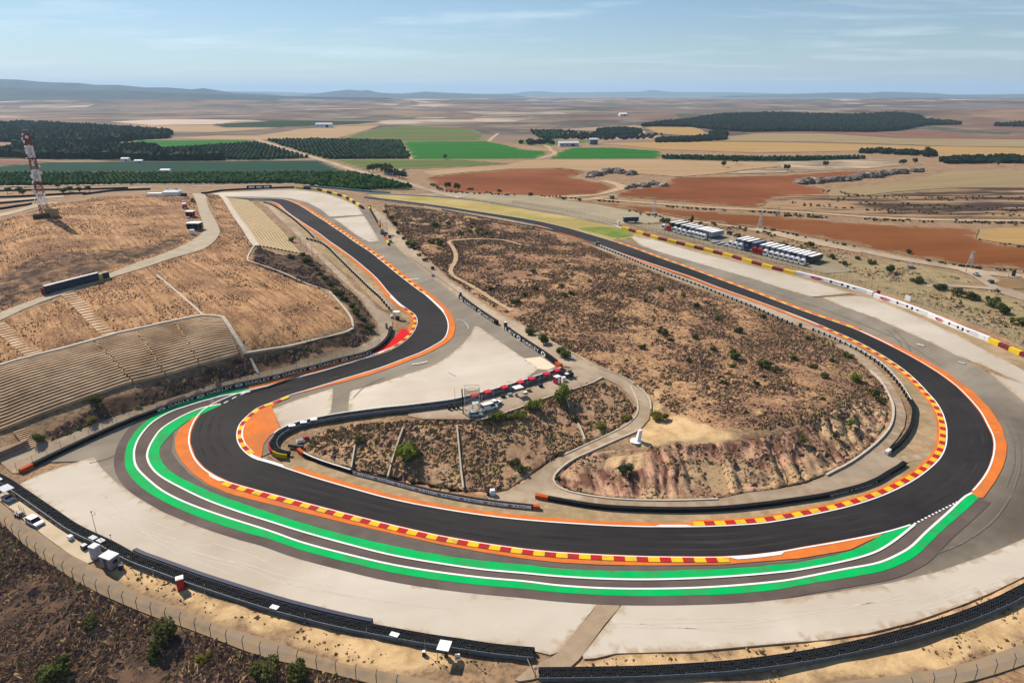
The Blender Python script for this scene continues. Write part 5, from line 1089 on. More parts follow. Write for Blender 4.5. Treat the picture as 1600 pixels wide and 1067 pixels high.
# terrace barrier below the wide gravel bed: tyres, white top rail, red covers
rT, wT = tyre_barrier('black tyre barrier with pale top rail along the terrace above the red embankment', [(455,710.5),(444,709),(435,703.5),(433,695),(437,687),(446,680),(462,672),(486,665.5),(525,658),(564,652.5),(604,647.5),(640,644),(700,636.5),(724,632),(752.5,624.5),(779,617.5),(818,605.5),(857.5,592.5),(884,583.5)], (.5, 1.1, 1.7), h=1.15, rail_h=1.25)
extrude('top_rail', wT[int(len(wT)*.1):], [(2.05, 0), (2.05, 1.5), (2.55, 1.5), (2.55, 0)], M_wtop, rT)
extrude('end_block', cut(wT, 4.2, 8, .5), [(1.95, 0), (1.95, 1.25), (2.3, 1.25), (2.3, 0)], mat('foam_crimson', (.45,.03,.06), (.38,.025,.05), scale=1), rT)
extrude('end_block', cut(wT, 0, 4.2, .5), [(1.9, 0), (1.9, 1.25), (2.3, 1.25), (2.3, 0)], mat('foam_gold', (.42,.30,.01), (.36,.25,.01), scale=1), rT)
M_cover = mat('red_cover', (.60,.015,.05), (.5,.012,.04), scale=1.2, rough=.5)
for k, p in enumerate(((741,626),(763,619.5),(786,612.5),(811,604.5),(832,597),(851,590),(866,584.5))):
    s0 = s_at(wT, p); c = extrude('red_cover', cut(wT, s0 - 1.0, s0 + 1.0, 1), [(.15, 1.2), (.15, 1.75), (1.9, 1.85), (1.9, 1.2)], M_cover); tag(c, 'red cover over the terrace barrier tyres, ' + ORD[k] + ' counting from the camera scaffold', 'cover', 'red covers on the terrace barrier')
for k, p in enumerate(((457,671.6),(475,666.2),(491,662))):
    q = at(*p); tag(MB().box((0, 0, 1.45), (1.9, 1.3, .25)).build('white_cover', M_wvin, None, (q.x, q.y, q.z), .3), 'small white cover on the curving terrace barrier, ' + ORD[k] + ' from the hairpin tip', 'cover', 'white covers on the terrace barrier')
# coloured wall on the outside of the fast bend
def block_wall(label, px, first_px, n, h=1.5, d=1.6, cols=None, step=None, name='foam_wall'):
    w = line(px, 1.5); root = tag(empty(name), label, 'barrier'); L = length(w)
    cols = cols or (M_fyel, M_fred); n = n or int(L / step)
    for k in range(n):
        hh = h + (.18 if k % 2 == 0 else 0)
        extrude('wall_block', cut(w, L * k / n + .02, L * (k + 1) / n - .02, 2), [(-.1 if k % 2 == 0 else 0, 0), (-.1 if k % 2 == 0 else 0, hh), (d, hh), (d, 0)], cols[k % 2], root)
    return root, w
block_wall('yellow and dark red foam wall along the straight below the parked trucks', [(971,358),(978,360),(1000,366.4),(1026,374),(1054,380.5),(1080,387),(1110,394.5),(1140,402.5),(1172,411.5),(1206,421),(1242,430)], 0, 19)
w = line([(1242,430),(1260,434),(1302.5,445),(1335,454.5),(1362,462.6)], 1.5); rt = tag(empty('banner_barrier'), 'white HJC wall at the end of the straight where the yellow and red wall stops', 'barrier'); L = length(w)
extrude('wall_block', w, [(0, 0), (0, 2.0), (1.6, 2.0), (1.6, 0)], M_wvin, rt)
hjc(rt, w, s_at(w, (1258,433.5)), s_at(w, (1362,462)), .06, .05, 2.0, (.06, .26, .36, .92))
w = line([(1364,464.5),(1409,479.5),(1451,496),(1494,514.5),(1542.6,534)], 1.5); rt = tag(empty('banner_barrier'), 'longest white HJC wall on the outside of the fast bend, with two red emblems', 'barrier'); L = length(w)
extrude('wall_block', w, [(0, 0), (0, 1.9), (1.5, 1.9), (1.5, 0)], M_wvin, rt)
m0 = s_at(w, (1455,497.5)); hjc(rt, w, .3, m0, .06, .05, 1.9, (.1, .28, .38, .92)); hjc(rt, w, m0, L - 1.5, .06, .05, 1.9, (.06, .24, .34, .9))
block_wall('yellow and dark red wall at the edge of the picture past the white HJC wall', [(1543,534.3),(1600,559),(1660,586)], 0, 7, 1.5)
block_wall('yellow and black foam wall round the far gravel bed', [(462,294.5),(490,297),(515,303),(536,309),(552,318),(566,327)], 0, 14, 1.5, 1.4, (M_fyel, M_black))
w = line([(593,336),(600,350),(606,364),(614,379),(622,385)], 1.5)
rt, _ = soft_wall('barrier_wall', 'dark barrier along the bare earth strip by the far camera scaffold', [(576,326),(583,338),(590,351),(598,366),(606,384)], 1.3, .8, M_black)
for s0, s1, m_ in ((.0, .05, M_fyel), (.5, .58, M_orblk), (.62, .68, M_fyel), (.86, .92, M_orblk), (.93, .99, M_fyel)):
    extrude('end_block', cut(_, length(_) * s0, length(_) * s1, 1.5), [(-.08, 0), (-.08, 1.4), (.85, 1.4), (.85, 0)], m_, rt)
w = line(GRASS_TOP, 3); extrude('concrete_wall', w, [(-.3, 0), (-.3, 1.0), (.3, 1.0), (.3, 0)], M_wtop).update_tag(); tag(bpy.data.objects['concrete_wall'], 'long pale concrete wall above the grass verge of the far straight', 'wall')
w = line([(472,293),(500,293.8),(540,297),(575,300.5),(610,302.5)], 3); tag(extrude('barrier_wall', w, [(-.3, 0), (-.3, 1.4), (.5, 1.4), (.5, 0)], mat('blue_grey_wall', (.16,.30,.38), (.12,.24,.30), scale=.3)), 'pale blue barrier strip between the green orchard and the far track', 'barrier')
w = line([(-40,322),(10,318),(60,313)], 3); tag(extrude('barrier_wall', w, [(-.3, 0), (-.3, 1.2), (.5, 1.2), (.5, 0)], M_black), 'dark barrier by the track beyond the red and white mast', 'barrier')
for q, lab in (([(-40,300),(60,298),(130,297),(200,295)], 'low dark wall across the service yards nearest the orchard'), ([(-40,311),(40,308),(110,304),(135,303)], 'low dark wall across the middle of the service yards beyond the mast'), ([(-40,331),(20,325),(50,320)], 'dark wall of the far track passing just behind the mast'), ([(130,305),(180,299),(235,297)], 'thin dark wall along the crest behind the golden hill')):
    w = line(q, 4); tag(extrude('barrier_wall', w, [(-.3, 0), (-.3, 1.5), (.6, 1.5), (.6, 0)], M_black), lab, 'barrier')
w = line([(316,303),(345,299),(385,296.5),(460,294)], 3); tag(extrude('barrier_wall', w, [(-.3, 0), (-.3, 1.2), (1.0, 1.2), (1.0, 0)], M_black), 'dark barrier along the far edge of the upper gravel bed', 'barrier')

# ================================================================== fences
mm, nt2, b2 = new_mat('wire_mesh'); tr = nt2.nodes.new('ShaderNodeBsdfTransparent'); ms = nt2.nodes.new('ShaderNodeMixShader'); ms.inputs[0].default_value = .13
b2.inputs['Base Color'].default_value = (.12,.12,.12,1); b2.inputs['Roughness'].default_value = .7
nt2.links.new(tr.outputs[0], ms.inputs[1]); nt2.links.new(b2.outputs[0], ms.inputs[2]); nt2.links.new(ms.outputs[0], nt2.nodes['Material Output'].inputs[0])
def fence(label, px, step, h, crank=0.0, r=.05, mesh=True, name='debris_fence', m=None, skip=None):
    w = line(px, 1.5); root = tag(empty(name), label, 'fence'); t, n = normals(w); L = length(w); m = m or M_post
    s = np.r_[0, np.cumsum(np.hypot(*np.diff(w, axis=0).T))]
    pm = MB().tube((0, 0, -.3), (0, 0, h * (.8 if crank else 1)), r, 0, 5)
    if crank: pm.tube((0, 0, h * .8), (0, crank, h), r, 0, 5)
    pm = pm.mesh('post', m)
    for q in np.arange(0.2, L, step):
        x, y = np.interp(q, s, w[:, 0]), np.interp(q, s, w[:, 1]); a = math.atan2(np.interp(q, s, t[:, 1]), np.interp(q, s, t[:, 0]))
        p = link('post', pm, root); p.location = (x, y, float(Hh(x, y))); p.rotation_euler = (0, 0, a)
    if mesh:
        z = Hh(w[:, 0], w[:, 1]); k = len(w); V = np.vstack([np.c_[w, z + .05], np.c_[w, z + h * (.8 if crank else 1)]]); i = np.arange(k - 1)
        link('mesh_panel', npmesh('mesh_panel', V, np.stack([i, i + 1, k + i + 1, k + i], 1), mm), root)
    return root
fence('wire fence with cranked posts along the near service road above the dark scrub', [(-20,800),(0,817),(36,851),(72.5,878),(120,910.5),(163,932.5),(218,956),(272,976),(326,996),(381,1017),(420,1030),(471,1041.5),(548,1061),(577,1067.5),(640,1085)], 3.9, 3.2, .55, .075)
fence('wire fence with cranked posts at the corner nearest the camera', [(1420,1084),(1480,1072),(1508,1066),(1532,1061),(1559,1053),(1584,1045),(1600,1040),(1640,1026)], 4.3, 3.2, .5, .08)
fence('post and mesh fence behind the black OAKLEY barrier of the hairpin', [(25,736),(52.5,724.5),(92,704),(131,686),(170.6,668),(210,651),(240,640.5),(266,630.5),(305.6,617.5),(345,606),(384,596),(450,581),(505,567),(557,554),(584,545),(596,538)], 4.0, 2.6, 0, .05)
fence('dark fence of close posts behind the wall of the far straight', [(800,318),(839,324),(879,331),(918,339.5),(962,349)], 2.4, 2.6, 0, .07)
fence('dark mesh fence between the parked trucks and the coloured wall', [(985,353),(1026,364),(1080,377.5),(1140,392),(1206,410.5),(1260,424.5),(1330,442),(1400,462),(1451,479.5),(1510,502),(1560,524),(1600,541),(1660,568)], 3.4, 2.6, 0, .07)
fence('row of lamp posts beside the pale road west of the descending track', [(470,385),(485,398.5),(501,417),(522,441),(543,466),(562,488)], 13.0, 5.5, 0, .09, False, 'post_row')

# ================================================================== vehicles and small things
M_cw = mat('vehicle_white', (.78,.78,.79), (.70,.70,.71), scale=1.2, rough=.35, spec=.5); M_glass = mat('dark_glass', (.012,.015,.02), (.02,.024,.03), scale=1, rough=.12, spec=.6)
M_cred = mat('vehicle_red', (.45,.02,.025), (.38,.018,.02), scale=1.2, rough=.4); M_cblu = mat('vehicle_blue', (.03,.07,.17), (.025,.06,.14), scale=1.2, rough=.4)
M_cblk = mat('vehicle_black', (.02,.021,.024), (.03,.03,.034), scale=1.2, rough=.4); M_cgry = mat('vehicle_grey', (.30,.33,.37), (.24,.27,.31), scale=1.2, rough=.4)
M_rub = mat('wheel_rubber', (.015,.015,.015), (.02,.02,.02), scale=3, rough=.8); M_rim = mat('wheel_rim', (.4,.4,.42), (.3,.3,.32), scale=3, rough=.4, metal=.6)
M_lamp = mat('headlamp', (.75,.75,.72), (.6,.6,.58), scale=4, rough=.2); M_tail = mat('tail_lamp', (.4,.01,.01), (.3,.01,.01), scale=4, rough=.3)
M_canv = mat('white_canvas', (.82,.82,.80), (.74,.74,.73), scale=.8, rough=.7); M_galv = mat('scaffold_steel', (.42,.43,.45), (.34,.35,.37), scale=2, rough=.45, metal=.4)
M_purp = mat('cabin_wall', (.30,.26,.28), (.24,.21,.23), scale=1.5, rough=.7); M_wood = mat('bare_wood', (.35,.24,.14), (.28,.19,.11), scale=2, rough=.8)
def wheels(root, xs_, hw, r, wd):
    w = MB().tube((0, -wd / 2, 0), (0, wd / 2, 0), r, 0, 12); wm = w.mesh('wheel', M_rub); rm = MB().tube((0, -wd / 2 - .015, 0), (0, wd / 2 + .015, 0), r * .58, 0, 10).mesh('rim', M_rim)
    for x in xs_:
        for y in (-hw, hw):
            o = link('wheel', wm, root, (x, y, r)); link('rim', rm, o)
def car(name, label, cat, px, rz, paint, L=4.4, Wd=1.85, Hh_=1.5, style='car', glass=None, dz=.06):
    p = at(*px); root = tag(empty(name, (p.x, p.y, p.z + dz), rz), label, cat)
    l = L / 2; h = Hh_
    if style == 'car': low = [(-l, .3), (-l, .78), (-l + .25, .86), (l - .35, .84), (l, .66), (l, .3)]; cab = [(-l + .3, .84), (-l + .75, h), (l * .12, h), (l * .5, .84)]
    elif style == 'pickup': low = [(-l, .4), (-l, .95), (l - .4, .97), (l, .8), (l, .4)]; cab = [(-l * .22, .95), (-l * .12, h), (l * .28, h), (l * .58, .95)]
    else: low = [(-l, .35), (-l, 1.15), (l * .72, 1.1), (l, .95), (l, .35)]; cab = [(-l, 1.14), (-l + .12, h), (l * .45, h), (l * .78, 1.08)]
    MB().prism(low, -Wd / 2, Wd / 2).build('body', paint, root)
    a, b = MB(), MB(); n = len(cab)
    k = .88
    def ring_(y): return [(x, y * (1 if z < 1.2 and z < h - .1 else k), z) for x, z in cab]
    V = ring_(-Wd / 2 + .04) + ring_(Wd / 2 - .04); a.add(V, [(0, n, 2 * n - 1, n - 1)][:0] + [tuple(range(n)), tuple(range(2 * n - 1, n - 1, -1))] + [(q, n + q, n + (q + 1) % n, (q + 1) % n) for q in range(n)])
    a.build('cabin', glass or M_glass, root)
    x0, x1 = cab[1][0], cab[2][0]; MB().box(((x0 + x1) / 2, 0, h + .01), (x1 - x0 + .1, Wd * .86, .05)).build('roof', paint, root)
    if style == 'van':
        MB().box((-l * .45, -Wd / 2 + .03, 1.3), (L * .46, .04, h - 1.15)).box((-l * .45, Wd / 2 - .03, 1.3), (L * .46, .04, h - 1.15)).build('side_panel', paint, root)
    for y in (-Wd / 2, Wd / 2):
        for xx in (x0 + (x1 - x0) * .5,): MB().box((xx, y * .95, (h + .85) / 2), (.09, .05, h - .86)).build('pillar', paint, root)
    if style == 'pickup': MB().box((-l * .6, 0, .98), (l * .68, Wd * .8, .06)).build('load_bed', M_cblk, root)
    for y in (-Wd * .36, Wd * .36):
        MB().box((l - .03, y, .72), (.1, .34, .16)).build('headlight', M_lamp, root); MB().box((-l + .02, y, .78), (.08, .24, .2)).build('tail_light', M_tail, root)
    MB().box((l, 0, .42), (.14, Wd * .96, .2)).build('bumper', M_cgry, root)
    wheels(root, (-l * .62, l * .62), Wd / 2 - .1, .34, .24)
    return root
# near-side cars
hd = heading((38, 817), (66, 824)) 
car('parked_car', 'white car parked on the concrete pad with its nose toward the grey cabinet', 'car', (55, 818), heading((42, 812), (70, 826)), M_cw, 5.0, 2.0, 1.6, 'car')
def trailer_frame():
    p = at(31, 805); root = tag(empty('equipment_trailer', (p.x, p.y, p.z + .1), heading((22, 800), (45, 812))), 'dark flat trailer with upright racks behind the white parked car', 'trailer')
    MB().box((0, 0, .55), (2.6, 1.7, .16)).build('deck', M_cblk, root)
    for x in (-1.15, -.2, .9):
        MB().tube((x, -.75, .6), (x - .25, -.75, 1.9), .06).tube((x, .75, .6), (x - .25, .75, 1.9), .06).build('rack', M_purp, root)
    MB().box((.3, 0, .8), (1.2, 1.1, .35)).build('load', mat('pink_load', (.5, .42, .42), (.4, .3, .3), scale=2), root)
    MB().tube((1.3, 0, .5), (2.2, 0, .45), .05).build('drawbar', M_post, root); wheels(root, (-.3,), .85, .3, .2)
trailer_frame()
car('utility_buggy', 'pale open buggy parked under the grey canopy by the tyre barrier', 'buggy', (13, 782), heading((4, 778), (20, 785)), mat('buggy_paint', (.62,.5,.48), (.55,.45,.43), scale=1.5), 3.4, 1.7, 1.5, 'pickup')
def canopy(label, px, rz, sx, sy, h, m, name='canopy', legs=4, slope=0.0, group=None, dz=.08):
    p = at(*px); root = tag(empty(name, (p.x, p.y, p.z + dz), rz), label, 'canopy', group)
    MB().add([(-sx/2, -sy/2, h), (sx/2, -sy/2, h), (sx/2, sy/2, h + slope), (-sx/2, sy/2, h + slope), (-sx/2, -sy/2, h + .12), (sx/2, -sy/2, h + .12), (sx/2, sy/2, h + slope + .12), (-sx/2, sy/2, h + slope + .12)],
             [(3, 2, 1, 0), (4, 5, 6, 7), (0, 1, 5, 4), (1, 2, 6, 5), (2, 3, 7, 6), (3, 0, 4, 7)]).build('canopy_roof', m, root)
    for a in (-1, 1):
        for b in (-1, 1): MB().tube((a * sx * .45, b * sy * .45, 0), (a * sx * .45, b * sy * .45, h + (slope if b > 0 else 0)), .05).build('leg', M_post, root)
    return root
canopy('grey flat canopy over the buggy beside the tyre barrier', (13, 777), heading((2, 766), (21, 778)), 3.6, 2.4, 2.6, mat('canopy_grey', (.55,.58,.62), (.48,.51,.55), scale=1))
canopy('small pale canopy cut by the edge of the picture beside the tyre barrier', (-2, 762), heading((2, 766), (21, 778)), 2.2, 2.0, 2.3, M_canv)
def cabin(name, label, cat, px, rz, d, wall, roof, door=None, group=None, over=.12, window=False, dz=.05):
    p = at(*px); root = tag(empty(name, (p.x, p.y, p.z + dz), rz), label, cat, group); x, y, h = d
    MB().box((0, 0, h / 2), (x, y, h)).build('wall', wall, root)
    MB().box((0, 0, h + .07), (x + over, y + over, .14)).box((0, 0, h + .17), (x * .8, y * .8, .06)).build('roof', roof, root)
    dd = MB().box((0, -y / 2 - .015, h * .46), (min(x * .62, .95), .05, h * .86)).build('door', door or wall, root)
    MB().tube((min(x * .2, .3), -y / 2 - .08, h * .46), (min(x * .2, .3), -y / 2 - .08, h * .56), .025).build('handle', M_cgry, dd)
    if window: MB().box((x / 2 + .02, 0, h * .6), (.05, y * .45, h * .3)).build('window', M_glass, root)
    MB().box((0, 0, .05), (x + .1, y + .1, .1)).build('base', M_cblk, root)
    return root
hdB = heading((147, 874), (185, 893))
cabin('site_cabinet', 'tall grey cabinet with white roof between the black box and the brown cabin', 'cabinet', (151, 870.5), hdB + .15, (1.7, 1.5, 2.9), mat('cabinet_grey', (.42,.44,.50), (.36,.38,.43), scale=1.2), M_canv)
cabin('site_cabin', 'brown cabin with white roof and dark open end beside the tyre barrier', 'cabin', (174, 884), hdB + .1, (3.1, 2.3, 2.7), M_purp, M_canv, M_cblk, window=True)
cabin('portable_toilet', 'red portable toilet with white roof standing alone against the tyre barrier', 'toilet', (283.5, 919.5), hdB + .95, (1.35, 1.25, 2.6), M_cred, M_canv, M_cred)
def lumpbox(name, label, cat, px, d, m, rz=0., legs=False, lid=None):
    p = at(*px); root = tag(empty(name, (p.x, p.y, p.z + .06), rz), label, cat)
    z0 = .35 if legs else 0
    MB().box((0, 0, z0 + d[2] / 2), d, 0, 0, .94).build('body', m, root)
    if lid: MB().box((0, 0, z0 + d[2] + .05), (d[0] * .9, d[1] * .9, .12)).build('lid', lid, root)
    if legs:
        for a in (-1, 1):
            for b in (-1, 1): MB().tube((a * d[0] * .45, b * d[1] * .45, 0), (a * d[0] * .45, b * d[1] * .45, z0), .04).build('leg', M_post, root)
    return root
lumpbox('generator', 'black generator box with grey top beside the tall grey cabinet', 'generator', (132.5, 857.5), (1.3, 1.1, 1.0), M_cblk, hdB, False, M_cgry)
lumpbox('covered_cart', 'small cart under a white sheet on the concrete pad past the car', 'cart', (111, 843), (1.2, .9, .7), M_canv, hdB, True)
for px_ in ((147, 846.5), (159, 851)): 
    q = at(*px_); tag(MB().box((0, 0, 1.2), (1.9, 1.2, .12)).build('tarpaulin', M_cgry, None, (q.x, q.y, q.z), hdB), 'grey tarpaulin over the tyres, the one ' + ('farther from' if px_[0] < 150 else 'right behind') + ' the tall grey cabinet', 'tarpaulin', 'grey tarpaulins on the tyre barrier')
def pole(label, px, h, name='lamp_post', r=.06, arm=None, lean=0., head=True, m=None, cat='pole'):
    p = at(*px); root = tag(empty(name, (p.x, p.y, p.z - .05)), label, cat); m = m or M_post
    MB().tube((0, 0, 0), (lean, 0, h), r, 0, 6, r * .7).build('shaft', m, root)
    if arm: MB().tube((lean, 0, h * .86), (lean + arm, 0, h * .9), .04).tube((lean + arm, 0, h * .9), (lean + arm, 0, h), .04).build('arm', m, root)
    if head: MB().box((lean, 0, h + .05), (.3, .25, .22)).build('head', M_cblk, root)
    MB().box((0, 0, .1), (.35, .35, .2)).build('foot', M_edge, root)
    return root
pole('tall thin mast with a forked top rising behind the tyre barrier', (153, 842), 7.3, 'camera_mast', .07, .75)
pole('short marker pole standing in the gravel edge behind the brown cabin', (175, 848), 2.1, 'marker_pole', .05)
pole('light stand leaning on the barrier next to the brown cabin', (204, 886), 2.6, 'light_stand', .06, .5)
pole('low light stand on the yellow sand near the brown cabin', (193, 893), 2.2, 'light_stand', .06, .3)
lumpbox('camera_unit', 'dark camera unit with a white dome beside the brown cabin', 'camera', (190, 889), (.9, .8, 1.1), M_cblk, .3, False, M_canv)
# camera platform near the bottom
canopy('square white canopy over the camera position on the near sand', (695, 1027.5), heading((683, 1010), (702, 1013)), 2.2, 2.4, 2.7, M_canv)
def tripod(label, px):
    p = at(*px); root = tag(empty('camera_tripod', (p.x, p.y, p.z)), label, 'camera')
    for a in (0, 2.1, 4.2): MB().tube((.55 * math.cos(a), .55 * math.sin(a), 0), (0, 0, 1.3), .045).build('leg', M_post, root)
    MB().box((0, .1, 1.5), (.35, .8, .4)).build('camera_body', M_cblk, root); MB().tube((0, .5, 1.5), (0, .95, 1.5), .14, 0, 8).build('lens', M_glass, root)
tripod('black television camera on its tripod under the square white canopy', (693, 1025))
lumpbox('equipment_case', 'black equipment case standing by the camera tripod', 'case', (697, 1025.5), (.6, .5, 1.5), M_cblk)
lumpbox('equipment_box', 'small pale equipment box on legs next to the square canopy', 'box', (715, 1030), (.9, .7, .55), M_cgry, .2, True, M_canv)
lumpbox('waste_bin', 'black bin with white lid by the end of the foam barrier', 'bin', (662.5, 1024), (.6, .6, .9), M_cblk, 0, False, M_canv)
pole('thin grey pole beside the black bin at the barrier', (664.5, 1021), 3.2, 'marker_pole', .05, None, 0, False, M_cgry)
pole('grey camera crane post with a bent arm by the square canopy', (735, 1031.5), 3.4, 'light_stand', .07, -.8)
def boom():
    p = at(836, 1062); root = tag(empty('barrier_gate', (p.x, p.y, p.z + .1)), 'pale swing gate pole closing the track between the two tyre barriers', 'gate')
    q = at(824, 1036) - p; MB().tube((0, 0, .8), (q.x, q.y, .9 + q.z), .07).build('boom', M_wood, root)
    MB().tube((0, 0, 0), (0, 0, 1.0), .08).build('post', M_post, root); MB().tube((q.x, q.y, q.z), (q.x, q.y, q.z + 1.), .08).build('post', M_post, root)
    r_ = tag(empty('road_sign', at(836.5, 1053)), 'round pink and white sign beside the swing gate', 'sign')
    MB().tube((0, 0, 0), (0, 0, 1.2), .04).build('post', M_post, r_); MB().tube((0, -.04, 1.35), (0, .04, 1.35), .36, 0, 14).build('disc', mat('sign_face', (.75,.45,.42), (.7,.38,.36), scale=2), r_)
boom()
# terrace: vans, booths, scaffold
car('white_van', 'white van parked on the terrace beside the camera scaffold', 'van', (764, 640), heading((752, 642), (774, 635)), M_cw, 4.9, 2.0, 2.1, 'van')
car('white_car', 'white car on the terrace just past the white van', 'car', (774, 632), heading((766, 634), (780, 629)), M_cw, 3.9, 1.8, 1.5, 'car')
car('light_blue_car', 'pale blue grey car on the terrace in front of the scaffold tower', 'car', (743, 650), heading((736, 650), (752, 649)), mat('pale_blue_paint', (.42,.50,.53), (.36,.44,.47), scale=1.3, rough=.3), 4.2, 1.8, 1.5, 'car')
canopy('small glassy canopy standing by the pale blue car', (743, 642), .2, 1.8, 1.8, 2.4, mat('canopy_glassy', (.55,.66,.68), (.5,.6,.62), scale=1))
canopy('white square canopy halfway along the terrace', (809, 617), heading((803, 608), (818, 604)), 2.9, 2.3, 2.5, M_canv)
lumpbox('folding_table', 'white folding table beside the white terrace canopy', 'table', (820.5, 614.5), (1.2, .9, .1), M_canv, .3, True); lumpbox('equipment_case', 'dark equipment case under the white terrace canopy', 'case', (807, 619), (.9, .7, .9), M_cgry)
cabin('marshal_booth', 'red booth with white roof at the tip of the terrace', 'booth', (870.5, 598.5), heading((862, 600), (880, 594)), (1.9, 1.7, 2.2), M_cred, M_canv, M_canv)
lumpbox('water_tank', 'round topped white tank by the red booth', 'tank', (880.5, 595), (1.3, 1.2, 1.2), M_canv, .4, False, M_canv)
def loader():
    p = at(888, 589); root = tag(empty('telescopic_loader', (p.x, p.y, p.z + .06), heading((880, 592), (895, 586))), 'dark telescopic loader with a white bonnet at the end of the terrace', 'loader')
    MB().box((0, 0, .95), (3.2, 1.7, .7)).build('chassis', M_cblk, root); MB().box((.3, -.35, 1.7), (1.2, .9, 1.0), 0, 0, .8).build('cab', M_glass, root)
    MB().tube((-1.4, .4, 1.5), (2.4, .4, 1.9), .16).build('boom', M_cgry, root); MB().box((-1.0, -.2, 1.4), (1.1, 1.1, .4)).build('bonnet', M_canv, root); wheels(root, (-1.1, 1.1), .85, .5, .4)
loader()
q = at(873, 573.5); tag(MB().box((0, 0, .8), (2.8, 1.2, 1.6)).box((0, -.62, .5), (2.4, .06, .5)).build('end_block', M_orblk, None, (q.x, q.y, q.z), heading((868, 570), (880, 577))), 'orange foam block at the tip of the gravel where the two barriers meet', 'block')
for k, (a, b) in enumerate(((702, 633), (709, 632), (716, 631.5))):
    lumpbox('monitor_stand', 'dark monitor box behind the terrace barrier, ' + ORD[k] + ' counting toward the scaffold', 'monitor', (a, b + 7), (.7, .6, 1.2), M_cblk)['group'] = 'monitor boxes behind the terrace barrier'
pole('thin dark mast beside the terrace scaffold', (711.5, 641), 7.0, 'camera_mast', .06, None, 0, False)
def scaffold(label, px, w, d, h, rz, levels):
    p = at(*px); root = tag(empty('scaffold_tower', (p.x, p.y, p.z), rz), label, 'scaffold')
    for a in (-1, 1):
        for b in (-1, 1): MB().tube((a * w / 2, b * d / 2, 0), (a * w / 2, b * d / 2, h), .07).build('leg', M_galv, root)
    for k in range(1, levels + 1):
        z = h * k / levels; f = MB()
        for a in (-1, 1): f.tube((a * w / 2, -d / 2, z), (a * w / 2, d / 2, z), .045).tube((-w / 2, a * d / 2, z), (w / 2, a * d / 2, z), .045).tube((-w / 2 * a, -d / 2, z - h / levels), (w / 2 * a, -d / 2, z), .035).tube((-w / 2 * a, d / 2, z - h / levels), (w / 2 * a, d / 2, z), .035)
        f.build('brace', M_galv, root)
    MB().box((0, 0, h * (levels - 1) / levels), (w, d, .1)).build('platform', M_wood, root)
    MB().tube((-w / 2 - .5, 0, 0), (-w / 2 - .7, 0, h * .93), .2, 0, 5).build('cable_post', M_cblk, root)
    return root
scaffold('pale camera scaffold tower rising over the terrace barrier', (738, 645), 4.2, 2.6, 8.2, .1, 5)
scaffold('small camera scaffold on the upper road beside the bare earth strip', (601, 366), 3.0, 3.0, 9.0, .4, 3)
car('dark_blue_car', 'dark blue car at the foot of the upper camera scaffold', 'car', (600, 366), .6, M_cblu, 4.4, 1.8, 1.5)
for k, q_ in enumerate(((609, 372), (610, 379), (578, 325))): lumpbox('equipment_case', ('dark case on the upper road just below the scaffold car', 'grey equipment pile on the upper road at the end of the earth strip', 'dark case at the upper tip of the service road')[k], 'case', q_, (1.6, 1.2, 1.5), (M_cblk, M_cgry, M_cblk)[k], .4)
lumpbox('equipment_case', 'dark case on the upper service road above the concrete ledge', 'case', (676, 421), (1.5, 1.0, 1.4), M_cblk, .4); lumpbox('equipment_case', 'pale case on the upper service road above the concrete ledge', 'case', (676, 432), (1.3, 1.0, 1.2), M_cgry, .4)
lumpbox('marshal_stand', 'dark marshal stand at the near tip of the OAKLEY board by the far track', 'stand', (720, 464), (1.0, .9, 1.9), M_cblk); lumpbox('marshal_stand', 'dark marshal stand at the start of the OAKLEY board by the sand patch', 'stand', (790, 511), (1.2, 1.0, 1.9), M_cblk, .3, False, M_canv)
# bend marshal post
canopy('white canopy of the marshal post inside the bend above the red apron', (620, 497), heading((612, 488), (624, 490)), 2.6, 2.0, 2.6, M_canv); lumpbox('marshal_stand', 'dark marshal desk under the canopy inside the bend', 'stand', (621, 499), (1.5, 1.2, 1.2), M_cblk, .5); lumpbox('equipment_box', 'white box beside the marshal canopy inside the bend', 'box', (612, 496), (1.1, .9, .9), M_canv, .4)
lumpbox('flag_rack', 'cluttered flag rack at the tip of the black OAKLEY barrier', 'rack', (604, 513), (.9, .8, 1.8), M_purp, .4, False, M_cblk)
# far straight marshal bits
lumpbox('notice_board', 'blank white board behind the long white HJC wall', 'board', (1418, 470), (2.8, .4, 2.3), M_canv, heading((1409, 470), (1428, 476)))
lumpbox('site_cabinet', 'small white cabinet at the foot of the embankment where the roads meet', 'cabinet', (769.5, 773), (1.2, 1.1, 1.5), M_canv, .2); lumpbox('waste_bin', 'black bin beside the white cabinet at the road junction', 'bin', (763, 773.5), (.7, .7, 1.0), M_cblk)
lumpbox('marshal_stand', 'dark marshal stand where the inner rails part on the straight', 'stand', (1250, 511.5), (1.0, .9, 1.7), M_cblk, .3); lumpbox('marshal_stand', 'dark marshal stand at the far end of the spaced tyre rail', 'stand', (934, 384), (2.2, 1.2, 2.0), M_cblk, -.3, False, M_cgry)
lumpbox('marker_block', 'dark red marker block at the joint of the two white HJC walls', 'block', (1372, 460), (1.6, 1.0, 1.9), M_cred, -.4)
for k, q_ in enumerate(((752, 627.5), (770, 621.5), (797, 613), (823, 604), (842, 598), (858, 593))):
    pole('pale upright pole behind the terrace barrier, ' + ORD[k] + ' counting from the scaffold', q_, 2.6, 'marker_pole', .1, None, .25, False, M_galv)
for k, q_ in enumerate(((476, 972.5), (572, 994.5), (320, 926), (240, 899))):
    pole('thin pale pole behind the near tyre barrier, ' + ('second from the square canopy', 'nearest the square canopy', 'third from the square canopy', 'nearest the red portable toilet')[k], q_, 2.2, 'marker_pole', .07, None, .2, False, M_galv)
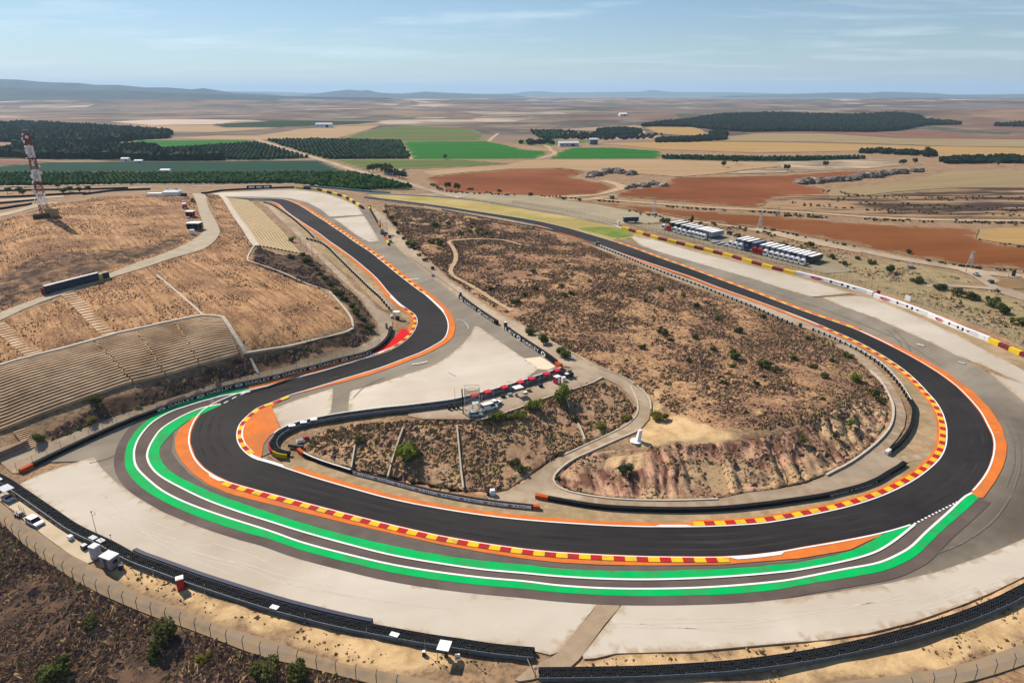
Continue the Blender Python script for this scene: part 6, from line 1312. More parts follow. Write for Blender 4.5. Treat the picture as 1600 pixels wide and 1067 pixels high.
for k, q_ in enumerate(((430, 956), (617, 999))):
    q = at(*q_); tag(MB().box((0, 0, 1.22), (1.7, 1.0, .14)).build('tarpaulin', M_canv, None, (q.x, q.y, q.z), -.35), ('white sheet lying on the near tyre barrier halfway along the foam block', 'small white sheet on the near tyre barrier close to the square canopy')[k], 'tarpaulin')
q = at(463, 699); tag(MB().tube((-2.2, 0, .5), (2.2, -.3, .5), .5, 0, 10).tube((-2.3, 0, .5), (-2.2, 0, .5), .3, 0, 8).build('rolled_cover', M_cblk, None, (q.x, q.y, q.z), -.15), 'long dark rolled cover lying inside the curve of the terrace barrier', 'cover')
lumpbox('equipment_pile', 'pale equipment pile inside the curve of the terrace barrier', 'pile', (470, 690), (2.4, 1.4, .6), M_canv, .5, False, M_purp)
lumpbox('equipment_box', 'dark red box at the inner end of the terrace barrier curve', 'box', (478, 686), (1.6, .9, .8), M_cred, .5)
for k, (q_, m_) in enumerate((((786, 621), M_cblk), ((797, 618.5), M_cgry), ((826, 611), M_wood), ((845, 604.5), M_cblk))):
    lumpbox('equipment_box', ('dark box between the white car and the white terrace canopy', 'grey box just before the white terrace canopy', 'brown crate past the white folding table', 'dark box along the terrace toward the red booth')[k], 'box', q_, (1.3, .9, .8), m_, .3)
# leaning slab
p = at(996, 689); root = tag(empty('leaning_slab', (p.x, p.y, p.z), .3), 'tall white slab leaning over a round white base on the bare sand', 'slab')
MB().tube((-.4, 0, -.1), (-.4, 0, .25), 1.7, 0, 16).build('base', M_canv, root)
MB().add([(-.6, -.8, 0), (.6, -.8, 0), (.6, .5, 0), (-.6, .5, 0), (.2, -.4, 3.3), (1.1, -.4, 3.3), (1.1, .3, 3.3), (.2, .3, 3.3)], [(3, 2, 1, 0), (4, 5, 6, 7), (0, 1, 5, 4), (1, 2, 6, 5), (2, 3, 7, 6), (3, 0, 4, 7)]).build('slab', M_canv, root)
# ------------------------------------------------------------------ trucks parked beyond the coloured wall
th = heading((1098, 376), (1121, 371.2)) + math.pi; TL = min(15., float(np.hypot(*(G([(1098, 376)])[0] - G([(1121, 371.2)])[0])))); print('lorry', TL)
def truck_proto(cab, box, roof, label, tl):
    root = tag(empty('articulated_lorry'), label, 'lorry', 'lorries parked side by side beyond the wall')
    MB().box((-(tl / 2 - 1.1), 0, 2.65), (tl - 2.6, 2.5, 2.9)).build('trailer_box', box, root); MB().box((-(tl / 2 - 1.1), 0, 4.12), (tl - 2.7, 2.3, .08)).build('trailer_roof', roof, root)
    cb = MB().box((tl / 2 - 1.05, 0, 2.0), (2.1, 2.45, 2.8), 0, 0, .92, .96, (-.06, 0)).build('cab', cab, root)
    MB().box((tl / 2 + .01, 0, 2.35), (.08, 2.1, .95)).build('windscreen', M_glass, cb); MB().box((tl / 2 - 1.3, 0, 3.6), (1.2, 2.2, .5), 0, 0, .75).build('roof_fairing', cab, cb)
    MB().box((-.3, 0, .95), (tl - 1.0, 1.1, .3)).build('chassis', M_cblk, root)
    wheels(root, (tl / 2 - 1.2, tl / 2 - 3.4, -tl / 2 + 2.6, -tl / 2 + 1.3), 1.05, .5, .35)
    return root
protos = {}; M_side = mat('shaded_white_side', (.17,.19,.235), (.13,.15,.19), scale=.8, rough=.5)  # white trailer sides, coloured dark to paint in their shade
def truck(kind, px, label):
    m = {'w': (M_cw, M_side, M_canv), 'k': (M_cw, M_cblk, M_canv), 'r': (M_cred, M_side, M_canv), 'b': (M_cblu, M_cblu, M_cgry), 'rk': (M_cred, M_cblk, M_canv), 'g': (M_cw, M_cgry, M_canv)}[kind]
    if kind not in protos: o = protos[kind] = truck_proto(*m, label, TL)
    else: o = copy_tree(protos[kind]); o['label'] = label
    p = at(*px); c = math.cos(th), math.sin(th)
    o.location = (p.x - c[0] * TL / 2, p.y - c[1] * TL / 2, p.z + .05); o.rotation_euler = (0, 0, th)
g1 = [((1035.5, 359.5), 'k'), ((1043, 361.5), 'rk'), ((1053, 364), 'w'), ((1060, 366), 'k'), ((1067, 368), 'w'), ((1075, 370), 'w'), ((1081, 371), 'w'), ((1087, 372.5), 'w'), ((1092.5, 374), 'w'), ((1098, 375.5), 'g')]
l1 = ['black sided lorry with white cab, first of the row nearest the black trailer', 'red cabbed black lorry near the start of the lorry row', 'white lorry parked next after the red cabbed black one', 'black sided lorry with white cab in the middle of the first group'] + ['white lorry in the closing run of the first lorry group, ' + ORD[k] + ' after the black one' for k in range(5)] + ['grey sided lorry with white cab ending the first group beside the flat ramps']
g2 = [((1140, 386.5), 'w'), ((1147, 388.5), 'w'), ((1155, 390.5), 'k'), ((1164, 393), 'b'), ((1177, 396.5), 'r'), ((1185, 398.5), 'r'), ((1194, 400.5), 'w'), ((1203, 403), 'w'), ((1211, 405), 'w'), ((1219, 407), 'w'), ((1227, 409), 'k'), ((1235, 411), 'w'), ((1243, 413), 'w'), ((1252, 415.5), 'k')]
l2 = ['white lorry starting the second group just after the flat ramps'] + ['white lorry second in the later group, before the black sided one'] + ['black sided lorry between white ones and the all blue lorry', 'all dark blue lorry before the two red cabs', 'red cabbed lorry right beside the all blue one', 'second red cabbed lorry, next to the white ones'] + ['white lorry after the two red cabs, ' + ORD[k] + ' of the run of four' for k in range(4)] + ['black sided lorry four from the end of the whole row'] + ['white lorry between the two last black sided ones, the ' + ORD[k] + ' of the pair' for k in range(2)] + ['black sided lorry at the very end of the whole row']
for (q, k), l in zip(g1 + g2, l1 + l2): truck(k, q, l)
for k, q in enumerate(((1112, 380.5), (1120, 383), (1131, 385))): 
    p = at(*q); rr = tag(empty('loading_ramp', (p.x, p.y, p.z), th), 'low grey flat trailer between the two lorry groups, ' + ORD[k] + ' from the grey sided lorry', 'trailer', 'flat trailers between the lorries'); MB().box((-4, 0, .7), (8.5, 2.4, .3)).build('deck', M_cgry, rr); wheels(rr, (-6, -1.5), 1.0, .4, .3)
p = at(985.5, 347.5); root = tag(empty('black_trailer', (p.x, p.y, p.z + .05), heading((973, 347), (999, 347))), 'long black trailer standing apart at the start of the far wall', 'trailer')
MB().box((0, 0, 2.2), (10.5, 2.5, 2.9)).build('box_body', M_cblk, root); MB().box((0, 0, 3.7), (10.3, 2.4, .1)).build('roof', M_cgry, root); wheels(root, (-4, -2.8, 3.6), 1.05, .45, .3); MB().box((5.28, 0, 2.2), (.05, 2.2, 2.5)).build('rear_door', M_cgry, root)
lumpbox('marshal_stand', 'white marshal stand at the end of the long pale wall by the black trailer', 'stand', (967, 352.5), (1.3, 1.2, 3.2), M_canv)
# cars on the country road
car('dark_car', 'dark car driving on the country road by the roundabout', 'car', (1548, 442), heading((1556, 447), (1542, 436)), M_cblk, 4.6, 1.9, 1.5)
car('green_car', 'dark green car with pale roof on the road before the roundabout', 'car', (1525.5, 431), heading((1520, 427), (1532, 434)), mat('green_car_paint', (.03,.07,.06), (.02,.05,.045), scale=1), 4.4, 1.8, 1.5, glass=M_cgry)
car('silver_car', 'silver car parked by the red earth bank near the country road', 'car', (1423, 419), .1, M_cgry, 4.6, 1.9, 1.4)
lumpbox('road_sign', 'dark sign board standing by the roundabout', 'sign', (1583, 431.5), (2.2, .4, 3.4), M_cblk, .2); 
for k, q in enumerate(((1509, 426), (1575, 434.5))): pole('short dark signpost ' + ('on the road before the green car' if k == 0 else 'close to the roundabout island'), q, 2.2, 'sign_post', .15)['group'] = 'signposts at the roundabout'
# hilltop: marquee, pavilion, stalls
def marquee(label, px, rz, sx, sy, h, peaks):
    p = at(*px); root = tag(empty('marquee', (p.x, p.y, p.z), rz), label, 'tent'); MB().box((0, 0, h / 2), (sx, sy, h)).build('side_wall', M_canv, root)
    for k in range(peaks):
        x0 = -sx / 2 + sx * k / peaks; x1 = x0 + sx / peaks; y = sy / 2 + .3; c = ((x0 + x1) / 2, 0, h + 3.0); s1 = .35
        V = [(x0, -y, h), (x1, -y, h), (x1, y, h), (x0, y, h)] + [(c[0] + a * (x1 - x0) * .16, b * sy * .16, h + 1.2) for a, b in ((-1, -1), (1, -1), (1, 1), (-1, 1))] + [c]
        MB().add(V, [(0, 1, 5, 4), (1, 2, 6, 5), (2, 3, 7, 6), (3, 0, 4, 7), (4, 5, 8), (5, 6, 8), (6, 7, 8), (7, 4, 8)]).build('canvas_peak', M_canv, root)
    return root
marquee('large white peaked marquee on the crest of the hill', (270, 306), .1, 11.0, 8.0, 3.0, 2)
lumpbox('low_tent', 'low white tent with dark end beside the large marquee', 'tent', (243, 306.5), (11.0, 5.0, 2.0), M_canv, .1, False, M_canv); lumpbox('site_container', 'dark container beside the marquee on the hill track', 'container', (288, 307), (3.5, 2.2, 2.2), M_cblk, .1)
def pavilion(label, px, d, rz, wall, roof):
    p = at(*px); root = tag(empty('pavilion', (p.x, p.y, p.z), rz), label, 'pavilion'); x, y, h = d
    MB().box((0, y * .3, h / 2), (x, y * .4, h)).box((-x / 2 + .15, 0, h / 2), (.3, y, h)).build('wall', wall, root); MB().box((0, 0, h + .15), (x + .5, y + .6, .3)).build('roof', roof, root)
    for a in (-1, 0, 1): MB().box((a * x * .46, -y / 2 + .2, h / 2), (.25, .25, h)).build('post', M_post, root)
    MB().box((0, -y * .2, .55), (x * .8, .6, 1.1)).build('counter', M_cblk, root)
    return root
pavilion('white roofed food pavilion with dark open front on the hill track', (305, 357.5), (6.6, 5.4, 3.2), .0, M_cblk, M_canv)
pavilion('red fronted stall with a white roof above the food pavilion', (298, 338), (4.2, 3.6, 2.8), .0, M_cred, M_canv)
def boxvan(label, px):
    p = at(*px); root = tag(empty('box_van', (p.x, p.y, p.z + .05), heading((291, 325), (285, 313))), label, 'van'); MB().box((-.6, 0, 1.75), (4.6, 2.2, 2.5)).build('load_box', M_cw, root); MB().box((2.5, 0, 1.25), (1.5, 2.0, 1.6), 0, 0, .85).build('cab', M_cw, root); MB().box((-3.1, 0, 1.3), (.8, 2.8, 1.8)).build('tail_board', M_cred, root); wheels(root, (-1.8, 2.2), .95, .4, .25)
boxvan('white box van with a red tail beside the hill track', (288.5, 325))
def tractor(label, px):
    p = at(*px); root = tag(empty('tractor', (p.x, p.y, p.z + .03), -.9), label, 'tractor'); MB().box((.7, 0, 1.2), (1.9, .8, .8)).build('bonnet', M_orblk, root); MB().box((-.6, 0, 1.9), (1.2, 1.3, 1.6), 0, 0, .85).build('cab', M_glass, root); wheels(root, (-.8,), .85, .85, .45); wheels(root, (1.3,), .75, .5, .35)
tractor('small orange tractor on the hill track above the food pavilion', (302, 316))
lumpbox('site_container', 'small white container at the lower end of the row on the hill track', 'container', (300.5, 366), (2.4, 2.0, 2.2), M_cw, 0.1, False, M_canv)
for k in range(12):
    lumpbox('garden_marker', 'small white block, ' + ORD[k] + ' down the edge of the hill track from the marquee', 'block', (285 + k * 1.55, 311.5 + k * 5.0), (1.3, .7, .9), M_wtop, 1.2)['group'] = 'white blocks edging the hill track'
# row of portable toilets on the hill track
ta, tb_ = G([(71, 459.5), (155, 437.5)]); M_tnav = mat('toilet_navy', (.020,.030,.055), (.028,.04,.07), scale=1.3, rough=.5); M_troof = mat('toilet_roof', (.74,.74,.76), (.66,.66,.68), scale=1.5, rough=.6)
hdT = math.atan2(*(tb_ - ta)[::-1]); NT = 18; dT = (tb_ - ta) / NT; wT_ = float(np.hypot(*dT)) * .95; proto = None
for k in range(NT):
    q = ta + dT * (k + .5); z = float(Hh(*q))
    if proto is None:
        proto = o = cabin('portable_toilet', 'x', 'toilet', (71, 459), hdT, (wT_, 1.5, 3.0), M_tnav, M_troof, M_tnav, 'portable toilets in a row on the hill track', .0)
    else: o = copy_tree(proto)
    o.location = (q[0], q[1], z + .05); o['label'] = 'dark blue portable toilet, ' + ORD[k] + ' in the long row counting from its dark red end block'
q = at(156, 437); root = cabin('portable_toilet', 'yellow portable cabin at the upper end of the dark toilet row', 'toilet', (157, 437.3), hdT, (1.6, 1.5, 2.3), mat('cabin_yellow', (.45,.36,.10), (.38,.3,.08), scale=1), mat('cabin_yellow_roof', (.6,.52,.2), (.5,.44,.16), scale=1))
cabin('site_cabin', 'short black cabin past the yellow one at the end of the toilet row', 'cabin', (164, 434.5), hdT, (3.2, 1.6, 2.2), M_cblk, M_cgry, M_cblk)
lumpbox('end_block', 'dark red block at the lower end of the toilet row', 'block', (68.5, 460.5), (.9, 1.5, 2.6), mat('dark_red_block', (.20,.05,.05), (.16,.04,.04), scale=1), hdT)
# ------------------------------------------------------------------ red and white lattice mast
M_mr = mat('mast_red', (.22,.02,.02), (.17,.016,.016), scale=1, rough=.5); M_mw = mat('mast_white', (.74,.74,.74), (.66,.66,.67), scale=1, rough=.5)
p = at(71, 337); root = tag(empty('lattice_mast', (p.x, p.y, p.z - .3), .4), 'tall red and white lattice mast covered in dishes on the bare hilltop', 'mast'); MH = 43.0; NS = 7
for k in range(NS):
    z0, z1 = MH * k / NS, MH * (k + 1) / NS; w0, w1 = 1.9 - .8 * k / NS, 1.9 - .8 * (k + 1) / NS; f = MB()
    for a, b in ((-1, -1), (1, -1), (1, 1), (-1, 1)): f.tube((a * w0, b * w0, z0), (a * w1, b * w1, z1), .19, 0, 5)
    for j in range(3):
        za, zb_ = z0 + (z1 - z0) * j / 3, z0 + (z1 - z0) * (j + 1) / 3; wa, wb = w0 + (w1 - w0) * j / 3, w0 + (w1 - w0) * (j + 1) / 3; cr4 = [(-1, -1), (1, -1), (1, 1), (-1, 1)]
        for i in range(4):
            c, d = cr4[i], cr4[(i + 1) % 4]; f.tube((c[0] * wa, c[1] * wa, za), (d[0] * wb, d[1] * wb, zb_), .11, 0, 4).tube((d[0] * wa, d[1] * wa, za), (c[0] * wb, c[1] * wb, zb_), .11, 0, 4).tube((c[0] * wb, c[1] * wb, zb_), (d[0] * wb, d[1] * wb, zb_), .11, 0, 4)
    f.build('mast_section', M_mr if k % 2 == 0 else M_mw, root)
rr = random.Random(4)
for k in range(26):
    z = 8 + 36 * k / 26 + rr.uniform(-.4, .4); a = rr.choice((3.6, 4.4, 5.2, 5.8, .1, 2.9)) - .4; w0 = 2.3 - 1.0 * z / MH + .45; d = Vector((math.cos(a), math.sin(a), 0)); c = d * (w0 * 1.15); r_ = rr.uniform(.45, .85)
    MB().tube((c.x, c.y, z), (c.x + d.x * .5, c.y + d.y * .5, z), r_, 0, 12, r_ * 1.05).build('dish', M_mw, root)
for z in (19, 31.5, 44.8): MB().box((0, 0, z), (3.6 - z * .03, 3.6 - z * .03, .15)).build('platform', M_mr, root)
MB().tube((0, 0, MH), (0, 0, MH + 3.2), .12).build('spire', M_mr, root)
cabin('equipment_cabin', 'tan equipment cabin on the mast plinth', 'cabin', (83, 338.5), .4, (5.5, 4.5, 4.2), mat('tan_cabin', (.42,.31,.15), (.36,.26,.12), scale=1), mat('tan_roof', (.40,.32,.19), (.34,.27,.15), scale=1))
lumpbox('plinth', 'dark brown plinth under the red and white mast', 'plinth', (66, 340.5), (7.5, 5.5, 2.2), mat('plinth_brown', (.10,.06,.05), (.08,.05,.04), scale=1), .4)
# pylons of the power line
def pylon(label, px, h):
    p = at(*px); root = tag(empty('electricity_pylon', (p.x, p.y, p.z), .4), label, 'pylon', None); f = MB()
    for a, b in ((-1, -1), (1, -1), (1, 1), (-1, 1)): f.tube((a * 1.3, b * 1.3, 0), (a * .3, b * .3, h), .12, 0, 4)
    for j in range(6):
        z0, z1 = h * j / 6, h * (j + 1) / 6; w0, w1 = 1.3 - 1.0 * j / 6, 1.3 - 1.0 * (j + 1) / 6
        for s_ in (-1, 1): f.tube((-w0 * s_, -w0, z0), (w1 * s_, -w1, z1), .06, 0, 4).tube((-w0 * s_, w0, z0), (w1 * s_, w1, z1), .06, 0, 4)
    f.build('tower', M_galv, root)
    for z in (h * .82, h * .95): MB().tube((-2.6, 0, z), (2.6, 0, z), .1, 0, 4).build('crossarm', M_galv, root)
pylon('steel pylon standing on the strip of red earth above the black trailer', (1022, 336), 13); pylon('thin steel pylon at the edge of the red field beyond the lorries', (1187, 357), 11); pylon('steel pylon beside the country road near the roundabout', (1515, 418), 9); pylon('thin steel pylon standing in the tip of the red field', (1215, 338), 7)
pole('slim pole at the edge of the green orchard above the hilltop marquee', (205, 290), 9, 'lamp_post', .1)
# dark hoarding with three pale panels
p0, p1 = at(386, 297), at(425, 295.5); root = tag(empty('hoarding', p0), 'long black hoarding with three pale panels behind the upper gravel bed', 'hoarding'); d = p1 - p0; L = d.length; root.rotation_euler = (0, 0, math.atan2(d.y, d.x))
MB().box((L / 2, 0, 2.0), (L, .4, 3.0)).build('board', M_black, root)
for f_ in (.2, .5, .8): MB().box((L * f_, -.23, 2.1), (L * .23, .06, 1.3)).build('panel', M_wvin, root)
for f_ in (.05, .35, .65, .95): MB().tube((L * f_, .2, 0), (L * f_, .2, 2.5), .12).build('post', M_post, root)
# farm buildings
def barn(name, label, px, d, rz, wall, roof, dz=0):
    p = at(*px); root = tag(empty(name, (p.x, p.y, p.z + dz), rz), label, 'building'); x, y, h = d
    MB().box((0, 0, h / 2), (x, y, h)).build('wall', wall, root); MB().prism([(-y / 2 - .5, h), (y / 2 + .5, h), (0, h + y * .2)], -x / 2 - .4, x / 2 + .4).build('roof', roof, root).rotation_euler = (0, 0, math.pi / 2)
    MB().box((x * .2, -y / 2 - .05, h * .4), (x * .18, .12, h * .8)).build('door', M_cblk, root)
    for f_ in (-.35, -.1): MB().box((x * f_, -y / 2 - .05, h * .6), (x * .08, .12, h * .25)).build('window', M_glass, root)
M_shed = mat('shed_wall', (.5,.5,.5), (.42,.42,.42), scale=.3); M_shroof = mat('shed_roof', (.60,.61,.62), (.5,.51,.52), scale=.2); M_tile = mat('clay_roof', (.36,.33,.3), (.3,.27,.24), scale=.4)
barn('farm_shed', 'long pale shed between the two bright green fields', (888, 229), (34, 16, 6), .1, M_shed, M_shroof); barn('farm_shed', 'blue farm shed beside the track near the orchard rows', (927, 226), (14, 12, 9), .1, mat('blue_wall', (.10,.17,.27), (.08,.14,.22), scale=.3), M_shroof)
barn('farm_house', 'farmhouse with grey roof among dark trees by the white road', (617, 274), (22, 10, 5), -.5, M_shed, M_tile); barn('farm_shed', 'far white shed on the tan field before the plain', (507, 199.5), (45, 18, 9), .05, M_canv, M_shroof); barn('farm_shed', 'small white building far out on the plain above the dark hill', (973, 181.5), (26, 20, 7), .1, M_canv, M_canv)
barn('stone_hut', 'tiny stone hut beside the dirt road below the rocks', (955.5, 311), (4, 3, 3), .2, M_wood, M_tile)
for k, (a, b) in enumerate(((197, 252.5), (218, 256), (260, 271.5))): barn('farm_shed', ('tiny white shed at the edge of the pine wood', 'tiny white shed above the netted orchard', 'white hut between the netted and the open orchard')[k], (a, b), (10, 6, 4), 0., M_canv, M_canv)
# ------------------------------------------------------------------ rock outcrops
M_rock = mat('dark_rock', (.10,.085,.075), (.22,.18,.15), scale=.35, rough=.95, detail=8); M_rockp = mat('pale_rock', (.40,.33,.26), (.26,.21,.17), scale=.35, rough=.95)
def boulder_mesh(seed):
    r = np.random.default_rng(seed); bm = bmesh.new(); bmesh.ops.create_icosphere(bm, subdivisions=2, radius=1)
    for v in bm.verts: v.co *= 1 + r.uniform(-.28, .22); v.co.z *= .75
    me = bpy.data.meshes.new('boulder'); bm.to_mesh(me); bm.free(); return me
BM = []
for k in range(4):
    for m_ in (M_rock, M_rockp): b = boulder_mesh(k); b.materials.append(m_); BM.append(b)
def outcrop(label, pts, n, size, seed):
    r = random.Random(seed); c = at(*pts[len(pts) // 2]); root = tag(empty('rock_outcrop', c), label, 'rocks')
    for k in range(n):
        f = r.random() * (len(pts) - 1); i = int(f); a, b = pts[i], pts[min(i + 1, len(pts) - 1)]; q = at(a[0] + (b[0] - a[0]) * (f - i) + r.gauss(0, 1.4), a[1] + (b[1] - a[1]) * (f - i) + r.gauss(0, .9))
        o = link('boulder', BM[r.randrange(8) if r.random() < .5 else 2 * r.randrange(4)], root); s_ = size * r.uniform(.5, 1.5); o.location = q - c + Vector((0, 0, s_ * .25)); o.scale = (s_ * r.uniform(1, 1.7), s_, s_ * r.uniform(.7, 1.2)); o.rotation_euler = (0, 0, r.uniform(0, 6))
outcrop('dark rock outcrop on the pale ground between the two red fields, the farther one', [(920, 277), (938, 273), (952, 270.5), (962, 268), (972, 271), (990, 274)], 60, 3.2, 1); outcrop('dark rock outcrop at the corner of the big red field, the nearer one', [(978, 294), (995, 291.5), (1010, 290), (1022, 287), (1036, 291)], 55, 2.4, 2)
outcrop('long black rocky ledge at the edge of the red field below the grey stubble', [(1245, 287), (1275, 285), (1300, 283), (1340, 279), (1370, 276), (1400, 271), (1440, 268)], 80, 4.0, 3)

# ================================================================== vegetation
L_green = leafmat('shrub_leaves', (.165,.185,.05), (.08,.10,.025)); L_olive = leafmat('olive_leaves', (.15,.155,.05), (.075,.08,.028)); L_dark = leafmat('dark_leaves', (.05,.075,.025), (.08,.105,.035)); L_bright = leafmat('bright_leaves', (.235,.285,.05), (.11,.145,.025)); L_yel = leafmat('broom_leaves', (.28,.25,.05), (.15,.14,.03))
M_bark = mat('bark', (.12,.085,.06), (.08,.055,.04), scale=2, rough=.9)
def foliage(seed, n, mats, lobes=7, flat=.75, leaf=.17):
    r = np.random.default_rng(seed); C = r.normal(size=(lobes, 3)); C /= np.linalg.norm(C, axis=1)[:, None]; C *= r.uniform(.2, .85, (lobes, 1)); C[:, 2] = np.abs(C[:, 2]) * flat + .38; R_ = r.uniform(.18, .46, lobes); V = []; Fs = []
    for k in range(n):
        i = r.integers(lobes); d = r.normal(size=3); d /= np.linalg.norm(d); p_ = C[i] + d * R_[i] * r.uniform(.55, 1.08); p_[2] = max(p_[2], .04); u = r.normal(size=3); u /= np.linalg.norm(u); w = np.cross(u, d + r.normal(size=3) * .5); w /= np.linalg.norm(w) + 1e-6; s_ = leaf * r.uniform(.6, 1.5)
        b = len(V); V += [p_ - u * s_, p_ + w * s_ * .55, p_ + u * s_, p_ - w * s_ * .55]; Fs.append((b, b + 1, b + 2, b + 3))
    return npmesh('foliage', V, Fs, mats)
FOL = {k: [foliage(10 + j + 7 * i, 1500, m_, 9, .75, .088) for j in range(3)] for i, (k, m_) in enumerate((('g', L_green), ('o', L_olive), ('d', L_dark), ('b', L_bright), ('y', L_yel)))}
def stems(seed):
    r = random.Random(seed); f = MB()
    for k in range(5): a = r.uniform(0, 6.3); f.tube((0, 0, -.1), (.35 * math.cos(a), .35 * math.sin(a), r.uniform(.4, .7)), .035, 0, 4, .015)
    return f.mesh('stem', M_bark)
STEM = [stems(k) for k in range(3)]
rs = random.Random(11)
def shrub(px, rad, kind, label, group=None, name='shrub', h=1.0, cat='shrub'):
    p = at(*px); root = tag(empty(name, (p.x, p.y, p.z - .1), rs.uniform(0, 6.3)), label, cat, group); k = rs.randrange(3)
    root.scale = (rad * rs.uniform(.85, 1.15), rad * rs.uniform(.75, 1.1), rad * h * rs.uniform(.66, 1.0)); link('foliage', FOL[kind][k], root); link('stem', STEM[k], root); return root
for px, r_, k, lab in (((639, 722), 4.6, 'b', 'big round green bush halfway up the red embankment'), ((806, 726), 1.9, 'o', 'olive bush at the foot of the embankment above the road junction'), ((814, 738), 1.9, 'g', 'green bush just above the road junction'), ((878, 624), 3.6, 'b', 'leafy bright bush on the terrace edge below the red booth'), ((839, 641), 2.9, 'b', 'bright green bush under the terrace edge by the white canopy'),
                     ((814, 653), 2.5, 'b', 'yellowish green low bush below the terrace edge'), ((777, 655), 2.3, 'b', 'rounded bush under the terrace edge below the white van'), ((796, 655), 1.8, 'g', 'small bush between two larger ones below the terrace'), ((764, 660), 2.0, 'y', 'dry bush under the terrace edge near the pale blue car'),
                     ((940, 668), 1.9, 'b', 'small bright bush on the red slope above the service road'), ((978, 655), 1.7, 'y', 'yellowish bush by the inside kerb of the service road bend'), ((1027, 655), 2.6, 'y', 'spreading olive bush on the sand at the outside of the road bend'), ((898, 656), 1.5, 'd', 'dark bush on the red slope under the leafy terrace bush'), ((560, 690), 1.8, 'o', 'low olive bush near the top of the embankment close to the hairpin'),
                     ((62, 690), 2.6, 'g', 'dense green bush beside the short brown stairway'), ((146, 658), 1.8, 'y', 'low yellowish bush on the bank behind the hairpin fence'), ((150, 632), 2.4, 'o', 'olive bush at the lower rim of the broad terrace'),
                     ((140, 978), 2.1, 'o', 'rounded olive bush alone in the dark scrub below the fence'), ((262, 1004), 3.6, 'o', 'large olive bush growing against the near fence'), ((240, 1030), 1.8, 'd', 'small dark bush beneath the large fence bush'), ((318, 1033), 1.6, 'y', 'small dry bush below the near fence'), ((82, 1062), 3.8, 'g', 'wide green bush at the lower edge of the scrub'), ((420, 1052), 3.2, 'o', 'bush against the near fence where it leaves the picture'), ((462, 1062), 2.9, 'o', 'last bush along the near fence'),
                     ((829, 523), 2.4, 'g', 'first of three bushes in line between the upper road and its kerb'), ((850, 537), 3.0, 'g', 'grey green middle bush of the three beside the upper road'), ((880, 557), 3.0, 'g', 'last bush of the three beside the upper road, nearest the terrace'),
                     ((805, 473), 2.6, 'g', 'green bush on the plateau near the OAKLEY boards'), ((1324, 557), 2.2, 'g', 'green bush by the ring road next to the spaced tyre rail'), ((1337, 594), 2.7, 'b', 'bright bush on the plateau edge inside the ring road'), ((1366, 617), 2.4, 'g', 'green bush close to the ring road kerb, upper of a pair'), ((1374, 627), 1.8, 'g', 'green bush close to the ring road kerb, lower of a pair'), ((1330, 663), 2.0, 'b', 'green bush casting a long shadow on the eroded slope'), ((1256, 690), 1.9, 'g', 'green bush at the rim of the eroded slope'), ((1306, 682), 1.7, 'd', 'dark bush near the rim of the eroded slope'),
                     ((1150, 561), 2.7, 'g', 'double green bush in the middle of the plateau'), ((1146, 574), 1.6, 'b', 'small bright bush just below the double green bush'), ((1034, 522), 2.3, 'o', 'olive bush on the sandy middle of the plateau'), ((1194, 573), 2.8, 'o', 'olive bush on the plateau toward the ring road'), ((1212, 581), 2.4, 'o', 'olive bush touching another on the plateau toward the ring road'), ((1114, 547), 1.6, 'y', 'small dry bush among the scrub above the double bush'), ((1077, 564), 1.5, 'd', 'small dark bush on the bare sandy patch'), ((979, 736), 2.4, 'd', 'dark bush on the face of the eroded mound'), ((870, 747), .9, 'g', 'tiny green tuft at the tip of the eroded mound'),
                     ((675, 381), 3.0, 'g', 'green bush near the head of the winding dirt path'), ((689, 383), 3.2, 'g', 'second green bush near the head of the winding dirt path'), ((642, 386), 3.4, 'g', 'green bush at the edge of the upper service road'), ((682, 355), 3.0, 'd', 'dark bush on the reddish slope under the far track'),
                     ((1390, 426), 3.6, 'd', 'dark bushy tree on the verge beyond the white HJC wall'), ((1432, 441), 3.4, 'o', 'olive bush by the pale slabs beyond the white HJC wall'), ((1470, 452), 3.4, 'd', 'dark bush beside the path to the roundabout'), ((1496, 462), 3.2, 'o', 'bush in the line running down from the roundabout'), ((1519, 468), 3.4, 'o', 'next bush in the line running down from the roundabout'), ((1547, 479), 4.2, 'g', 'broad green bush in the verge below the roundabout'), ((1566, 490), 4.2, 'g', 'dense green bush in the verge near the edge of the picture'), ((1594, 507), 4.0, 'g', 'last green bush of the verge at the edge of the picture'),
                     ((480, 412), 2.6, 'o', 'olive bush at the foot of the narrow terrace'), ((455, 404), 2.2, 'o', 'small bush at the lower end of the narrow terrace'), ((458, 377), 2.6, 'b', 'bright bush beside the narrow terrace by the pale road'), ((577, 514), 1.9, 'g', 'green bush at the tip of the bank inside the bend')):
    shrub(px, r_ * 1.12, k, lab)
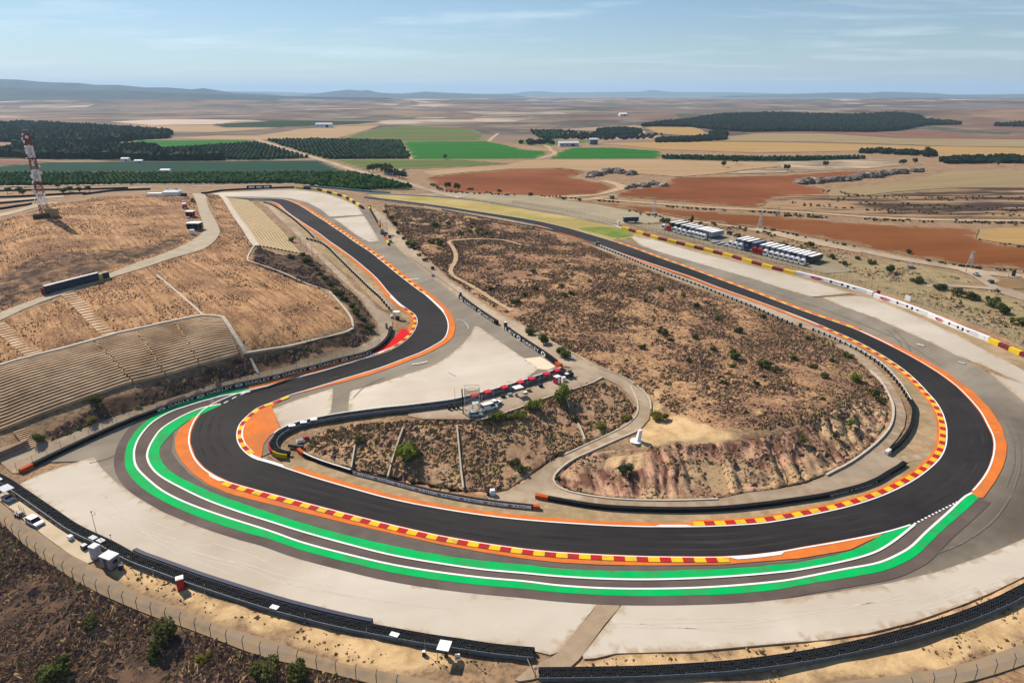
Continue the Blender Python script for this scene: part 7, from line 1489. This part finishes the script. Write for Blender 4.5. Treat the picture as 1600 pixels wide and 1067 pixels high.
# ordinary bushes of the plateau
PL = [(820,463),(839,452),(876,447),(892,461),(880,463),(1066,463),(984,448),(1046,532),(1002,545),(1262,531),(1190,497),(768,455),(860,500),(920,440),(945,455),(1010,470),(1030,455),(1120,500),(1090,480),(960,500),(1240,560),(1270,575),(1290,590),(1225,610),(1180,600),(1130,600),(900,420),(870,410),(835,425),(1300,565),(1085,530),(1155,520),(700,350),(740,352),(720,366),(758,366),(748,358),(753,369),(743,362),(738,358),(770,372),(735,362),(745,366),(752,361),(765,364)]
KN = {'o': 'olive', 'd': 'dark', 'g': 'grey green', 'y': 'dry yellowish'}
for lo, hi, band in ((340, 375, 'the clump below the far track'), (375, 430, 'the uppermost plateau'), (430, 458, 'the plateau beside the marshal bend'), (458, 490, 'the plateau beside the OAKLEY boards'), (490, 535, 'the middle of the plateau'), (535, 700, 'the lower plateau')):
    for k, q in enumerate(sorted(q for q in PL if lo <= q[1] < hi)):
        kd = rs.choice('oodgy'); shrub((q[0] + rs.uniform(-2, 2), q[1] + rs.uniform(-1, 1)), rs.uniform(1.3, 2.2), kd, f'{KN[kd]} bush, {ORD[k]} from the upper road across {band}', 'bushes scattered over the plateau')
BK = [(602,332),(610,342),(618,352),(622,366),(632,374),(648,390),(655,400),(664,408),(500,430),(508,438),(517,447),(524,455),(530,462),(540,470),(549,480),(558,492),(566,500),(474,400),(494,422)]
for k, q in enumerate(BK): shrub(q, rs.uniform(1.8, 2.8), rs.choice('oodg'), f'roadside bush, {ORD[k] if k < 8 else ORD[k - 8]} down the ' + ('slope side of the upper service road from the scaffold' if k < 8 else 'dark bank edge of the west service road'), 'bushes lining the pale service roads')
VG = [(1035,347),(1044,348),(1100,359),(1094,358),(1152,371),(1160,373),(1226,385),(1140,367),(1190,378),(1252,392),(1280,400),(1300,404),(1318,413),(1340,405),(1360,412),(880,312),(830,305),(905,314),(780,300),(735,297),(1265,386),(1420,396)]
for k, q in enumerate(sorted(VG)): shrub(q, rs.uniform(2.2, 3.6), rs.choice('oodd'), f'verge bush below the red fields, {ORD[k]} from the white road toward the roundabout', 'bushes on the verge by the red fields')
# low scrub: nobody could count it
def tufts(name, polys, dens, size, mats, probs, seed, clump=.45, hfac=.5, cs=14, avoid=True):
    r = np.random.default_rng(seed); Vs = []; Fs = []; Ms = []; base = 0
    for poly, dn in zip(polys, dens):
        x0, y0 = poly.min(0); x1, y1 = poly.max(0); n = int((x1 - x0) * (y1 - y0) * dn); x = r.uniform(x0, x1, n); y = r.uniform(y0, y1, n)
        m = inpoly(x, y, poly) & (vnoise(x, y, cs, 21) * .6 + vnoise(x, y, cs / 3.3, 22) * .4 > clump)
        for p in PAVED if avoid else []:
            m &= ~inpoly(x, y, p)
        for p in SAND[:3]: m &= ~(inpoly(x, y, p) & (r.random(n) < .93))
        x, y = x[m], y[m]; n = len(x)
        if not n: continue
        K = 8; ang = (np.arange(K) / K * 2 * np.pi)[None, :] + r.uniform(0, 6.3, (n, 1)) + r.normal(0, .22, (n, K)); s_ = size * r.lognormal(0, .42, n)[:, None]
        alt = np.where(np.arange(K) % 2 == 0, 1.0, .5)[None]; rr_ = s_ * alt * r.uniform(.7, 1.3, (n, K)); bx = x[:, None] + rr_ * np.cos(ang); by = y[:, None] + rr_ * np.sin(ang)
        bz = Hh(bx, by) + relief(bx, by) + np.where(alt > .8, r.uniform(-.15, .35, (n, K)) * s_ * hfac, -.1)
        ax_ = x + s_[:, 0] * r.normal(0, .2, n); ay = y + s_[:, 0] * r.normal(0, .2, n); az = Hh(x, y) + relief(x, y) + s_[:, 0] * hfac * r.uniform(.8, 1.6, n)
        V = np.concatenate([np.stack([bx, by, bz], 2), np.stack([ax_, ay, az], 1)[:, None]], 1)
        T = [(k, (k + 1) % K, K) for k in range(K)]
        Fq = (np.array(T)[None] + (np.arange(n) * (K + 1))[:, None, None] + base).reshape(-1, 3)
        Vs.append(V.reshape(-1, 3)); Fs.append(Fq); Ms.append(np.repeat(r.choice(len(mats), n, p=probs), len(T))); base += n * (K + 1)
    o = link(name, npmesh(name, np.vstack(Vs), np.vstack(Fs), mats, np.concatenate(Ms)))
    return tag(o, None, None, None, 'stuff')
T_a = mat('scrub_heather', (.19,.118,.095), (.12,.075,.06), scale=1.4, rough=.95); T_b = mat('scrub_brown', (.33,.205,.12), (.21,.13,.078), scale=1.4, rough=.95); T_c = mat('scrub_olive', (.19,.17,.06), (.12,.11,.04), scale=1.4, rough=.95); T_d = mat('scrub_straw', (.38,.255,.13), (.28,.185,.095), scale=1.4, rough=.95); T_e = mat('scrub_dark', (.11,.085,.07), (.08,.06,.05), scale=1.4, rough=.95)
tm = [T_a, T_b, T_c, T_d, T_e]
tufts('scrub', [SCRUB[0]], [2.4], .40, tm, [.34, .30, .11, .20, .05], 1, .22)
tufts('scrub', [SCRUB[1]], [8.5], .40, tm, [.30, .32, .06, .20, .12], 2, .2, cs=9)
tufts('scrub', [SCRUB[2]], [3.2], .42, tm, [.20, .30, .26, .20, .04], 8, .30, cs=7)
tufts('scrub', [SCRUB[3]], [2.0], .46, tm, [.34, .28, .10, .12, .16], 3, .40, cs=8)
tufts('scrub', [REDS[1]], [1.4], .38, tm, [.24, .3, .12, .24, .1], 4, .46, cs=7)
tufts('dry_grass', GOLD, [.8, 1.1], .19, [T_d, T_b, T_a, mat('grass_gold', (.44,.30,.14), (.34,.22,.10), scale=1.2, rough=.95)], [.30, .30, .05, .35], 5, .25, .6, 10)
tufts('scrub', [W([(975,352),(1060,345),(1180,362),(1300,388),(1400,406),(1500,424),(1530,438),(1490,446),(1560,455),(1620,480),(1620,545),(1540,515),(1440,470),(1330,436),(1200,402),(1080,372)], False), W([(700,299),(800,306),(930,308),(970,326),(1060,345),(970,345),(840,322),(740,308)], False)], [.3, .2], .6, tm, [.15, .3, .25, .2, .1], 6, .45, cs=22)
tufts('dry_grass', SAND[3:], [.9, .9, .9], .22, [T_d, T_b, T_c], [.5, .35, .15], 7, .5, .55, 6)
tufts('weeds', [W([(0,650),(107,628),(197,597),(373,551),(346,500),(184,525),(0,577)], False)], [.35], .2, [T_c, T_d, T_b], [.3, .4, .3], 15, .55, .7, 9, avoid=False)
# orchards, woods
def crowns(name, pts, rad, mats, probs, seed, tall=1.0, kind='stuff', lumps=1):
    r = np.random.default_rng(seed); bm = bmesh.new(); bmesh.ops.create_icosphere(bm, subdivisions=1 if lumps == 1 else 2, radius=1); B = np.array([v.co[:] for v in bm.verts]); T = np.array([[v.index for v in f.verts] for f in bm.faces]); bm.free()
    pts = np.asarray(pts); n = len(pts); nv = len(B); s_ = rad * r.uniform(.7, 1.3, (n, 1, 1)); J = B[None] * (1 + r.uniform(-.3, .25, (n, nv, 1))) * s_; J[:, :, 2] *= tall
    z = Hh(pts[:, 0], pts[:, 1]); V = J + np.stack([pts[:, 0], pts[:, 1], z + rad * tall * .8], 1)[:, None]
    Fq = (T[None] + (np.arange(n) * nv)[:, None, None]).reshape(-1, 3)
    return tag(link(name, npmesh(name, V.reshape(-1, 3), Fq, mats, np.repeat(r.choice(len(mats), n, p=probs), len(T)))), None, None, None, kind)
def scatter(px, n, seed, gaps=.0, sc_=120):
    w = G(px); r = np.random.default_rng(seed); x0, y0 = w.min(0); x1, y1 = w.max(0); k = n * 6; x = r.uniform(x0, x1, k); y = r.uniform(y0, y1, k); m = inpoly(x, y, w)
    if gaps: m &= vnoise(x, y, sc_, seed + 3) > gaps
    return np.stack([x[m], y[m]], 1)[:n]
def rows(px, a, dx, dy, seed, miss=.05):
    w = G(px); r = np.random.default_rng(seed); c, s_ = math.cos(a), math.sin(a); q = w @ np.array([[c, -s_], [s_, c]]); u, v = np.meshgrid(np.arange(q[:, 0].min(), q[:, 0].max(), dx), np.arange(q[:, 1].min(), q[:, 1].max(), dy)); u = u.ravel() + r.normal(0, .35, u.size); v = v.ravel() + r.normal(0, .25, v.size)
    x = u * c - v * s_; y = u * s_ + v * c; m = inpoly(x, y, w) & (r.random(len(x)) > miss); return np.stack([x[m], y[m]], 1)
C1 = leafmat('orchard_leaves', (.032,.110,.012), (.020,.075,.008)); C2 = leafmat('orchard_leaves_light', (.055,.140,.016), (.035,.095,.011)); C3 = leafmat('pine_needles', (.014,.030,.010), (.009,.019,.007)); C5 = leafmat('wood_leaves', (.026,.058,.022), (.015,.036,.014)); C4 = leafmat('pine_needles_light', (.030,.048,.016), (.020,.032,.012))
crowns('orchard_trees', rows([(-80,272.5),(200,272.5),(548,272),(584,277.5),(645,293.5),(548,298),(452,286.5),(400,287),(300,287.5),(223,288),(100,290),(-80,291)], .55, 4.2, 5.4, 1, .04), 2.0, [C1, C2], [.6, .4], 1, 1.0)
crowns('orchard_trees', rows([(416,219.5),(520,219.2),(626,221.6),(641,248.6),(512,249)], .3, 6.5, 7.5, 2, .10), 3.0, [C5, C1], [.6, .4], 2, .9)
crowns('orchard_trees', rows([(236,234),(330,229),(400,224),(440,234.6),(482,247),(400,250.4),(262,247.6)], .3, 6.5, 7.5, 3, .08), 3.0, [C5, C1], [.6, .4], 3, .9)
crowns('orchard_trees', rows([(883,206),(947,211.5),(1010,213),(1035,211),(1020,218.6),(950,219),(876,218.6)], .25, 14, 24, 4, .1), 4.2, [C3, C4], [.6, .4], 4, .9)
crowns('orchard_trees', rows([(829,205.4),(879,205.4),(873,217.6),(847,217.6)], .2, 10, 12, 5, .05), 4.0, [C1, C3], [.5, .5], 5, .9)
crowns('pine_wood', np.vstack([scatter([(-80,193),(0,196),(40,194.6),(90,197),(150,201),(220,206),(270,211),(262,216.6),(215,219),(160,227),(120,226),(40,222),(-80,222)], 7000, 11, .12), scatter([(-80,226),(60,229),(120,233),(236,236),(245,247),(150,249),(0,248),(-80,246)], 2600, 12, .3), scatter([(205,238),(240,236),(262,247),(345,247.6),(345,251),(255,252.4),(200,250)], 700, 13)]), 6.0, [C5, C4], [.7, .3], 11, 1.15)
crowns('pine_wood', np.vstack([scatter([(1003,198),(1040,193),(1100,184.5),(1130,181),(1200,179),(1260,180.5),(1330,182),(1400,178.6),(1440,184),(1445,196),(1400,204.6),(1360,207),(1250,205.6),(1170,207),(1110,203),(1080,199)], 17000, 14, .03, 200), scatter([(1430,182),(1500,181),(1640,180),(1660,200),(1560,198),(1445,198)], 900, 19, .6, 200)]), 5.5, [C3, C4], [.72, .28], 14, 1.0)
crowns('tree_belt', np.vstack([scatter([(1025,220),(1060,217.6),(1110,214),(1136,215),(1134,219),(1080,222.6),(1026,223.6)], 420, 15), scatter([(1108,209),(1125,206),(1138,211),(1125,215.6),(1112,214)], 120, 16)]), 3.6, [C3, C4], [.7, .3], 15, 1.1)
th_ = np.linspace(0, 2 * np.pi, 20)[:-1]; crowns('tree_belt', scatter([(967 + 36 * math.cos(a), 206.5 + 5.2 * math.sin(a)) for a in th_], 700, 17), 3.6, [C3, C4], [.6, .4], 17)
crowns('tree_belt', np.vstack([scatter([(1340,237),(1380,235.6),(1420,238),(1440,241),(1426,244),(1380,241),(1345,240)], 130, 18, .3), scatter([(1465,251),(1500,247.6),(1560,246.4),(1660,248),(1660,257),(1560,255.6),(1480,256.6)], 420, 20, .2)]), 3.4, [C3, C4], [.6, .4], 18)
crowns('tree_belt', np.vstack([scatter([(1440,241.6),(1452,239),(1462,244),(1450,247)], 16, 21), scatter([(800,224.6),(830,222),(872,223),(866,226),(820,227)], 30, 22)]), 4.5, [C3, C4], [.5, .5], 21)
crowns('orchard_trees', rows([(1035,244.6),(1120,246),(1250,247),(1350,246),(1350,249),(1250,252),(1120,251),(1036,248.6)], .1, 6, 7, 6, .1), 2.2, [C1, C3], [.5, .5], 6)
def along(px, wdt, step, seed):
    w = line(px, 3); t, n = normals(w); r = np.random.default_rng(seed); k = int(length(w) / step); i = r.integers(0, len(w), k); g = vnoise(w[i, 0], w[i, 1], 22, seed) > .36; i = i[g]
    return w[i] + n[i] * r.normal(0, wdt, len(i))[:, None] + t[i] * r.normal(0, 2, len(i))[:, None]
HG = [along(q, h, st, 40 + j) for j, (q, h, st) in enumerate((([(930,313.5),(1020,321.5),(1100,327.5),(1180,331.5),(1270,337)], 1.2, 1.6), ([(1215,337),(1364,343.5),(1480,347.5),(1660,350)], 2.2, 1.0), ([(1180,355),(1259,371.5),(1345,388.5),(1400,400),(1460,410),(1520,418.5),(1660,428)], 1, 2.2), ([(700,299),(760,302),(830,306),(905,311.5)], 1.5, 1.8), ([(985,330),(1060,345),(1115,352),(1180,362),(1240,376)], 2.5, 1.6), ([(1528,376),(1600,387),(1660,395)], 1, 1.3), ([(1205,309),(1280,312),(1380,320),(1500,325),(1660,328)], 6, 1.8), ([(1290,300),(1350,307),(1420,310),(1560,311),(1660,309)], 6, 1.8), ([(1240,318),(1350,328),(1480,334),(1660,338)], 5, 2.2), ([(676,289),(700,300),(752,303.5),(800,305.5)], 1.2, 2.)))]
crowns('hedgerow', np.vstack(HG), .95, [T_e, C4, L_olive], [.45, .3, .25], 31, .75)
# single trees one can tell apart
def tree(px, h, kind, label, group=None, wide=.42):
    p = at(*px); root = tag(empty('tree', (p.x, p.y, p.z - .1), rs.uniform(0, 6.3)), label, 'tree', group); k = rs.randrange(3)
    c = link('crown', FOL[kind][k], root, (0, 0, h * .22)); c.scale = (h * wide, h * wide, h * .62)
    link('trunk', TRUNK, root).scale = (h, h, h)
tk = MB().tube((0, 0, 0), (0, 0, .45), .035, 0, 6, .022)
for a in (0, 2.1, 4.2): tk.tube((0, 0, .3), (.16 * math.cos(a), .16 * math.sin(a), .55), .018, 0, 4, .008)
TRUNK = tk.mesh('trunk', M_bark)
for k, q in enumerate(((577,270),(583,269),(589,268),(595,267.5),(601,267),(607,268.5),(612,270.5),(600,272.5),(606,274),(612,275.5),(618,277),(624,278.5),(630,280))): tree(q, 10, 'd', 'dark tree by the farmhouse, ' + ORD[k] + ' in the clump from the netted orchard side', 'trees round the farmhouse')
for q, lab in (((698,297), 'lone round tree at the corner of the nearer red field by the white road'), ((715,299), 'small dark tree at the roadside below the red field'), ((1080,353), 'slim dark cypress behind the first group of lorries'), ((1450,243), 'round dark tree standing clear at the edge of the golden field'), ((538,293), 'pale green tree at the rim of the orchard above the coloured wall'), ((695,249.6), 'small tree on the track between the bright and the thin green field')):
    tree(q, 8 if q[0] not in (1450,) else 14, 'b' if q[0] == 538 else 'd', lab, None, .22 if q[0] == 1080 else .5)
for k, q in enumerate(((20,292),(40,293),(60,292),(90,294),(30,302),(12,303),(36,306),(110,300),(125,302),(140,300),(100,304))): tree(q, 6, 'd', 'dark yard tree beyond the mast, ' + ORD[k] + ' of the scattered row', 'trees beyond the mast', .6)
for k, q in enumerate(((1410,258),(1430,257),(1560,260),(1500,253),(1290,262),(1230,268),(1150,257),(1130,262))): tree(q, 9, 'd', 'scattered dark tree, ' + ORD[k] + ' on the rough ground beyond the big red field', 'trees beyond the big red field', .55)

# ================================================================== the air
hz = bpy.data.meshes.new('haze'); X = 60000.; z0, z1 = -60., 620.
V = [(a, b, c) for c in (z0, z1) for a, b in ((-X, -2000.), (X, -2000.), (X, 60000.), (-X, 60000.))]
hz.from_pydata(V, [], [(3, 2, 1, 0), (4, 5, 6, 7), (0, 1, 5, 4), (1, 2, 6, 5), (2, 3, 7, 6), (3, 0, 4, 7)])
hm = bpy.data.materials.new('haze'); hm.use_nodes = True; hn = hm.node_tree; hn.nodes.clear(); ho = hn.nodes.new('ShaderNodeOutputMaterial'); pv = hn.nodes.new('ShaderNodeVolumePrincipled')
pv.inputs['Color'].default_value = (.50, .74, 1.0, 1); pv.inputs['Density'].default_value = HAZE; pv.inputs['Anisotropy'].default_value = .1
hn.links.new(pv.outputs[0], ho.inputs['Volume']); hz.materials.append(hm)
tag(link('haze', hz), None, None, None, 'stuff')
